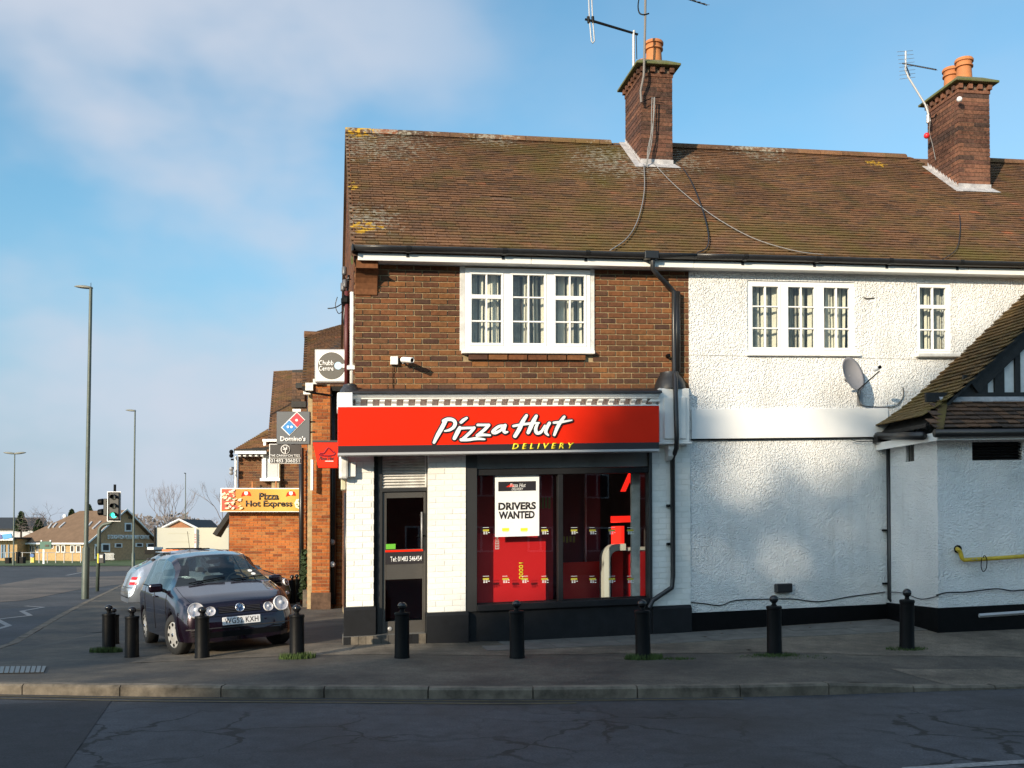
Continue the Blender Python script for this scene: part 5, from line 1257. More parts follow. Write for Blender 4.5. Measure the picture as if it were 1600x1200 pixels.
for i, (p, w) in enumerate(ST):
    mb = MB(); stroke(mb, p, w, .0045, .0075+.0006*i, place, grow=13); part('logo_outline', mb, mt['signblack'], sgn)
for i, (p, w) in enumerate(ST):
    mb = MB(); stroke(mb, p, w, .015, .024+.0005*i, place, grow=1); part('logo_letter_stroke', mb, mt['board'], sgn)
q0 = fp(800, 702, SG); q1 = fp(897, 693, SG); text('DELIVERY', mt['yellow'], sgn, B(q0[0], SG+.0045, q0[1]), UT, (0, 0, 1), q1[0]-q0[0], fp(850, 693.5, SG)[1]-fp(850, 702.5, SG)[1], .004, bold=.03, shear=.25, spacing=1.75)

# security camera with junction box
s0, w0 = fp(623, 563, .03); cc = thing('security_camera', 'small white security camera and junction box on the brick wall above the sign', 'camera', B(s0, 0, w0))
fbox('junction_box', *rect(610, 557, 622, 570, .04)[:2], .013, .06, *rect(610, 557, 622, 570, .04)[2:], mt['board'], cc, bev=.006)
a = fpt(627, 566, .03); mb = MB(); mb.lathe([(.035, 0), (.03, .015), (.012, .03)], fpt(628, 564, .012), NO, 12); part('camera_base', mb, mt['black'], cc)
mb = MB(); mb.tube([fpt(628, 564, .03), fpt(630, 568, .10), fpt(635, 561, .16)], .011, 8); part('camera_arm', mb, mt['steel'], cc, smooth=True)
a, b = fpt(629, 562, .10), fpt(645, 563, .30); mb = MB(); d = (b-a).normalized(); mb.lathe([(.036, 0), (.038, .01), (.038, .22), (.03, .225), (.028, .20)], a, d, 14); part('camera_body', mb, mt['board'], cc, angle=40)
mb = MB(); mb.lathe([(.026, .20), (.026, .212)], a, d, 12); part('lens', mb, mt['black'], cc)
mb = MB(); mb.tube([fpt(614, 570, .03), fpt(614, 585, .02), fpt(614, 606, .02)], .005, 5); part('cable', mb, mt['black'], cc)

# satellite dish
c = fpt(1334, 584, .42); di = thing('satellite_dish', 'grey satellite dish on the white pebbledash wall beneath the three light window', 'satellite dish', fpt(1345, 610, .02))
ax = V((.53, -.80, .28)).normalized(); side = V((0, 0, 1)).cross(ax).normalized(); upd = ax.cross(side).normalized()
mb = MB(); R0, R1 = .225, .26; n = 28; rings = 7
for sgn_ in (0, 1):
    for i in range(rings+1):
        f = i/rings
        for k in range(n):
            a = 2*math.pi*k/n; mb.v.append(c + side*(R0*f*math.cos(a)) + upd*(R1*f*math.sin(a)) + ax*(.07*f*f-.07 - .006*sgn_))
    o_ = sgn_*(rings+1)*n
    for i in range(rings):
        for k in range(n): mb.f.append((o_+i*n+k, o_+i*n+(k+1) % n, o_+(i+1)*n+(k+1) % n, o_+(i+1)*n+k))
e = rings*n
for k in range(n): mb.f.append((e+k, e+(k+1) % n, (rings+1)*n+e+(k+1) % n, (rings+1)*n+e+k))
part('dish', mb, M('dish_grey', (.26, .25, .26), .5, var=.1), di, smooth=True)
low = c - upd*R1*.96; tip = c + ax*.40 - upd*.09
mb = MB(); mb.tube([low, tip-upd*.05], .010, 8); part('feed_arm', mb, mt['plastic'], di)
mb = MB(); mb.lathe([(.028, 0), (.030, .03), (.026, .07), (.020, .08)], tip, -ax, 12); part('receiver', mb, mt['board'], di, smooth=True)
mb = MB(); mb.ball(tip+ax*.02, .026, 8); part('receiver_cap', mb, mt['black'], di)
mb = MB(); mb.tube(spline([c-ax*.07, c-ax*.16-upd*.03, fpt(1342, 604, .12), fpt(1342, 622, .03)], 4), .016, 8); part('wall_bracket', mb, mt['steel'], di)
fbox('wall_plate', fs(1338), fs(1347), .021, .03, fw(634, 1342), fw(612, 1342), mt['steel'], di)

# ------------------------------------------------------------------ television aerials
c1_ = CH[0]
ae = thing('tv_aerial', 'tall loop aerial and mast strapped to the nearer brick chimney', 'aerial', B(c1_['s0'], c1_['d1'], c1_['wt']-.9))
Y1 = B(c1_['s0'], c1_['d1']+.05, 5).y
def a1(px, py, dy=0.): return at(px, py, Y1+dy)
mb = MB(); mb.tube([a1(1002, 160, -.06), a1(1001, 142, -.06), a1(1006, 118, -.10), a1(1008, 40, -.10), a1(1009, -50, -.10)], .020, 8); part('mast', mb, mt['mast'], ae)
mb = MB(); mb.tube([a1(990, 112, .5), a1(990, 54, .5), a1(991, 48, .5)], .024, 8); part('mast', mb, mt['alu'], ae)
mb = MB(); mb.tube([a1(995, 92, .5), a1(994, 54, .5)], .008, 6); part('mast_cable', mb, mt['black'], ae)
mb = MB(); mb.tube([a1(914, 30, .5), a1(930, 34, .5), a1(997, 54, .5)], [.02, .024, .020], 8); part('boom', mb, mt['black'], ae)
L1 = [a1(918, -60, .5), a1(921, 30, .5), a1(924, 64, .5), a1(926, 67.5, .5), a1(929, 64, .5), a1(926, 30, .5), a1(922, -60, .5)]
mb = MB(); mb.tube(L1, .013, 6); part('folded_dipole', mb, mt['alu'], ae, smooth=True)
for x in (920, 927): mb = MB(); mb.tube([a1(x-1, 26, .5), a1(x, 36, .5)], .026, 8); part('dipole_clamp', mb, mt['black'], ae)
mb = MB(); mb.tube(spline([a1(1000, -10, -.1), a1(997, 8, -.1), a1(999, 20, -.1), a1(1006, 23, -.12), a1(1014, 21, -.1)], 5), .012, 6); part('mast_bracket', mb, mt['black'], ae)
mb = MB(); mb.tube([a1(1040, -22, 0), a1(1070, -3, 0), a1(1105, 8, 0)], .012, 6); bm_ = part('yagi_boom', mb, mt['black'], ae)
for i in range(7):
    p = a1(1062, -7).lerp(a1(1105, 8), i/6); mb = MB(); mb.tube([p-V((.05, .1, .05)), p+V((.06, .1, .06))], .005, 4); part('yagi_element', mb, mt['steel'], ae)
mb = MB(); mb.tube([a1(1000, 155, -.04), a1(1003, 160, -.06), a1(1020, 152, .0), a1(1032, 152, 0)], .008, 6); part('strap', mb, mt['black'], ae)
for x0, x1 in ((1019, 1016), (1022, 1018), (1023, 1014)):
    cable(ae, [a1(x0, 152, -.04), a1(x0-1, 178, -.05), a1((x0+x1)/2, 205, -.06), a1(x1-2, 235, -.06), a1(1012 if x0 == 1023 else 1008, 262, -.1)], .008, 'cablegrey')
c2_ = CH[1]; Y2 = B(c2_['s0'], c2_['d0'], 5).y
ae = thing('tv_aerial', 'many pronged aerial on a bent pole beside the farther chimney', 'aerial', B(c2_['s0'], c2_['d0'], c2_['wt']-1))
def a2(px, py, dy=0.): return at(px, py, Y2-.3+dy)
mb = MB(); mb.tube([a2(1453, 190), a2(1451, 180), a2(1446, 164), a2(1419, 120), a2(1415, 110), a2(1415, 80)], .018, 8); part('mast', mb, mt['alu'], ae)
mb = MB(); mb.tube([a2(1414, 98), a2(1422, 119)], .01, 6); part('mast_stay', mb, mt['black'], ae)
mb = MB(); mb.tube([a2(1410, 99), a2(1463, 109)], .013, 6); part('yagi_boom', mb, mt['black'], ae)
for i in range(13):
    p = a2(1420, 101).lerp(a2(1462, 109), i/12); h = .20-.010*i; mb = MB(); mb.tube([p-V((h*.8, h*.9, h*.33)), p+V((h*.8, h*.9, h*.33))], .005, 4); part('yagi_element', mb, mt['steel'], ae)
for i in range(8):
    p = a2(1414+i*.6, 80).lerp(a2(1418, 122), i/7.); h = .42; mb = MB(); mb.tube([p-V((h*.55, h*.5, h*.28)), p+V((h*.55, h*.5, h*.28))], .004, 4); part('reflector_rod', mb, mt['steel'], ae)
mb = MB(); mb.tube([a2(1450, 180), a2(1450, 192)], .03, 6); part('mast_clamp', mb, mt['steel'], ae)
mb = MB(); mb.tube([a2(1450, 186), a2(1460, 184), a2(1463, 178)], .012, 6); part('strap', mb, mt['black'], ae)
cable(ae, [a2(1449, 163), a2(1453, 190), a2(1452, 206), a2(1457, 226), a2(1462, 250)], .007, 'cablegrey')
bf = MB(); bf.ball(a2(1448, 212), .055, 12); b_ = part('float', bf, M('red_plastic', (.6, .02, .03), .4), None, smooth=True); tag(b_, 'small red ball hanging from the aerial cable beside the farther chimney', 'ball')
p = at(1498, 156, B(c2_['s0'], c2_['d1'], 5).y-.12); mb = MB(); mb.lathe([(.045, 0), (.05, .03), (.03, .06)], p, NO, 12); o = part('chimney_light', mb, mt['board'], None, smooth=True); tag(o, 'small round white fitting on the corner of the farther chimney', 'fitting')
# ------------------------------------------------------------------ bollards
bol = thing('bollard', 'x', 'bollard', (0, 0, 0), 0, 'black ball topped bollards along the pavement', local=True)
mb = MB(); mb.lathe([(.085, -.1), (.092, .02), (.088, .03), (.084, .56), (.090, .565), (.092, .585), (.085, .60), (.03, .605)], n=24); part('post', mb, mt['black'], bol, angle=35)
mb = MB(); mb.lathe([(.045, .60), (.028, .615), (.024, .632), (.03, .64)], n=16); part('neck', mb, mt['black'], bol, smooth=True)
mb = MB(); mb.ball((0, 0, .685), .052, 20); part('ball', mb, M('gloss_black', (.012, .012, .014), .14), bol, smooth=True)
BO = [(170, 945, 1018, 'bollard with moss at its foot standing left of the purple car'), (206, 948, 1027, 'bollard standing just left of the front wheel of the purple car'), (316, 948, 1028, 'bollard in front of the headlights of the purple car'),
      (464, 945, 1028, 'bollard with grass at its foot between the purple car and the shop corner'), (628, 941, 1028, 'bollard in front of the grey shop door'), (808, 938, 1028, 'bollard in front of the left half of the shop window'),
      (1005, 937, 1029, 'bollard by the right end of the shop window with grass at its foot'), (1210, 930, 1022, 'bollard in front of the black flue on the white wall'), (1417, 920, 1014, 'bollard at the corner of the white annexe'),
      (177, 950, 1006, 'bollard half hidden behind the mossy footed bollard'), (457, 898, 943, 'nearest of three bollards by the brick wall behind the purple car'), (464, 897, 941, 'middle of three bollards by the brick wall'), (471, 896, 938, 'farthest of three bollards by the brick wall')]
bpos = []
for i, (x, y0, y1, lab) in enumerate(BO):
    p = G(x, y1)
    hgt = (y1-y0)*p.y/FL; o = bol if i == 0 else copy_thing(bol, p)
    o.location = p; k = hgt/.737; o.scale = (1, 1, k); o.rotation_euler = (rnd.uniform(-.018, .018), rnd.uniform(-.018, .018), rnd.uniform(0, 6)); o['label'] = 'black ' + lab; bpos.append(p)
    if i == 9: o.scale = (.95, .95, k)
# moss and grass tufts at the feet
def tuft(c, n, rad, hgt, label, mat='grass', rr=None):
    rr = rr or random.Random(int(c.x*100)); mb = MB()
    for _ in range(n):
        a = rr.uniform(0, 6.28); q = rad*rr.random()**.6; x, y = c.x+q*math.cos(a)*1.5, c.y+q*math.sin(a)*.7; z = pz(x, y)
        b = rr.uniform(0, 3.14); w = rr.uniform(.004, .009); l = V((rr.uniform(-.02, .02), rr.uniform(-.02, .02), hgt*rr.uniform(.4, 1)))
        mb.v += [V((x-w*math.cos(b), y-w*math.sin(b), z-.01)), V((x+w*math.cos(b), y+w*math.sin(b), z-.01)), V((x, y, z))+l]; k = len(mb.v); mb.f.append((k-3, k-2, k-1))
    o = MB.mesh(mb, 'grass_tuft', mt[mat], recalc=False); ob = bpy.data.objects.new('grass_tuft', o); COL.objects.link(ob); ob['kind'] = 'stuff'; return ob
for x, y, n, r_, h in ((166, 1019, 900, .15, .085), (464, 1029, 900, .14, .085), (1006, 1030, 800, .15, .08), (1060, 1030, 260, .13, .03), (1212, 1024, 500, .18, .035), (1190, 1026, 200, .2, .02), (1250, 1026, 200, .25, .02), (1416, 1015, 500, .17, .04), (1385, 958, 300, .12, .05)): tuft(G(x, y), n, r_, h, '')
# fallen leaves
for x, y in ((1128, 991), (1170, 1017), (1352, 982), (1266, 982), (1102, 996), (1330, 975)):
    q = G(x, y); a = rnd.uniform(0, 3); mb = MB(); c, s_ = math.cos(a)*.035, math.sin(a)*.035
    mb.v = [q+V((c, s_, .01)), q+V((-s_*.5, c*.5, .02)), q+V((-c, -s_, .012)), q+V((s_*.5, -c*.5, .016))]; mb.f = [(0, 1, 2, 3)]
    tag(part('fallen_leaf', mb, M('dead_leaf', (.07, .03, .012), .8)), 'brown fallen leaf on the paving ' + {1128: 'left of the flue, nearest the shop window end', 1170: 'just left of the bollard before the flue', 1352: 'nearest the black downpipe', 1266: 'right of the bollard before the flue', 1102: 'at the foot of the shop corner downpipe', 1330: 'against the black plinth left of the downpipe'}[x], 'leaf', 'fallen leaves on the pavement')

# ------------------------------------------------------------------ street lamps
def tilted(o, px0, py0, px1, py1): pass
def lamp(base_px, base_py, Yd, top_px, top_py, label, arms=((-1, 0),), head=1.0, dist=None, r=.085):
    b = at(base_px, base_py, Yd); t = at(top_px, top_py, Yd)
    zg = rz(Yd)+.0; b.z = min(b.z, zg) if Yd > 60 else b.z
    o = thing('street_lamp', label, 'street lamp', b, 0, 'street lamps along the side road'); H = (t-b).length
    mb = MB(); d = (t-b)/H
    mb.tube([b, b+d*1.35, b+d*1.42, t], [r, r, r*.62, r*.45], 12); part('post', mb, mt['lampgreen'], o, angle=40)
    for sx, sy in arms:
        hd = MB(); L_ = .78*head; c = t+V((sx*(L_/2+.02), sy*L_/2, .02)); n = 14; base = 0
        dirv = V((sx, sy, .10)).normalized(); sd = dirv.cross(V((0, 0, 1))).normalized(); u_ = sd.cross(dirv)
        for i in range(9):
            f = i/8; w = math.sin(math.pi*min(1, .12+f*.86))**.6; p = t - dirv*.04 + dirv*(L_*f)
            for k in range(n):
                a = 2*math.pi*k/n; q = math.sin(a); hd.v.append(p + sd*(.14*head*w*math.cos(a)) + u_*(.085*head*w*(q if q > 0 else q*.7)))
        for i in range(8):
            for k in range(n): hd.f.append((i*n+k, i*n+(k+1) % n, (i+1)*n+(k+1) % n, (i+1)*n+k))
        hd.f.append(tuple(range(n))[::-1]); hd.f.append(tuple(8*n+k for k in range(n)))
        part('lamp_head', hd, mt['lamphead'], o, smooth=True)
    mb = MB(); mb.tube([t, t+V((0, 0, .14))], .008, 5); part('photocell', mb, mt['black'], o)
    return o
lamp(133, 936, 26.5, 142, 450, 'nearest tall grey green street lamp with one lamp head pointing left', ((-1, 0),), .62*1.0, r=.095)
lamp(208, 886, 74, 211, 642, 'street lamp with one head seen above the white car', ((-1, .2),), 1.05, r=.12)
lamp(21, 881, 105, 23, 709, 'twin headed street lamp at the far left edge', ((-1, 0), (1, 0)), 1.6, r=.12)
lamp(289, 880, 130, 290, 740, 'small distant street lamp rising above the pale hoarding', ((0, -1),), .8, r=.11)

# ------------------------------------------------------------------ traffic light
p = G(152, 924); Yt = p.y
tl = thing('traffic_light', 'traffic light on a dark post showing a green pedestrian or cycle signal', 'traffic light', p)
def t_(px, py, dy=0.): return at(px, py, Yt+dy)
top = t_(155, 850)
mb = MB(); mb.tube([p, t_(155, 832)] + spline([t_(155, 832), t_(156, 826), t_(162, 820), t_(173, 817), t_(177, 812)], 5)[1:], .062, 12); part('post', mb, mt['lampgreen'], tl, smooth=True)
mb = MB(); mb.tube([t_(179, 815), t_(179.5, 757)], .045, 10); part('mast', mb, mt['black'], tl)
m_ = Yt/FL; c = t_(178.5, 791, -.16)
def bx(name, px0, py0, px1, py1, y0, y1, mat, bev=.01):
    a = t_(px0, py1, y0); b = t_(px1, py0, y0); mb = MB(); mb.box(a.x, b.x, Yt+y0, Yt+y1, a.z, b.z); return part(name, mb, mat, tl, bev=bev)
bx('backing_board', 167, 768, 189, 815, -.10, -.085, mt['board']); bx('backing_board', 168.2, 769, 187.8, 813.5, -.115, -.101, mt['black'])
sh = bx('signal_housing', 170, 770, 186, 812, -.24, -.116, mt['plastic'], .02)
for i, yy in enumerate((777, 791, 805)):
    q = t_(178, yy, -.24); mb = MB(); mb.lathe([(.10, -.004), (.10, .006), (.085, .012)], q, (0, -1, 0), 18)
    col = M('green_signal', (.02, .5, .32), .3, emit=((.05, 1, .62), 1.6)) if i == 2 else M('unlit_lens', (.02, .018, .015), .2); part('lens', mb, col, sh)
    hd = MB(); n = 12
    for e, rr_ in ((0, .115), (-.16, .10)):
        for k in range(n+1):
            a = math.pi*(-.12 + 1.24*k/n); hd.v.append(q+V((rr_*math.cos(a), e, rr_*math.sin(a))))
    for k in range(n): hd.f.append((k, k+1, n+2+k, n+1+k))
    ho_ = part('visor', hd, mt['plastic'], sh); m2 = ho_.modifiers.new('thick', 'SOLIDIFY'); m2.thickness = .01
mb = MB(); a = t_(159.5, 792, -.02)
sd2 = bx('side_signal', 161, 779, 167, 806, -.10, .16, mt['plastic'], .02)
for yy in (784, 800):
    q = t_(161, yy, .02); mb = MB(); mb.lathe([(.12, 0), (.11, .16)], q, (-1, .1, -.1), 12); part('visor', mb, mt['black'], sd2)
bx('push_button_box', 154, 865, 162, 880, -.22, -.07, mt['plastic']); bx('button_plate', 155.5, 867, 160.5, 872, -.235, -.221, mt['alu'], .003); bx('yellow_side', 152, 865, 153.9, 880, -.21, -.08, mt['yellow'], .004)

# ------------------------------------------------------------------ neighbouring brick shops down the side street
NY = 21.9
def boxw(name, px0, px1, py0, py1, Y0, dep, mat, parent, zb=None, bev=0):
    a = at(px0, py1, Y0); b = at(px1, py0, Y0); mb = MB(); mb.box(a.x, b.x, Y0, Y0+dep, a.z if zb is None else zb, b.z); return part(name, mb, mat, parent, bev=bev)
def brick_face(parent, px0, px1, py0, py1, Y0, mat, zb=None, mort='mortar', dep=.3, ret=True, nm='brick_wall'):
    """brick wall facing the street with real courses, joined because its bricks are only a few pixels high"""
    a = at(px0, py1, Y0); b = at(px1, py0, Y0); z0 = a.z if zb is None else zb
    mb = MB(); mb.box(a.x+.004, b.x-.004, Y0+.004, Y0+dep, z0, b.z-.001); wl = part(nm, mb, mt[mort], parent)
    mb = MB(); z = z0; r = 0
    while z+.066 <= b.z:
        x = a.x - (.1125 if r % 2 else 0)
        while x < b.x:
            p, q = max(x, a.x), min(x+.215, b.x)
            if q-p > .03: mb.box(p, q, Y0-.006+rnd.uniform(-.002, .002), Y0+.04, z, z+.066)
            x += .225
        z += .0755; r += 1
    part('brickwork', mb, mt[mat], wl, kind='stuff'); return wl
n1 = thing('brick_shop', 'orange brick shop front piers directly behind the pizza shop with black drainpipes', 'building', at(500, 944, NY))
brick_face(n1, 487, 516, 600, 945, NY-.02, 'brick_or', -.1, dep=3.2)
brick_face(n1, 516, 580, 560, 942, NY+.35, 'brick_or', -.1, dep=7)
brick_face(n1, 469, 487, 648, 925, NY+2.6, 'brick_or', -.1, dep=4)
boxw('pier_base', 485.5, 516.5, 926, 946, NY-.07, .06, M('dark_pier_brick', (.09, .05, .03), .9, var=.5, vs=9), n1, -.1)  # darker brick tone at the foot of the pier
for px, y0, y1, dY, rr_ in ((520, 600, 944, .22, .075), (484, 610, 930, 1.2, .06), (471, 700, 905, 2.4, .06), (541.5, 770, 960, -7.6, .035)):
    mb = MB(); mb.tube([at(px, y1, NY+dY), at(px, y0, NY+dY)], rr_, 8); part('drainpipe', mb, mt['plastic'], n1, smooth=True)
for px, py, dY in ((519, 847, .15), (519, 882, .12)):
    mb = MB(); mb.ball(at(px, py, NY+dY), .07, 8); part('pipe_joint', mb, mt['board'] if py == 882 else mt['steel'], n1)
boxw('white_conduit', 485, 489, 718, 766, NY-.25, .1, mt['board'], n1)
# roof of n1: tiled slope facing the camera's left, seen above the sign
def slope(name, P, mat, parent, th=.1, rows=None):
    mb = MB(); q = [V(p) for p in P]; n = (q[1]-q[0]).cross(q[3]-q[0]).normalized(); n = n if n.z > 0 else -n
    mb.v = q+[p-n*th for p in q]; mb.f = [(0, 1, 2, 3), (4, 5, 6, 7)]+[(i, (i+1) % 4, 4+(i+1) % 4, 4+i) for i in range(4)]
    r_ = part(name, mb, mt['timber'], parent)
    if rows:
        tl_ = MB(); w, h = (q[1]-q[0]), (q[3]-q[0]); nr = int(h.length/.1); L_ = w.length; nc = max(1, int(L_/.165)); dx = w/nc
        wt = (q[2]-q[3])
        for j in range(nr):
            f = j/nr; a0 = q[0]+h*f; ww = w.lerp(wt, f); nc2 = max(1, int(ww.length/.165)); dx = ww/nc2
            for i in range(nc2):
                a = a0+dx*(i+.5*(j % 2)*(1 if i < nc2-1 else 0))+n*(.006+rnd.uniform(0, .004)); b = a+dx*.96; up = h/nr*1.4; k = len(tl_.v)
                tl_.v += [a+n*.03, b+n*.03, b+up+n*.004, a+up+n*.004, a, b]; tl_.f += [(k, k+1, k+2, k+3), (k+4, k+5, k+1, k)]
        part('tile_courses', tl_, mt[mat], r_, kind='stuff')
    return r_
slope('roof', [at(472, 604, NY+.0), at(560, 604, NY-.0), at(560, 500, NY+4.4), at(476, 524, NY+3.6)], 'tile', n1, rows=1)
mb = MB(); mb.tube([at(475.5, 523, NY+3.55), at(560, 527, NY+4)], .10, 8); part('ridge', mb, mt['tile'], n1)
boxw('eaves_board', 462, 487, 598, 606, NY+.3, .3, mt['timber'], n1); boxw('fascia_board', 474, 485, 600, 616, NY+.1, .15, mt['board'], n1)
boxw('flashing_box', 477, 489, 598, 610, NY-.1, .2, mt['whited'], n1)
# hung tile cheek seen edge on
brick_face(n1, 456, 476, 578, 628, NY+3.0, 'tiled', nm='tile_hung_cheek', mort='timber', dep=.4)
boxw('eaves_board', 455, 478, 627, 636, NY+2.8, .3, mt['timber'], n1)
# security lamp, small fittings
boxw('wall_lamp', 457, 470, 639, 644, NY+2.4, .2, mt['board'], n1); boxw('wall_lamp_arm', 459, 462, 644, 652, NY+2.4, .1, mt['board'], n1)
boxw('cable_box', 489, 503, 592, 600, NY-.15, .13, mt['whited'], n1)
mb = MB(); mb.tube([at(478, 612, NY-.06), at(500, 615, NY-.06), at(520, 618, NY-.06)], .02, 6); part('cable', mb, mt['black'], n1)
boxw('concrete_step', 473, 487, 922, 936, NY+1.2, 1., mt['kerb'], n1, -.1)

n2_ = thing('brick_shop', 'brick shop with steep roof and white window standing behind the yellow Pizza Hot Express sign', 'building', at(420, 930, 29))
Y2_ = 30.
brick_face(n2_, 371, 475, 700, 935, Y2_, 'brick', -.3, dep=5)
slope('roof', [at(365.5, 703, Y2_-.4), at(425, 698, Y2_-.4), at(419, 672, Y2_+3.), at(419, 671, Y2_+3.1)], 'tile', n2_, rows=1)
slope('roof', [at(417, 706, Y2_-.5), at(480, 704, Y2_-.5), at(480, 578, Y2_+5.), at(427.5, 581, Y2_+5.)], 'tile', n2_, rows=1)
boxw('fascia_board', 367, 416, 704.5, 709, Y2_-.45, .1, mt['board'], n2_)
for x in (372, 380, 389, 398, 407): boxw('eaves_bracket', x, x+4, 709, 713, Y2_-.35, .3, mt['board'], n2_)
boxw('corner_board', 366.5, 369.5, 713, 765, Y2_-.1, .1, mt['board'], n2_)
wf = boxw('window', 409, 436, 700, 752, Y2_-.16, .15, mt['board'], n2_); a = boxw('pane', 418, 434, 722, 745, Y2_-.175, .012, M('pale_pane', (.5, .5, .5), .3), wf); boxw('window_head', 410, 437, 686, 690, Y2_-.25, .3, mt['board'], n2_); boxw('window_sill', 406, 437, 747, 751.5, Y2_-.28, .11, mt['board'], wf)
boxw('window_post', 411, 415.5, 690, 750, Y2_-.22, .06, mt['board'], wf)
for py in (718, 731): mb = MB(); mb.tube([at(365, py, Y2_-.3), at(361, py, Y2_-.3)], .03, 6); part('insulator', mb, mt['black'], n2_)
for py in (706, 712, 733, 739): mb = MB(); mb.ball(at(361.5, py, Y2_-.3), .07, 8); part('insulator', mb, mt['steel'] if py > 720 else mt['black'], n2_)
for x in (394, 431): boxw('vent_pipe', x-1, x+1, 752, 768, Y2_-.3, .04, mt['pot'], n2_)
mb = MB(); mb.tube([at(471.5, 704, 27.2), at(471.5, 905, 27.2)], .05, 8); part('drainpipe', mb, mt['black'], n2_)
mb = MB(); mb.tube([at(474.5, 750, 26.9), at(474.5, 920, 26.9)], .035, 8); part('drainpipe', mb, mt['steel'], n2_)
ex = thing('brick_extension', 'plain orange brick side wall under the yellow Pizza Hot Express sign', 'building', at(405, 925, 27.5))
YE = 27.5
brick_face(ex, 357.5, 471, 797, 950, YE, 'brick_or', -.35, dep=5)
boxw('coping', 356, 472, 795, 798, YE-.03, .4, mt['timber'], ex)
slope('side_roof', [at(332, 834, YE+.3), at(340, 836, YE+1.5), at(360, 802, YE+1.5), at(357, 798, YE+.3)], 'tiled', ex, .12)
# creeper at the foot of the wall
mb = MB(); rr = random.Random(4)
for _ in range(1500):
    f = rr.random(); cx = 476+rr.gauss(0, 3.2)*(1.2-f*.8); cy = 935-f*75; p = at(cx, cy, 23.4+rr.uniform(0, 1.)); s = .055
    a = V((rr.uniform(-1, 1), rr.uniform(-1, 1), rr.uniform(-1, 1))).normalized()*s; b = a.cross(V((rr.uniform(-1, 1), rr.uniform(-1, 1), 1))).normalized()*s; k = len(mb.v)
    mb.v += [p-a, p+b, p+a, p-b]; mb.f.append((k, k+1, k+2, k+3))
cr = bpy.data.objects.new('creeper', mb.mesh('creeper', mt['leaf'], recalc=False)); COL.objects.link(cr); tag(cr, 'dark green creeper climbing beside the drainpipe behind the three small bollards', 'plant')

def flank(parent, px_e, py_e, Ye, py_r, Yr, px_r, mat='brick'):
    e = at(px_e, py_e, Ye); r_ = at(px_r, py_r, Yr); x = e.x+.06; back = 2*Yr-Ye
    mb = MB(); mb.prism([(x, Ye+.35, -.3), (x, Ye+.35, e.z+.05), (x, Yr, r_.z-.2), (x, back, e.z), (x, back, -.3)], (.25, 0, 0)); part('flank_wall', mb, mt['mortar'], parent)
    sk = MB(); z = -.2; n = 0
    while z < r_.z-.4:
        lim = 0 if z < e.z-.1 else (z-e.z+.1)/(r_.z-e.z)*(Yr-Ye)
        y = Ye+.36+lim+(.11 if n % 2 else 0)
        while y < back-lim-.25: sk.box(x-.012, x+.01, y, y+.215, z, z+.066); y += .225
        z += .0755; n += 1
    part('brickwork', sk, mt[mat], parent, kind='stuff')
    mb = MB(); xr = 560 if parent is n1 else 480; a, b = at(px_r, py_r, Yr), at(xr, py_r, Yr); q = [a, b, V((b.x+.5, back, e.z)), V((x-.1, back, e.z))]; mb.v = q+[p+V((0, 0, -.08)) for p in q]; mb.f = [(0, 1, 2, 3), (4, 5, 6, 7)]+[(i, (i+1) % 4, 4+(i+1) % 4, 4+i) for i in range(4)]; part('back_slope', mb, mt['tiled'], parent)
flank(n1, 472, 604, NY, 524, NY+3.6, 476, 'brick_or')
flank(n2_, 417, 706, Y2_-.5, 581, Y2_+5., 427.5)
# ------------------------------------------------------------------ projecting signs
def board(name, label, cat, px0, py0, px1, py1, Y, mat, dep=.1, bev=.006):
    a = at(px0, py1, Y); b = at(px1, py0, Y); mb = MB(); mb.box(a.x, b.x, Y, Y+dep, a.z, b.z); o = part(name, mb, mat, None, bev=bev); tag(o, label, cat); return o
def bt(s, px0, py0, px1, py1, Y, mat, parent, **k): a = at(px0, py1, Y); b = at(px1, py0, Y); text(s, mat, parent, a, (1, 0, 0), (0, 0, 1), b.x-a.x, b.z-a.z, .006, **k)
def disc(name, px, py, rpx, Y, mat, parent, dz=.01, n=32):
    c = at(px, py, Y); r = rpx*Y/FL; mb = MB(); mb.lathe([(r, 0), (r, dz)], c, (0, -1, 0), n); return part(name, mb, mat, parent)
def polyp(name, pts, Y, mat, parent, dep=.008):
    mb = MB(); mb.prism([tuple(at(x, y, Y)) for x, y in pts], (0, dep, 0)); return part(name, mb, mat, parent)
YC = 14.6
cb = board('projecting_sign', 'square white projecting sign with a grey disc reading Chubb Centre', 'sign', 491.5, 545.5, 543.5, 597.5, YC, mt['alu'], .2, .01)
boxw('sign_face', 494, 541.5, 548, 595, YC-.012, .011, mt['board'], cb)
gcol = M('olive_grey', (.075, .07, .06), .5)
disc('grey_disc', 518, 571.5, 21.3, YC-.013, gcol, cb, .006, 48)
disc('keyhole', 528.5, 571.5, 6.0, YC-.020, M('sky_blue_print', (.42, .62, .80), .4), cb, .005); 
polyp('key_bar', [(534, 569), (545, 567), (545, 576), (534, 574)], YC-.028, mt['board'], cb)
bt('Chubb', 498.5, 563, 521.5, 571, YC-.020, mt['board'], cb, bold=.02); bt('Centre', 498.5, 572, 521.5, 579.5, YC-.020, mt['board'], cb, bold=.02)
boxw('sign_arm', 541, 549, 569, 573, YC+.05, .05, mt['board'], cb)
YD = 19.5
dm = board('projecting_sign', 'dark grey square projecting sign reading Dominos with red and blue tiles', 'sign', 432, 643, 484, 694, YD, M('slate_grey', (.075, .083, .095), .4), .12)
def rot(pts, cx, cy, a): c, s = math.cos(R(a)), math.sin(R(a)); return [(cx+x*c-y*s, cy+x*s+y*c) for x, y in pts]
cx, cy = 458, 662
polyp('tile_outline', rot([(-17.5, -9.3), (17.5, -9.3), (17.5, 9.3), (-17.5, 9.3)], cx, cy, -45), YD-.010, mt['board'], dm)
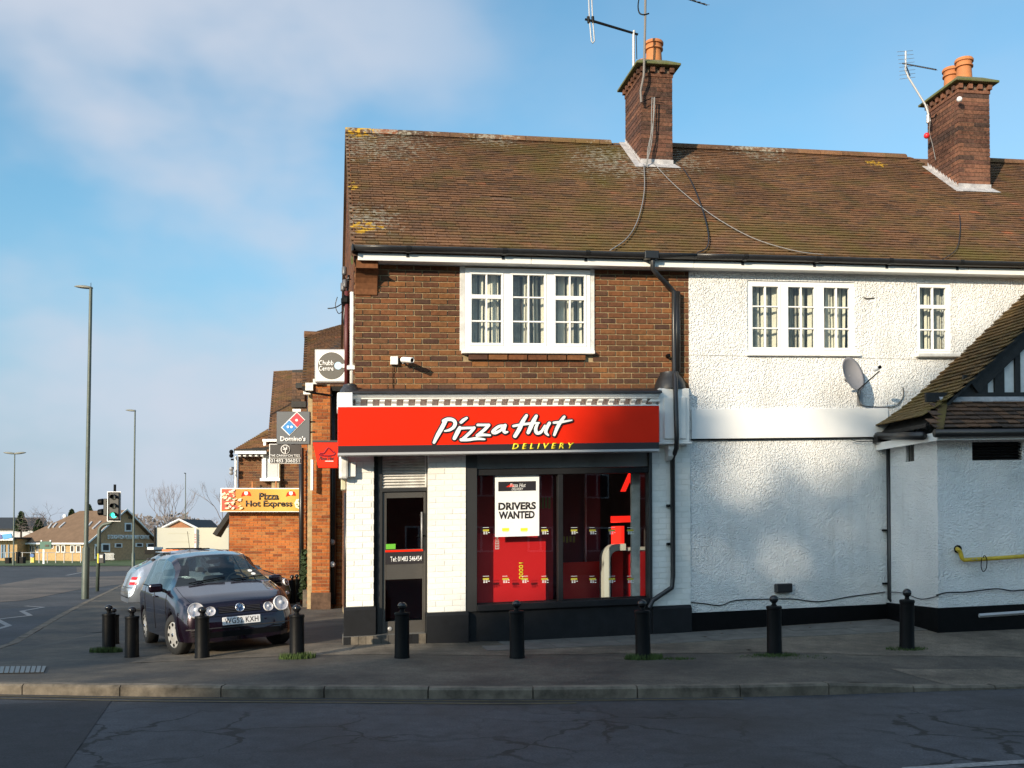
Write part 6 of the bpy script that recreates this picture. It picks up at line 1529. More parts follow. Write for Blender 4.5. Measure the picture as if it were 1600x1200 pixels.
polyp('blue_tile', rot([(-16.3, -8.1), (-.6, -8.1), (-.6, 8.1), (-16.3, 8.1)], cx, cy, -45), YD-.020, M('sign_blue', (.01, .19, .50), .4), dm)
polyp('red_tile', rot([(.6, -8.1), (16.3, -8.1), (16.3, 8.1), (.6, 8.1)], cx, cy, -45), YD-.020, M('tile_red', (.60, .01, .03), .4), dm)
for x, y in ((463.5, 656.5), (450, 667), (455.5, 667)): disc('dot', x, y, 2.0, YD-.020, mt['board'], dm, .006, 16)
bt("Domino's", 438, 681.5, 478, 689.5, YD-.006, mt['board'], dm, bold=.035)
for y in (658, 674): boxw('sign_arm', 484, 492, y, y+2, YD+.05, .05, mt['black'], dm)
ci = board('projecting_sign', 'black sign with a white tree emblem reading The Cinnamon Tree below the grey sign', 'sign', 420.5, 693.5, 470.5, 724.5, YD+.7, mt['board'], .06)
boxw('sign_face', 421.7, 469.3, 694.5, 715, YD+.688, .011, mt['signblack'], ci); boxw('sign_face', 421.7, 469.3, 716, 723.3, YD+.688, .011, mt['signblack'], ci)
disc('emblem_ring', 446, 702, 7.2, YD+.676, mt['board'], ci, .008); disc('emblem_disc', 446, 702, 6.2, YD+.668, mt['signblack'], ci, .007)
for q in (((446, 708), (446, 702), (443, 698)), ((446, 703), (449, 698)), ((446, 702), (449, 702)), ((446, 702), (442, 702))):
    mb = MB(); mb.tube([at(x, y, YD+.655) for x, y in q], .012, 5); part('emblem_branch', mb, mt['board'], ci)
bt('THE CINNAMON TREE', 422.5, 710, 469, 714, YD+.68, mt['board'], ci, bold=.01); bt('01483 306051', 423, 717.2, 468, 722.6, YD+.68, mt['board'], ci)
YS_ = 14.0
mb = MB(); P4 = [(488.5, 690.5), (528, 690), (527.5, 731), (497, 731)]; mb.prism([tuple(at(x, y, YS_)) for x, y in P4], (0, .12, 0)); rs = part('projecting_sign', mb, mt['red'], None, bev=.006); tag(rs, 'small red tapering projecting sign with a hat logo left of the shop fascia', 'sign')
boxw('sign_cap', 488, 529, 688, 691, YS_-.01, .14, mt['signblack'], rs)
for pts, w in (([(500, 708), (506, 708), (510, 703), (513, 700), (517, 703), (520, 706), (523, 706)], .012), ([(498, 710), (508, 712), (521, 711), (524, 707)], .012)):
    mb = MB(); mb.tube(spline([at(x, y, YS_-.005) for x, y in pts], 4), w, 5); part('hat_logo', mb, M('dark_red_print', (.25, .01, .02), .5), rs)
bt('Pizza Hut', 498.5, 713, 522, 719, YS_-.002, mt['signblack'], rs, shear=.4); boxw('logo_underline', 508, 521, 720, 721, YS_-.008, .006, mt['board'], rs)
YP = 27.2
ph = board('shop_banner', 'yellow banner sign reading Pizza Hot Express on the brick extension wall', 'sign', 344.5, 762.5, 470.5, 800, YP, mt['board'], .12)
gy = bpy.data.materials.new('yellow_orange_print'); gy.use_nodes = True; _n = gy.node_tree.nodes; _l = gy.node_tree.links
_t = _n.new('ShaderNodeTexCoord'); _m = _n.new('ShaderNodeSeparateXYZ'); _r = ramp(_n, [(0, (.50, .17, .012)), (.55, (.56, .27, .015)), (.8, (.60, .36, .045)), (1, (.55, .25, .015))]); _l.new(_t.outputs['Generated'], _m.inputs[0]); _l.new(_m.outputs['X'], _r.inputs[0]); _l.new(_r.outputs[0], _n['Principled BSDF'].inputs['Base Color'])
boxw('banner_face', 346, 469.5, 764, 798.5, YP-.012, .011, gy, ph)
bt('Pizza', 405, 770, 436, 781, YP-.016, mt['signblack'], ph, bold=.03); bt('Hot Express', 384, 782, 457, 794.5, YP-.016, mt['signblack'], ph, bold=.03)
rr = random.Random(9); fc = [M('print_brown', (.25, .09, .03), .5), M('print_cream', (.70, .55, .30), .5), M('print_red', (.45, .05, .02), .5), M('print_pale', (.75, .68, .50), .5), M('print_green', (.12, .16, .04), .5)]
polyp('food_picture', [(346.5, 764.5), (367.5, 764.5), (367, 790), (374, 794), (346.5, 797)], YP-.020, fc[2], ph, .004)
for i in range(46):
    x = rr.uniform(348, 366) if i < 24 else rr.uniform(352, 377); y = rr.uniform(766, 782) if i < 24 else rr.uniform(779, 795)
    r1, r2 = rr.uniform(1, 4), rr.uniform(.7, 1.8); a = rr.uniform(-35, 10); polyp('food_picture', rot([(r1*math.cos(t), r2*math.sin(t)) for t in [k*math.pi/4 for k in range(8)]], x, y, a), YP-.024-.001*i, fc[1 if i % 3 == 0 else 3 if i % 5 else rr.choice((0, 2, 4))], ph, .0006)
for x in (384.5, 454.5):
    polyp('red_badge', [(x-8, 776), (x-6, 770), (x, 766), (x+6, 769), (x+8, 774), (x+7, 775), (x, 774)], YP-.018, mt['red'], ph, .004); polyp('badge_mark', [(x-2.5, 768), (x+2.5, 768), (x+3, 772), (x, 774), (x-3, 772)], YP-.024, mt['board'], ph, .004)
polyp('food_picture', [(460, 786), (463, 780), (470, 779), (470, 796), (462, 793)], YP-.018, fc[3], ph, .004)
for x, y in ((464, 788), (467, 783), (466, 791)): disc('badge_mark', x, y, 1.3, YP-.024, fc[4], ph, .004, 8)

# ------------------------------------------------------------------ far side of the junction
# veterinary centre
vc = thing('veterinary_centre', 'yellow brick veterinary centre with a big brown tiled roof and white windows', 'building', at(138, 880, 119))
C0 = at(138, 882, 119); za = C0.z; ZE = at(138, 848, 119).z
gd = V((.43, .903, 0)); sd_ = V((-.903, .43, 0)); GL, SL_ = 10.9, 13.2
# lengths chosen so that the far corners meet the photographed edges
def hit(px, d):     # distance along direction d from C0 until picture column px
    k = (px-800)/FL; return (k*C0.y - C0.x)/(d.x - k*d.y)
GL = hit(241.5, gd); SL_ = hit(22, sd_)
ybr = M('yellow_brick', (.40, .27, .13), .85, var=.2, vs=3); bbr = M('brown_brick_far', (.50, .31, .17), .85, var=.25, vs=4)
rtf = M('brown_concrete_tile', (.15, .092, .054), .85, var=.2, vs=1.5)
apex = C0+gd*(GL*.52); ZA = at(203, 797, apex.y).z
def P3(a, b, z): q = C0+gd*a+sd_*b; q.z = z; return q
mb = MB(); mb.v = [P3(0, 0, za), P3(GL, 0, za), P3(GL, 0, ZE), P3(GL*.52, 0, ZA-.15), P3(0, 0, ZE)]; mb.v += [p+sd_*.3 for p in mb.v]; mb.f = [(0, 1, 2, 3, 4), (5, 6, 7, 8, 9)]+[(i, (i+1) % 5, 5+(i+1) % 5, 5+i) for i in range(5)]; part('gable_wall', mb, bbr, vc)
mb = MB(); mb.v = [P3(-.02, .01, za), P3(-.02, SL_, za), P3(-.02, SL_, ZE), P3(-.02, .01, ZE)]; mb.v += [p+gd*.3 for p in mb.v]; mb.f = [(0, 1, 2, 3), (4, 5, 6, 7)]+[(i, (i+1) % 4, 4+(i+1) % 4, 4+i) for i in range(4)]; part('side_wall', mb, ybr, vc)
ov = .45; rd = (SL_-hit(92, sd_))
R0_, R1_ = P3(GL*.52, -ov, ZA), P3(GL*.52, SL_*.60, ZA)
ZEo = ZE-.1
mb = MB(); mb.v = [P3(-ov, -ov, ZEo), P3(-ov, SL_+ov, ZEo), R1_, R0_, P3(GL+ov, -ov, ZEo+.1), P3(GL+ov, SL_+ov, ZEo)]; mb.f = [(0, 1, 2, 3), (3, 2, 5, 4), (1, 5, 2)]; rf = part('roof', mb, rtf, vc); md = rf.modifiers.new('t', 'SOLIDIFY'); md.thickness = .12
for a, b in (((-ov, ZEo), (GL*.52, ZA)), ((GL+ov, ZEo+.1), (GL*.52, ZA))):
    mb = MB(); q = [P3(a[0], -ov-.03, a[1]-.05), P3(b[0], -ov-.03, b[1]-.0), P3(b[0], -ov-.03, b[1]+.2), P3(a[0], -ov-.03, a[1]+.2)]; mb.v = q+[p+sd_*.06 for p in q]; mb.f = [(0, 1, 2, 3), (4, 5, 6, 7)]+[(i, (i+1) % 4, 4+(i+1) % 4, 4+i) for i in range(4)]; part('barge_board', mb, mt['board'], vc)
mb = MB(); mb.tube([P3(-ov-.05, -ov, ZEo-.02), P3(-ov-.05, SL_+ov, ZEo-.02)], .12, 6); part('gutter', mb, mt['board'], vc)
def onwall(px, py, d, off):
    k = hit(px, d); q = C0+d*k; q = at(px, py, q.y); return q
def wwin(px0, px1, py0, py1, d, nrm, pane_cols=1, nm='window'):
    q = [onwall(px0, py1, d, 0), onwall(px1, py1, d, 0), onwall(px1, py0, d, 0), onwall(px0, py0, d, 0)]
    mb = MB(); qq = [p+nrm*.05 for p in q]; mb.v = qq+[p+nrm*.08 for p in qq]; mb.f = [(0, 1, 2, 3), (4, 5, 6, 7)]+[(i, (i+1) % 4, 4+(i+1) % 4, 4+i) for i in range(4)]; wd_ = part(nm, mb, mt['board'], vc)
    for c in range(pane_cols):
        e0 = px0+(px1-px0)*(c+.17)/pane_cols; e1 = px0+(px1-px0)*(c+.83)/pane_cols
        q = [onwall(e0, py1-(py1-py0)*.16, d, 0), onwall(e1, py1-(py1-py0)*.16, d, 0), onwall(e1, py0+(py1-py0)*.16, d, 0), onwall(e0, py0+(py1-py0)*.16, d, 0)]
        mb = MB(); qq = [p+nrm*.132 for p in q]; mb.v = qq+[p+nrm*.02 for p in qq]; mb.f = [(0, 1, 2, 3), (4, 5, 6, 7)]+[(i, (i+1) % 4, 4+(i+1) % 4, 4+i) for i in range(4)]; part('pane', mb, mt['room'], wd_)
sn = -gd; gn = -sd_
for x0, x1 in ((48, 50.5), (52, 54.5), (57.5, 61), (89, 94.5), (97, 103), (111, 117.5), (120, 127.5)): wwin(x0, x1, 851, 864, sd_, sn)
wwin(81, 85, 851, 857, sd_, sn); wwin(147, 153, 850, 873, gd, gn, nm='door')
for x0, x1, y0, y1 in ((157.5, 171, 849, 862), (178.5, 190, 849, 855.5), (211, 222.5, 848.5, 854.5), (194, 205, 817, 830.5), (228, 241, 849, 855)): wwin(x0, x1, y0, y1, gd, gn, 1)
q0 = onwall(167, 842.5, gd, 0); q1 = onwall(232, 841.5, gd, 0); text('STOUGHTON VETERINARY CENTRE', mt['board'], vc, q0+gn*.1, gd, (0, 0, 1), (q1-q0).length, .55, .08, bold=.03)
c_ = onwall(202, 808, gd, 0); mb = MB(); mb.lathe([(.22, 0), (.2, .1)], c_+gn*.02, gn, 14); part('round_vent', mb, mt['kerb'], vc)
for x0, y0, x1, y1 in ((75, 826, 80, 819), (82, 825, 88, 818), (92, 825, 101, 817), (137, 823, 143, 816), (144, 827, 157, 815)):
    # rooflights lie in the plane of the roof
    pts = []
    n_ = (P3(-ov, SL_, ZEo)-P3(-ov, 0, ZEo)).cross(R0_-P3(-ov, 0, ZEo)).normalized(); base = P3(-ov, 0, ZEo)
    for x, y in ((x0, y0), (x0+2.4, y0), (x1+2.2, y1), (x1, y1)):
        D = ray(x, y); t = (base-EYEV).dot(n_)/D.dot(n_); pts.append(EYEV+D*t)
    nn_ = n_ if n_.z > 0 else -n_
    mb = MB(); mb.v = [p+nn_*.14 for p in pts]+[p-nn_*.02 for p in pts]; mb.f = [(0, 1, 2, 3), (4, 5, 6, 7)]+[(i, (i+1) % 4, 4+(i+1) % 4, 4+i) for i in range(4)]; part('rooflight', mb, M('rooflight_grey', (.33, .34, .36), .3), rf)
D = ray(101.5, 807); t = (base-EYEV).dot(n_)/D.dot(n_); mb = MB(); mb.ball(EYEV+D*t, .3, 8); part('roof_vent', mb, mt['board'], rf)
# lower wing
lw_ = thing('low_yellow_building', 'low yellow brick building with a white and blue sign at the far left edge', 'building', at(10, 880, 121))
boxw('wall', -40, 27, 842, 884, 121, 6, ybr, lw_, -1.6); boxw('flat_roof', -42, 28, 839.5, 842, 120.6, 7, mt['timber'], lw_)
for x0, x1 in ((1, 3.5), (5, 8), (12, 14)): f_ = boxw('window', x0, x1, 851, 872, 120.9, .1, M('bluish_pane', (.12, .2, .3), .2), lw_)
bl = board('blue_sign', 'white sign with blue print on the low building at the far left edge', 'sign', -25, 832, 20, 844.5, 119.6, mt['board'], .2)
polyp('blue_print', [(3, 835), (17, 833), (19, 840), (5, 843)], 119.5, M('sign_cyan', (.02, .25, .55), .4), bl); polyp('blue_print', [(-5, 834), (2, 835), (3, 842), (-4, 843)], 119.5, M('sign_navy', (.04, .06, .25), .4), bl)
sh_ = thing('industrial_shed', 'long pale industrial shed roof behind the dark conifer at far left', 'building', at(25, 880, 190))
boxw('wall', -120, 75, 826, 875, 190, 25, mt['whited'], sh_, -2); slope('roof', [at(-120, 826, 189.7), at(76, 826, 189.7), at(70, 808.5, 215), at(-120, 808.5, 215)], 'tiled', sh_, .3); sh_c = kids(sh_)[-1]; sh_c.data.materials[0] = M('pale_shed_roof', (.42, .42, .43), .6)
# house with white barge boards
hs_ = thing('gabled_house', 'small brick house with white barge boards and dark roof beyond the pale hoarding', 'building', at(290, 860, 125))
YH = 125; mb = MB(); mb.prism([tuple(at(x, y, YH)) for x, y in ((255, 880), (308, 880), (308, 824), (280, 812), (255, 823))], (0, .3, 0)); part('gable_wall', mb, M('red_brick_far', (.34, .15, .075), .9, var=.2, vs=3), hs_)
q = at(308, 825, YH); r2_ = at(281, 811, YH); e = at(344, 828, YH+8)
slope('roof', [at(306, 826, YH-.2), at(345, 826.5, YH+9), at(330, 812.5, YH+12), at(280, 811, YH-.2)], 'tiled', hs_, .2)
for a, b in (((253, 825), (280.5, 811.5)), ((309, 826), (279.5, 811.5))):
    mb = MB(); mb.tube([at(*a, YH-.3), at(*b, YH-.3)], .13, 4); part('barge_board', mb, mt['board'], hs_)
# pale hoarding
YB = 62.
ho2 = board('hoarding', 'pale translucent hoarding panels on a dark post behind the purple car', 'hoarding', 243, 824.5, 357.5, 858.5, YB, M('hoarding_cream', (.46, .43, .33), .6, col2=(.36, .36, .32), vs=.35, det=1), .15, 0)
boxw('post', 240, 243, 824, 890, YB-.1, .25, mt['black'], ho2); boxw('post', 303.8, 306.2, 826, 890, YB-.2, .1, mt['board'], ho2)
for i in range(6): boxw('red_stripe', 303.6, 306.4, 834+i*2.7, 835.2+i*2.7, YB-.22, .01, mt['reds'], ho2)
bt('FOR LET', 336, 834.5, 356, 838, YB-.01, M('faint_print', (.36, .34, .27), .6), ho2) if 0 else None
for y in (833, 846): boxw('faint_line', 262, 296, y, y+.9, YB-.012, .01, M('faint_print', (.38, .36, .28), .6), ho2)
ob = board('orange_barrier', 'bright orange plastic barrier showing over the roof of the white car', 'barrier', 253, 858.5, 279, 866, 48, M('orange_plastic', (.75, .16, .03), .5), .1)
db = board('parked_van', 'dark vehicle roof line behind the white car at the foot of the hoarding', 'vehicle', 226, 859, 252, 866, 55, mt['black'], 2); boxw('window', 230, 240, 855, 858.8, 55.2, 1.5, mt['board'], db)
# green direction sign, posts, bins, railing
dsn = board('direction_sign', 'small dark green direction sign on white posts in front of the veterinary centre', 'sign', 62, 846, 80, 858, 100, M('sign_green', (.02, .10, .07), .5), .1)
boxw('post', 66.5, 69.3, 858, 881, 100.05, .1, mt['board'], dsn); boxw('sign_patch', 70, 76, 851, 854, 99.95, .04, mt['kerb'], dsn)
for x in (63.5, 77.5): boxw('sign_lamp', x, x+2, 844, 846, 99.9, .1, mt['board'], dsn)
rsn = board('blue_road_sign', 'tiny round blue road sign on a yellow base at the far kerb', 'sign', 47.5, 870, 53, 879, 100, M('bollard_yellow', (.55, .42, .06), .5), .3)
disc('blue_disc', 50.5, 868, 3., 100, M('road_sign_blue', (.02, .10, .30), .4), rsn, .08, 16)
for x0, x1, y0, lab in ((30, 36, 871, 'dark litter bin left of the blue road sign'), (7.5, 14, 872, 'dark bin in front of the low yellow building'), (24.5, 28, 863, 'slim brown cabinet beside the twin headed lamp')):
    o_ = board('street_cabinet', lab, 'cabinet', x0, y0, x1, 880.5, 101, mt['black'], .6); boxw('lid', x0-.3, x1+.3, y0-.8, y0-.05, 100.95, .7, mt['timber'], o_)
fe = thing('railing', 'thin grey railing fence along the verge before the veterinary centre', 'fence', at(90, 880, 112))
for i in range(12):
    x = -4+i*13; mb = MB(); mb.tube([at(x, 881, 112), at(x, 863, 112)], .05, 5); part('post', mb, mt['steel'], fe)
for y in (863.5,): mb = MB(); mb.tube([at(-6, y, 112), at(140, y, 112)], .035, 5); part('rail', mb, mt['steel'], fe)
pf = thing('picket_fence', 'short grey picket fence by the door of the veterinary centre', 'fence', at(170, 875, 116))
for i in range(8): boxw('picket', 163+i*1.9, 164+i*1.9, 864, 875, 116, .05, mt['whited'], pf)
for y in (865.5, 873): boxw('rail', 162.5, 179, y, y+.9, 116.06, .05, mt['whited'], pf)
vg = MB(); vg.v = [V((-90, 104, rz(104)+.05)), V((-38, 104, rz(104)+.05)), V((-38, 124, rz(124)+.05)), V((-90, 124, rz(124)+.05))]; vg.v = [V((-82, 103, -1.02)), V((-36, 103, -1.02)), V((-34, 126, -.80)), V((-98, 126, -.80))]; vg.f = [(0, 1, 2, 3)]
o = part('grass_verge', vg, mt['grass']); o['kind'] = 'structure'; 

for poly in ([(-60, 925), (60, 903), (200, 900), (196, 912), (120, 922), (40, 938), (-60, 945)], [(120, 886), (205, 884), (200, 892), (120, 894)]):  # sun patches on the far road, painted as browner sheets
    pts = [gp(*q) for q in poly]; mb = MB(); mb.v = [V((x, y, rz(y)+.006)) for x, y in pts]; mb.f = [tuple(range(len(pts)))]; o = part('sunlit_road_patch', mb, asphalt('sunlit_brown_asphalt', (.10, .082, .068), light=(.15, .12, .098)), None); o['kind'] = 'structure'
# ------------------------------------------------------------------ trees
def grow(mb, p, d, L_, r, depth, rr, spread=.55, up=.25, n=4, lf=.74):
    pts = [p]; dd = d.copy()
    for i in range(3):
        dd = (dd + V((rr.gauss(0, .12), rr.gauss(0, .12), rr.gauss(0, .06)+up*.12))).normalized(); pts.append(pts[-1]+dd*L_/3)
    mb.tube(pts, [r, r*.9, r*.8, r*.68], n, cap=False)
    if depth == 0: return
    for k in range(rr.choice((2, 3)) if depth > 1 else 3):
        a = V((rr.gauss(0, 1), rr.gauss(0, 1), rr.gauss(0, .5)+up)); nd = (dd + a.normalized()*spread).normalized()
        q = pts[-1] if k < 2 else pts[2]
        grow(mb, q, nd, L_*lf*rr.uniform(.8, 1.15), r*.62, depth-1, rr, spread, up, 3 if depth < 4 else 4, lf)
def bare_tree(px, py_base, py_top, Y, label, seed, spread=.6, depth=6, up=.3, grp=None, r0=.022):
    b = at(px, py_base, Y); b.z = rz(Y)-.2; top = at(px, py_top, Y); H = top.z-b.z; rr = random.Random(seed)
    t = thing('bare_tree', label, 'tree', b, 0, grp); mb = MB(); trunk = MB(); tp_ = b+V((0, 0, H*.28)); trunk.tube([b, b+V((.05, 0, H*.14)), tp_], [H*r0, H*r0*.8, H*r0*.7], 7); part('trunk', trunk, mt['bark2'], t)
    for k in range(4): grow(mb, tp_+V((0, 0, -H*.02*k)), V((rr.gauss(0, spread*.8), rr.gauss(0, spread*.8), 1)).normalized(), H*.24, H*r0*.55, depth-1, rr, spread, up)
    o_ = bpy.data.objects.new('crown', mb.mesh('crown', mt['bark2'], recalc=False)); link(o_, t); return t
bare_tree(82, 868, 778, 150, 'spreading bare oak tree behind the brown roof of the veterinary centre', 5, .85, 6, .1)
bare_tree(264, 868, 757, 165, 'tall pale bare birch tree left of the distant lamp above the hoarding', 12, .42, 6, .6, r0=.014)
bare_tree(352, 868, 744, 140, 'bare tree partly hidden behind the yellow pizza banner', 21, .6, 6, .35, r0=.014)
bare_tree(322, 868, 802, 180, 'small bare tree over the dark roof of the far house', 31, .8, 5, .2)
WH = ['over the right slope of the veterinary roof', 'just left of the tall birch', 'above the dark roof of the far house', 'just right of the tall birch', 'right of the far house by the brick extension', 'over the blue sign at far left', 'behind the dark conifer', 'left of the spreading oak', 'behind the nearest lamp post', 'by the apex of the veterinary gable']
for i, (x, t_y, Y) in enumerate(((225, 806, 210), (244, 800, 200), (300, 806, 220), (283, 797, 230), (336, 800, 200), (10, 806, 240), (46, 802, 250), (60, 806, 230), (130, 800, 210), (209, 790, 240))):
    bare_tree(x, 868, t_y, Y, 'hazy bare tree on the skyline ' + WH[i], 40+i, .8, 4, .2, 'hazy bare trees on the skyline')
tl2 = MB(); rr = random.Random(77)
for _ in range(9000):
    x = rr.uniform(-80, 600); base = 812 + 5*math.sin(x*.021)+4*math.sin(x*.057+1) + (6 if x < 60 else 0) + (-4 if 200 < x < 300 else 0); y = rr.uniform(base+rr.gauss(0, 2.0), 868)
    Y = rr.uniform(245, 262); p = at(x, y, Y); s = rr.uniform(.25, .8); a = V((rr.gauss(0, 1), rr.gauss(0, .5), rr.gauss(0, 1))).normalized()*s; b = V((-a.z, 0, a.x)).normalized()*s*.4; k = len(tl2.v); tl2.v += [p-a, p+b, p+a, p-b]; tl2.f.append((k, k+1, k+2, k+3))
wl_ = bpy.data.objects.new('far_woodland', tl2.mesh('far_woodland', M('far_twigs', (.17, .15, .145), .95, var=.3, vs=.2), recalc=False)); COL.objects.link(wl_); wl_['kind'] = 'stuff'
def leafy(mb, c, rad, n, s, rr, shape=None):
    for _ in range(n):
        while True:
            q = V((rr.uniform(-1, 1), rr.uniform(-1, 1), rr.uniform(-1, 1)))
            if q.length < 1: break
        p = c + V((q.x*rad[0], q.y*rad[1], q.z*rad[2])); 
        a = V((rr.gauss(0, 1), rr.gauss(0, 1), rr.gauss(0, 1))).normalized()*s*rr.uniform(.6, 1.3); b = a.cross(V((rr.gauss(0, 1), rr.gauss(0, 1), rr.gauss(0, 1)))).normalized()*s*.6; k = len(mb.v); mb.v += [p-a, p+b, p+a, p-b]; mb.f.append((k, k+1, k+2, k+3))
def conifer(px, y0, y1, wpx, Y, label, seed):
    b = at(px, y1, Y); t = at(px, y0, Y); H = t.z-b.z; rr = random.Random(seed); w = wpx*Y/FL/2; o = thing('conifer', label, 'tree', V((b.x, b.y, rz(Y)-.2)))
    m = MB(); m.tube([V((b.x, b.y, rz(Y)-.2)), V((b.x, b.y, b.z+H*.8))], [.25, .08], 6); part('trunk', m, mt['bark'], o); m = MB()
    for i in range(26): f = i/26; leafy(m, b+V((0, 0, H*f)), (w*(1-f)**.8+.1, w*(1-f)**.8+.1, H*.05), int(150*(1-f)+20), .28, rr)
    c = bpy.data.objects.new('crown', m.mesh('crown', mt['leaf'], recalc=False)); link(c, o)
conifer(33, 800, 828, 20, 150, 'dark conical evergreen in front of the pale industrial shed', 3)
conifer(61, 812, 829, 14, 148, 'reddish brown bushy shrub beside the dark conifer', 6); conifer(139, 789, 815, 17, 160, 'dark evergreen top peeping over the brown roof ridge', 8); conifer(112, 797, 806, 6, 160, 'tiny dark evergreen tip over the roof ridge left of the lamp', 9)
# ------------------------------------------------------------------ cars
def paint(name, col, metal=.6, rough=.28): return M(name, col, rough, metal=metal, coat=1., var=.06, vs=2, coord='obj')
mt['headglass'] = glass('lamp_glass', (.9, .9, .92)); mt['chrome'] = M('chrome', (.75, .75, .77), .12, metal=1.)
mt['reflector'] = M('lamp_reflector', (.60, .60, .62), .3, metal=.1); mt['hubcap'] = M('hubcap_silver', (.55, .54, .52), .35, metal=.5); mt['seat'] = M('seat_cloth', (.02, .02, .024), .9)
mt['carplastic'] = M('bumper_plastic', (.022, .02, .022), .55)
def tab(t): return lambda y: lerp_tab(t, y)
def sm(t, y, e=.06):      # smoothed table
    return (lerp_tab(t, y-e)+2*lerp_tab(t, y)+lerp_tab(t, y+e))/4
def car(t, P, mat):
    """hatchback body lofted along its length (y from the nose), glass and doors cut from the same skin"""
    L_ = P['L']; st = sorted(set([round(x, 4) for x in frange(0, L_, .055)] + [.012, .03, L_-.012, L_-.03] + P['cuts']))
    cw, hd, rw0, rw1 = P['cowl'], P['head'], P['rear0'], P['rear1']; ya, yb = P['axles']; ar, az = P['arch'], P['rad']
    rings = []
    for y in st:
        zc = sm(P['zc'], y, .04); zb = min(sm(P['zb'], y), zc-.01); wb = sm(P['wb'], y, .03); wl = sm(P['wl'], y, .03); zs = P['sill']
        cab = max(0., min(1., (zc-zb-.06)/.3))
        wr = wb-.03 - cab*P['tumble']; zr_ = zb + (zc-zb)*(.45+.38*cab)
        a = zs
        for yc in (ya, yb):
            if abs(y-yc) < ar: a = max(a, az + math.sqrt(ar*ar-(y-yc)**2))
        pts = [(0, P['floor']), (wl-.16, max(P['floor'], a-.02) if a > zs else P['floor']), (wl-.02, a), (wl, max(a+.012, zs+.10)), (wl+.006, max(a+.03, .47*(zb-zs)+zs)), (wl+.004, max(a+.05, zb-.16)), (wb+.008, max(a+.07, zb-.05)), (wb-.012, max(a+.075, zb)),
               (wb-.012+(wr-wb+.012)*.5, zb+(zr_-zb)*.5), (wr, zr_), (wr-.035-.05*cab, zc-(zc-zr_)*.34), (wr*.66, zc-.010-.012*cab), (wr*.33, zc-.002), (0, zc)]
        rings.append(pts)
    m = len(rings[0]); mb = MB(); n = 2*m-1; tot = []
    for y, pts in zip(st, rings):
        ring = [(x, z) for x, z in pts] + [(-x, z) for x, z in pts[-2:0:-1]]      # closed: right side up, left side down
        n = len(ring); tot.append(ring); mb.v += [V((x, y, z)) for x, z in ring]
    body, gl_w, gl_s, gl_r = [], [], [], []
    def seg_of(k):  # symmetric segment index
        return k if k < m-1 else n-1-k
    for j in range(len(st)-1):
        ym = (st[j]+st[j+1])/2
        for k in range(n):
            f = (j*n+k, j*n+(k+1) % n, (j+1)*n+(k+1) % n, (j+1)*n+k); s_ = seg_of(k)
            if cw < ym < hd and s_ >= 10: gl_w.append(f)
            elif rw0 < ym < rw1 and s_ >= 10: gl_r.append(f)
            elif s_ in (7, 8) and any(a < ym < b for a, b in P['side']): gl_s.append(f)
            else: body.append(f)
    body.append(tuple(range(n))[::-1]); body.append(tuple((len(st)-1)*n+k for k in range(n)))
    def sub(name, faces, mat_, parent, off=0., smooth=True):
        me = bpy.data.meshes.new(name); me.from_pydata([tuple(v) for v in mb.v], [], faces); bm = bmesh.new(); bm.from_mesh(me)
        bmesh.ops.delete(bm, geom=[v for v in bm.verts if not v.link_faces], context='VERTS'); bmesh.ops.recalc_face_normals(bm, faces=bm.faces)
        bm.to_mesh(me); bm.free(); me.shade_smooth(); me.materials.append(mat_); o = bpy.data.objects.new(name, me); link(o, parent); return o
    bd = sub('body', body, mat, t); bd.data.set_sharp_from_angle(angle=R(38))
    for nm, fcs in (('windscreen', gl_w), ('rear_window', gl_r)):
        if fcs: sub(nm, fcs, mt['carglass'], t)
    lf = [f for f in gl_s if mb.v[f[0]].x > 0]; rt = [f for f in gl_s if mb.v[f[0]].x <= 0]
    for fcs in (lf, rt): sub('side_window', fcs, mt['carglass'], t)
    bvh = BVHTree.FromPolygons([tuple(v) for v in mb.v], body+gl_w+gl_s+gl_r)
    def front(x, z): h = bvh.ray_cast(V((x, -2, z)), V((0, 1, 0))); return h[0], h[1]
    def back(x, z): h = bvh.ray_cast(V((x, L_+2, z)), V((0, -1, 0))); return h[0], h[1]
    def sidep(y, z, sg): h = bvh.ray_cast(V((sg*3, y, z)), V((-sg, 0, 0))); return h[0], h[1]
    def topp(x, y): h = bvh.ray_cast(V((x, y, 4)), V((0, 0, -1))); return h[0], h[1]
    # wheels
    for sx in (-1, 1):
        for yc in (ya, yb):
            xc = sx*(P['wl'][3][1]-.095); steer = P.get('steer', 0) if yc == ya else 0
            axv = V((sx*math.cos(steer), sx*math.sin(steer)*1, 0)) if sx > 0 else V((-math.cos(steer), -math.sin(steer), 0))
            c = V((xc, yc, az)); r = az; wv = .09
            mb2 = MB(); mb2.lathe([(r*.66, -wv), (r*.93, -wv), (r, -wv*.7), (r, wv*.7), (r*.93, wv*.96), (r*.67, wv), (r*.64, wv*.85)], c, axv, 36); wh = part('wheel', mb2, mt['rubber'], t, angle=50)
            mb2 = MB(); mb2.lathe([(r*.66, -wv*.5), (r*.66, wv*.80), (r*.60, wv*.92), (r*.52, wv*.86), (r*.2, wv*.98), (.04, wv*1.02), (.01, wv*1.02)], c, axv, 32); part('hubcap', mb2, mt['hubcap'], wh, angle=30)
            a_ = axv.orthogonal().normalized(); b_ = axv.cross(a_)
            slots = MB(); ns = 8
            for i in range(ns):
                an = 2*math.pi*i/ns; q = c + (a_*math.cos(an)+b_*math.sin(an))*r*.50 + axv*wv*.80; slots.lathe([(.030, 0), (.026, wv*.14)], q, axv, 8)
            o_ = part('hubcap_hole', slots, mt['black'], wh); o_['kind'] = 'stuff'
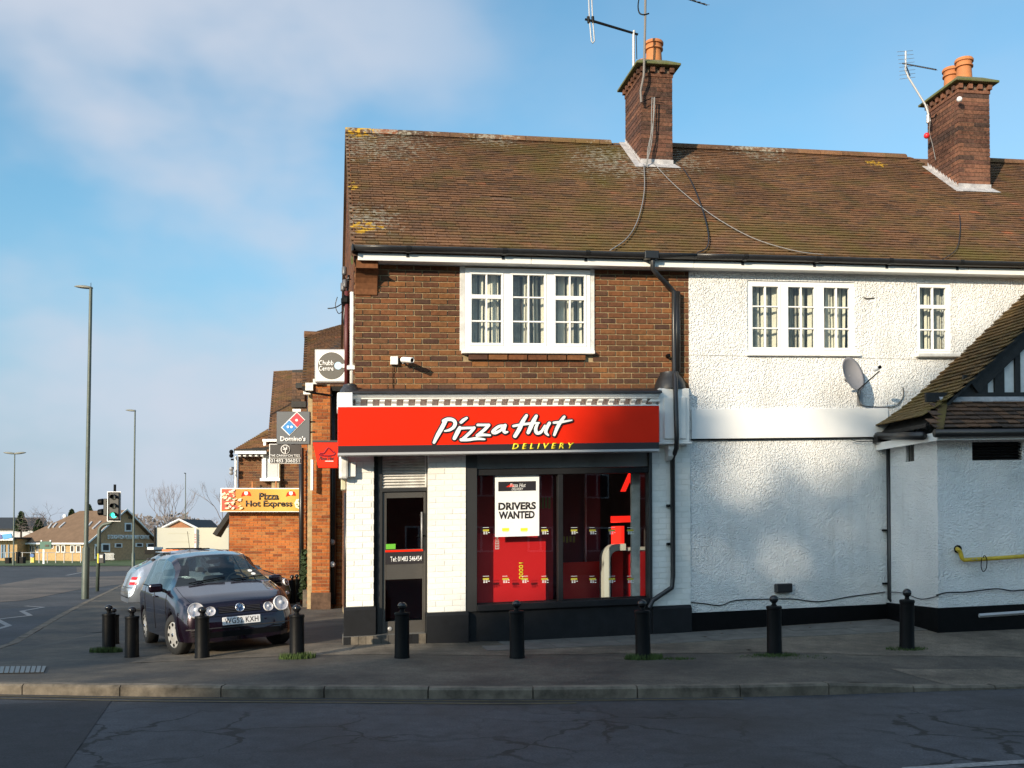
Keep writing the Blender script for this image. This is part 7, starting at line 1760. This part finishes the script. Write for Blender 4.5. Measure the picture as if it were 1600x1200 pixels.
            mb2 = MB(); mb2.lathe([(.028, 0), (.024, .008)], c+axv*wv*1.02, axv, 12); part('hub_centre', mb2, mt['chrome'], wh)
    # floor pan, wheel housings, cabin
    mb2 = MB(); mb2.box(-P['wl'][3][1]+.24, P['wl'][3][1]-.24, ya+ar*.0-.3, yb+.3, P['floor']+.01, .36); part('floor_pan', mb2, mt['carplastic'], t)
    for sx in (-1, 1):
        xd = P['wl'][3][1]*sx
        for yy, dy in ((cw+.75, .0), (cw+1.62, 0)):
            x = sx*.36; mb2 = MB(); mb2.box(x-.23, x+.23, yy, yy+.5, .36, .56); mb2.box(x-.22, x+.22, yy+.42, yy+.56, .5, 1.05); seat = part('seat', mb2, mt['seat'], t, bev=.06, seg=3)
            mb2 = MB(); mb2.box(x-.12, x+.12, yy+.50, yy+.58, 1.09, 1.26 if yy < cw+1 else 1.20); part('headrest', mb2, mt['seat'], seat, bev=.03, seg=2)
    zb_c = lerp_tab(P['zb'], cw+.2)
    mb2 = MB(); mb2.prism([(-.64, cw+.12, zb_c-.30), (-.64, cw+.10, zb_c-.02), (-.64, cw+.30, zb_c+.02), (-.64, cw+.45, zb_c-.02), (-.64, cw+.5, zb_c-.3)], (1.28, 0, 0)); part('dashboard', mb2, mt['seat'], t, bev=.02)
    sx = P.get('wheelside', -1); mb2 = MB(); c = V((sx*.36, cw+.60, .93)); tor = [c+V((.18*math.cos(a), .06*math.sin(a), .17*math.sin(a))) for a in [2*math.pi*i/20 for i in range(21)]]; mb2.tube(tor, .014, 6); part('steering_wheel', mb2, mt['seat'], t, smooth=True)
    # shut lines
    sh = MB()
    for sg in (-1, 1):
        for y0 in P['doors']:
            pts = []
            for i in range(12):
                z = P['sill']+.10+(sm(P['zb'], y0)-P['sill']-.11)*i/11; h = sidep(y0, z, sg)
                if h[0]: pts.append(h[0]+V((sg*.0005, 0, 0)))
            if len(pts) > 2: sh.tube(pts, .005, 4)
        for zl in P.get('mould', []):
            pts = []
            for i in range(30):
                y0 = ya+ar+.02+(yb-ar-ya-ar-.04)*i/29; h = sidep(y0, zl, sg)
                if h[0]: pts.append(h[0])
            if len(pts) > 3: mm = MB(); mm.tube(pts, .022, 6); part('side_moulding', mm, P.get('mouldmat', mt['carplastic']), t)
    o_ = part('door_gap', sh, mt['black'], t); o_['kind'] = 'stuff'
    # bonnet gap
    bg = MB()
    for sg in (-1, 1):
        pts = [topp(sg*(lerp_tab(P['wb'], y)-.10), y) for y in frange(.22, cw-.05, .08)]; bg.tube([p[0]+V((0, 0, .0005)) for p in pts if p[0]], .004, 4)
    part('bonnet_gap', bg, mt['black'], t)
    # window seals
    for sg in (-1, 1):
        pts = [sidep(y, sm(P['zb'], y)+.012, sg)[0] for y in frange(P['side'][0][0], P['side'][-1][1], .1)]; pts = [p+V((sg*.004, 0, 0)) for p in pts if p]
        mm = MB(); mm.tube(pts, .010, 5); part('window_seal', mm, mt['black'], t)
        for y0 in (P['doors'][0]+.86,) if P.get('handle', 1) else ():
            h = sidep(y0, sm(P['zb'], y0)-.10, sg)[0]; mm = MB(); mm.tube([h+V((sg*.012, -.08, 0)), h+V((sg*.03, -.05, 0)), h+V((sg*.03, .05, 0)), h+V((sg*.012, .08, 0))], .014, 6); part('door_handle', mm, mat, t, smooth=True)
        # mirrors
        y0 = P['side'][0][0]+.10; h = sidep(y0, sm(P['zb'], y0)-.0, sg)[0]; mm = MB(); q = h+V((sg*.12, .0, .06)); mm.box(q.x-.10, q.x+.10, q.y-.05, q.y+.05, q.z-.065, q.z+.065); mr_ = part('door_mirror', mm, P.get('mirmat', mat), t, bev=.04, seg=4); mm = MB(); mm.tube([h+V((-sg*.02, 0, 0)), q], .025, 8); part('mirror_arm', mm, mt['carplastic'], mr_)
    # wipers
    for x0, x1 in P.get('wipers', []):
        p0, p1 = topp(x0, cw+.03), topp(x1, cw+.10)
        if p0[0] and p1[0]: mm = MB(); mm.tube([p0[0]+V((0, -.01, .015)), p1[0]+V((0, 0, .02))], .008, 5); part('wiper', mm, mt['black'], t)
    return bd, front, back, sidep, topp
def facing(p, n, dirs=(0, -1, 0)): pass
def put_car(t, loc, heading, roll, pitch=0.):
    t.location = loc; t.rotation_euler = (pitch, roll, heading)

# the purple hatchback -------------------------------------------------
pol = thing('parked_car', 'dark purple hatchback with round headlamps parked on the pavement by the bollards', 'car', (0, 0, 0), local=True)
pp = paint('plum_metallic_paint', (.011, .0035, .011), .5, .2)
PP = dict(L=3.9, floor=.20, sill=.22, cowl=.98, head=1.72, rear0=3.42, rear1=3.80, axles=(.78, 3.24), arch=.335, rad=.295, tumble=.17, steer=R(14),
     zc=[(0, .44), (.02, .56), (.06, .68), (.14, .745), (.40, .845), (.98, .985), (1.35, 1.215), (1.72, 1.41), (2.1, 1.465), (2.6, 1.47), (3.1, 1.44), (3.42, 1.38), (3.80, .98), (3.87, .78), (3.9, .55)],
     zb=[(0, .40), (.05, .62), (.14, .69), (.5, .80), (1.0, .895), (2.2, .93), (3.5, .98), (3.8, .92), (3.9, .5)],
     wb=[(0, .44), (.02, .55), (.08, .66), (.2, .745), (.45, .79), (3.3, .80), (3.7, .75), (3.9, .62)], wl=[(0, .50), (.03, .64), (.12, .745), (.35, .815), (3.5, .82), (3.8, .77), (3.9, .66)],
     side=[(1.30, 2.06), (2.14, 2.82), (2.9, 3.30)], doors=[1.12, 2.12, 2.98], cuts=[.98, 1.72, 1.30, 2.06, 2.14, 2.82, 2.9, 3.3, 3.42, 3.8, .445, 1.115, 2.905, 3.575], wipers=[(-.5, .05), (.12, .62)], wheelside=1, mirmat=pp)
bd, fr_, bk_, sd__, tp__ = car(pol, PP, pp)
def headlamp(parent, front, x, z, r, ang=.35):
    p, n_ = front(x, z)
    if p is None: return
    n_ = V((x*.35, -1, .35)).normalized(); c = p - n_*.02
    mb = MB(); mb.lathe([(r*1.0, -.03), (r*1.08, .024), (r*1.0, .040), (r*.95, .034), (r*.80, .029), (r*.45, .025), (r*.2, .029), (r*.1, .028)], c, n_, 28); hl = part('headlight', mb, mt['reflector'], parent, angle=60)
    mb = MB(); mb.lathe([(r*.97, .036), (r*.80, .052), (r*.5, .062), (r*.1, .066)], c, n_, 28); part('lens', mb, mt['headglass'], hl, smooth=True)
    mb = MB(); mb.lathe([(r*.30, .0), (r*.28, .034), (r*.1, .044)], c+V((0, 0, r*.1)), n_, 16); part('bulb', mb, mt['board'], hl)
for sx in (-1, 1): headlamp(pol, fr_, sx*.595, .655, .105); headlamp(pol, fr_, sx*.405, .625, .066)
def strip(parent, front, x0, x1, z0, z1, mat, name, out=.006, n=14):
    mb = MB(); 
    for i in range(n+1):
        x = x0+(x1-x0)*i/n
        for z in (z0, z1):
            p, _ = front(x, z); p = p or V((x, 0, z)); mb.v += [p+V((0, -out, 0)), p+V((0, .03, 0))]
    for i in range(n):
        a, b = i*4, (i+1)*4; mb.f += [(a, b, b+2, a+2), (a+1, b+1, b+3, a+3), (a, a+1, b+1, b), (a+2, a+3, b+3, b+2)]
    mb.f += [(0, 1, 3, 2), (n*4, n*4+1, n*4+3, n*4+2)]; return part(name, mb, mat, parent)
g_ = strip(pol, fr_, -.30, .30, .585, .675, mt['black'], 'grille', .004)
for z in (.60, .622, .644, .664): strip(g_, fr_, -.29, .29, z-.004, z+.004, mt['carplastic'], 'grille_bar', .012)
strip(pol, fr_, -.60, .60, .26, .34, mt['black'], 'lower_grille', .004); strip(pol, fr_, -.74, .74, .385, .40, mt['carplastic'], 'bumper_strip', .012, 24)
for a, b in ((-.68, -.42), (.42, .68)): 
    for z in (.30, .33, .36): strip(pol, fr_, a, b, z-.007, z+.007, mt['black'], 'bumper_slot', .006, 6)
strip(pol, fr_, -.76, .76, .545, .553, mt['black'], 'bumper_gap', .002, 24)
pl, _ = fr_(0, .47); np_ = MB(); np_.box(-.265, .265, pl.y-.022, pl.y-.008, .42, .53); plate = part('number_plate', np_, M('plate_white', (.72, .72, .74), .35), pol, bev=.004)
text('WG52 KXH', mt['signblack'], plate, V((-.235, pl.y-.022, .437)), (1, 0, 0), (0, 0, 1), .47, .078, .001, bold=.012, spacing=1.08)
e_, _ = fr_(0, .645); ec = V((0, e_.y-.012, .648)); en = V((0, -1, .25)).normalized(); mb = MB(); mb.lathe([(.062, -.01), (.064, .006), (.058, .010), (.052, .006), (.052, .004)], ec, en, 28); em = part('badge', mb, mt['chrome'], pol, angle=40)
mb = MB(); mb.lathe([(.052, .0), (.052, .0045)], ec, en, 24); part('badge_field', mb, M('badge_blue', (.02, .05, .14), .3), em)
eu = V((0, .25, 1)).normalized()
for q in (((-.022, .046), (0, .006), (.022, .046)), ((-.044, .022), (-.022, -.036), (0, .008), (.022, -.036), (.044, .022))):
    mb = MB(); mb.tube([ec+en*.009+V((x, 0, 0))+eu*z for x, z in q], .0058, 4); part('badge_letter', mb, mt['chrome'], em)
for x in (.735,): 
    p, _ = tp__(.55, 1.35)
mb = MB(); mb.box(.42, .50, 1.34, 1.36, 1.0, 1.07)
p0, n0 = tp__(-.52, 1.30)
for x, y in ((.50, 1.16), (.47, 1.24)):
    p0, n0 = tp__(x, y)
    if p0: mb = MB(); mb.lathe([(.035, .002), (.035, .004)], p0, n0 if n0.z > 0 else -n0, 16); part('windscreen_sticker', mb, mt['board'], pol)
p0, _ = tp__(0, 3.3); mb = MB(); mb.tube([p0, p0+V((0, .15, .42))], .004, 5); part('aerial', mb, mt['black'], pol)
mb = MB(); mb.ball(V((0, 1.62, 1.30)), .06, 10, (1.9, .4, .6)); part('rear_view_mirror', mb, mt['black'], pol)
HD = R(29); A_ = V((-4.34, 12.98, .02)); KS_ = .905
# front left wheel in the picture stands at A_
lw = V((-.725, .78, 0)); rot_ = Matrix.Rotation(HD, 3, 'Z'); loc = A_ - rot_ @ lw
B_ = rot_ @ V((.725, .78, 0)) + loc; C_w = rot_ @ V((-.725, 3.24, 0)) + loc
tilt = math.atan2(.085, 1.45); pch = math.atan2(-.05, 2.46)
mw = Matrix.Translation(A_) @ Matrix.Rotation(HD, 4, 'Z') @ Matrix.Rotation(-tilt, 4, 'Y') @ Matrix.Rotation(pch, 4, 'X') @ Matrix.Scale(KS_, 4) @ Matrix.Translation(-lw)
pol.location = mw.to_translation(); pol.rotation_euler = mw.to_euler(); pol.scale = (KS_,)*3

# silver hatchback seen from behind ------------------------------------
sil = thing('parked_car', 'silver hatchback seen from behind at the left of the purple car', 'car', (0, 0, 0), local=True)
sp = paint('silver_metallic_paint', (.40, .43, .48), .6, .3)
SP_ = dict(L=3.75, floor=.18, sill=.20, cowl=1.0, head=1.75, rear0=2.85, rear1=3.55, axles=(.72, 3.10), arch=.315, rad=.28, tumble=.17,
     zc=[(0, .42), (.03, .58), (.14, .68), (.5, .78), (1.0, .90), (1.75, 1.32), (2.2, 1.39), (2.7, 1.37), (2.85, 1.34), (3.55, .97), (3.66, .86), (3.72, .60), (3.75, .45)],
     zb=[(0, .40), (.14, .64), (1.0, .84), (2.2, .88), (3.2, .92), (3.5, .90), (3.75, .42)],
     wb=[(0, .42), (.05, .62), (.2, .72), (.5, .76), (3.2, .77), (3.55, .72), (3.75, .66)], wl=[(0, .50), (.05, .68), (.2, .76), (.4, .79), (3.3, .79), (3.6, .77), (3.75, .72)],
     side=[(1.32, 2.14), (2.24, 2.72)], doors=[1.10, 2.30], cuts=[1., 1.75, 1.32, 2.14, 2.24, 2.72, 2.85, 3.55, .405, 1.035, 2.785, 3.415], wipers=[], mould=[.52], mouldmat=mt['slab'])
b2, f2, k2, s2, t2 = car(sil, SP_, sp)
for sg in (-1, 1):
    mb = MB(); m_ = MB()
    for z0, z1, mm, nm in ((.60, .78, M('tail_red', (.42, .01, .015), .2), 'tail_light'), (.665, .71, mt['board'], 'reversing_light')):
        bb = MB(); o_ = .006 if nm == 'tail_light' else .009
        for i in range(7):
            f = i/6; x = sg*(.55+.215*f)
            for z in (z0, z1):
                p, n_ = k2(x*.99, z)
                if p is None: p = V((x, 3.70-.12*f, z))
                bb.v += [p+V((sg*.004*f, o_, 0)), p+V((0, -.03, 0))]
        for i in range(6): a, b = i*4, (i+1)*4; bb.f += [(a, b, b+2, a+2), (a, a+1, b+1, b), (a+2, a+3, b+3, b+2), (a+1, b+1, b+3, a+3)]
        part(nm, bb, mm, sil)
    # fuel flap on the side in view
p, n_ = s2(3.02, .98, -1)
p, n_ = s2(3.10, .80, -1); mb = MB(); mb.tube([p+V((-.003, .075*math.cos(a), .075*math.sin(a))) for a in [2*math.pi*i/20 for i in range(21)]], .004, 4); part('fuel_flap', mb, mt['black'], sil)
strip2 = MB()
for z in (.40, .53): 
    pts = [k2(x, z)[0] for x in frange(-.70, .70, .1)]; strip2 = MB(); strip2.tube([p+V((0, .004, 0)) for p in pts if p], .010, 5); part('bumper_strip', strip2, mt['carplastic'] if z > .5 else mt['slab'], sil)
for sx in (-.50, .50): mb = MB(); mb.tube([V((sx, 1.9, 1.43)), V((sx, 2.75, 1.42))], .016, 6); part('roof_bar', mb, mt['black'], sil)
mb = MB(); mb.prism([(-.6, 2.80, 1.36), (-.6, 2.98, 1.35), (-.6, 2.98, 1.33), (-.6, 2.80, 1.32)], (1.2, 0, 0)); part('roof_spoiler', mb, sp, sil, bev=.01)
# rear left corner of the car meets the picture at x=190
sc = at(204, 952, 22.8); HD2 = R(118)
q = Matrix.Rotation(HD2, 3, 'Z') @ V((.72, 3.70, 0)); q2 = Matrix.Rotation(HD2, 3, 'Z') @ V((-.72, 3.70, 0))
best = q2
sil.location = V((sc.x-best.x, sc.y-best.y, -.10)); sil.rotation_euler = (0, 0, HD2)

# grey car behind -------------------------------------------------------
gr = thing('parked_car', 'brownish silver hatchback parked facing right beside the brick extension wall', 'car', (0, 0, 0), local=True)
gp2 = paint('warm_silver_paint', (.22, .20, .20), .5, .3)
GP = dict(SP_); GP['L'] = 3.75; GP['mould'] = []
b3, f3, k3, s3, t3 = car(gr, GP, gp2)
for sx in (-1, 1):
    headlamp(gr, f3, sx*.53, .60, .085); headlamp(gr, f3, sx*.50, .37, .05)
g3 = strip(gr, f3, -.36, .36, .53, .60, mt['black'], 'grille', .004); strip(gr, f3, -.5, .5, .26, .36, mt['black'], 'lower_grille', .004)
q, _ = f3(0, .45); mb = MB(); mb.box(-.26, .26, q.y-.02, q.y-.006, .40, .50); part('number_plate', mb, mt['board'], gr)
HD3 = R(58); nose = at(449, 925, 23.3); q = Matrix.Rotation(HD3, 3, 'Z') @ V((.55, .05, 0))
gr.location = V((nose.x-q.x, nose.y-q.y, -.06)); gr.rotation_euler = (0, 0, HD3)

# ------------------------------------------------------------------ what stands across the road behind the camera
def back_house(x0, x1, y, hgt, ridge, label):
    o = thing('house', label, 'house', V(((x0+x1)/2, y, 0)), 0, 'houses across the road')
    mb = MB(); mb.box(x0, x1, y-4.5, y+4.5, -.3, hgt); part('wall', mb, M('house_brick', (.22, .10, .06), .9, var=.3, vs=3), o)  # brick in its own tone
    mb = MB(); mb.prism([(x0-.3, y-5, hgt), (x0-.3, y+5, hgt), (x0-.3, y, ridge)], (x1-x0+.6, 0, 0)); part('roof', mb, mt['tiled'], o)
    for i in range(int((x1-x0)/3)):
        for z in (1., 3.6):
            mb = MB(); xx = x0+1+i*3; mb.box(xx, xx+1.3, y+4.5, y+4.56, z, z+1.2); w_ = part('window', mb, mt['upvc'], o); mb = MB(); mb.box(xx+.08, xx+.6, y+4.561, y+4.57, z+.08, z+1.12); mb.box(xx+.7, xx+1.22, y+4.561, y+4.57, z+.08, z+1.12); part('pane', mb, mt['room'], w_)
back_house(-33, -19.2, -19.5, 6.4, 10.35, 'long brick house across the road behind the camera, western half')
back_house(3, 34, -22, 6.0, 10.5, 'long brick house across the road behind the camera, far eastern terrace')
back_house(-18.6, -5, -19.5, 6.4, 10.35, 'long brick house across the road behind the camera, eastern half')

TD = 60.
def shade_point(px, py, t, d=0.0):
    s, w = fp(px, py, d); return B(s, d, w) + SUN*t
LIT = [(1180, 705, 62, 70, .0), (1262, 680, 60, 45, 20), (1152, 785, 30, 36, 0), (1295, 745, 34, 30, 0), (1290, 815, 26, 34, 0), (1110, 865, 26, 30, 0), (1225, 870, 30, 26, 0), (1340, 705, 24, 22, 0), (1120, 655, 12, 10, 0)]
FT = [(560, 1075), (700, 1052), (742, 1000), (770, 968), (850, 955), (905, 925), (935, 850), (955, 740), (985, 668), (1012, 636), (1040, 610), (1075, 628), (1100, 641), (1385, 650), (1420, 628), (1470, 590), (1540, 540), (1620, 500), (1800, 470)]
def shaded(px, py):
    if py < lerp_tab(FT, px): return False
    for x, y, a, b, _ in LIT:
        if ((px-x)/a)**2+((py-y)/b)**2 < 1: return False
    return True
# tall unseen evergreens behind those houses: leaf clusters placed to dapple the shop corner
crowns = {}
rr = random.Random(5)
step = 22
y = 480
def tree_of(px): return 0 if px < 900 else 1 if px < 1180 else 2 if px < 1420 else 3
while y < 1012:
    x = 560
    while x < 1830:
        px, py = x+rr.uniform(-9, 9), y+rr.uniform(-9, 9)
        if shaded(px, py):
            for _ in range(1):
                c = shade_point(px, py, TD+rr.uniform(-6, 6)); k = tree_of(px)
                leafy(crowns.setdefault(k, MB()), c, (.28, .28, .28), 8, .165, rr)
        x += step
    y += step
# ground dapple at the left: pavement behind the bollards
def gshade(X, Y): return V((X, Y, pz(X, Y))) + SUN*(TD+rr.uniform(-5, 5))
GS = MB()
GLOW = [(-80, 1200), (200, 1130), (300, 1075), (450, 1046), (560, 1034), (640, 1024), (700, 1017), (760, 1004), (800, 985), (900, 955), (1640, 930)]
GUP = [(-80, 1052), (100, 1045), (200, 1034), (250, 1018), (262, 900)]
for _ in range(5200):
    px, py = rr.uniform(-80, 1640), rr.uniform(940, 1096)
    if py > lerp_tab(GLOW, px) or (px < 258 and 945 < py < lerp_tab(GUP, px)):
        p = G(px, py)
        if p.y > 13.1+.19*(p.x+2.09) and p.x > -2.3: continue
        c = gshade(p.x, p.y); leafy(GS if px < 700 else crowns.setdefault(5, MB()), c, (.28, .28, .16), 6, .16, rr)
crowns[4] = GS
names = ['broad evergreen behind the houses, its crown left of the others', 'tall evergreen with gaps in its crown behind the houses', 'tall evergreen behind the eastern house', 'easternmost tall evergreen behind the houses', 'round evergreen behind the western house', 'low spreading evergreen behind the eastern house']
for k, m_ in sorted(crowns.items()):
    if not m_.v: continue
    zs_ = min(v.z for v in m_.v); cx = sum(v.x for v in m_.v)/len(m_.v); cyy = sum(v.y for v in m_.v)/len(m_.v); zt = sorted(v.z for v in m_.v)[len(m_.v)//2]
    o = thing('evergreen_tree', names[k], 'tree', V((cx, cyy, -.3)), 0, 'tall evergreens behind the houses across the road')
    mb = MB(); mb.tube([V((cx, cyy, -.3)), V((cx+.1, cyy, zs_)), V((cx, cyy, zt))], [.45, .32, .12], 8); part('trunk', mb, mt['bark'], o)
    c = bpy.data.objects.new('crown', m_.mesh('crown', mt['leaf'], recalc=False)); link(c, o)
flush_texts()
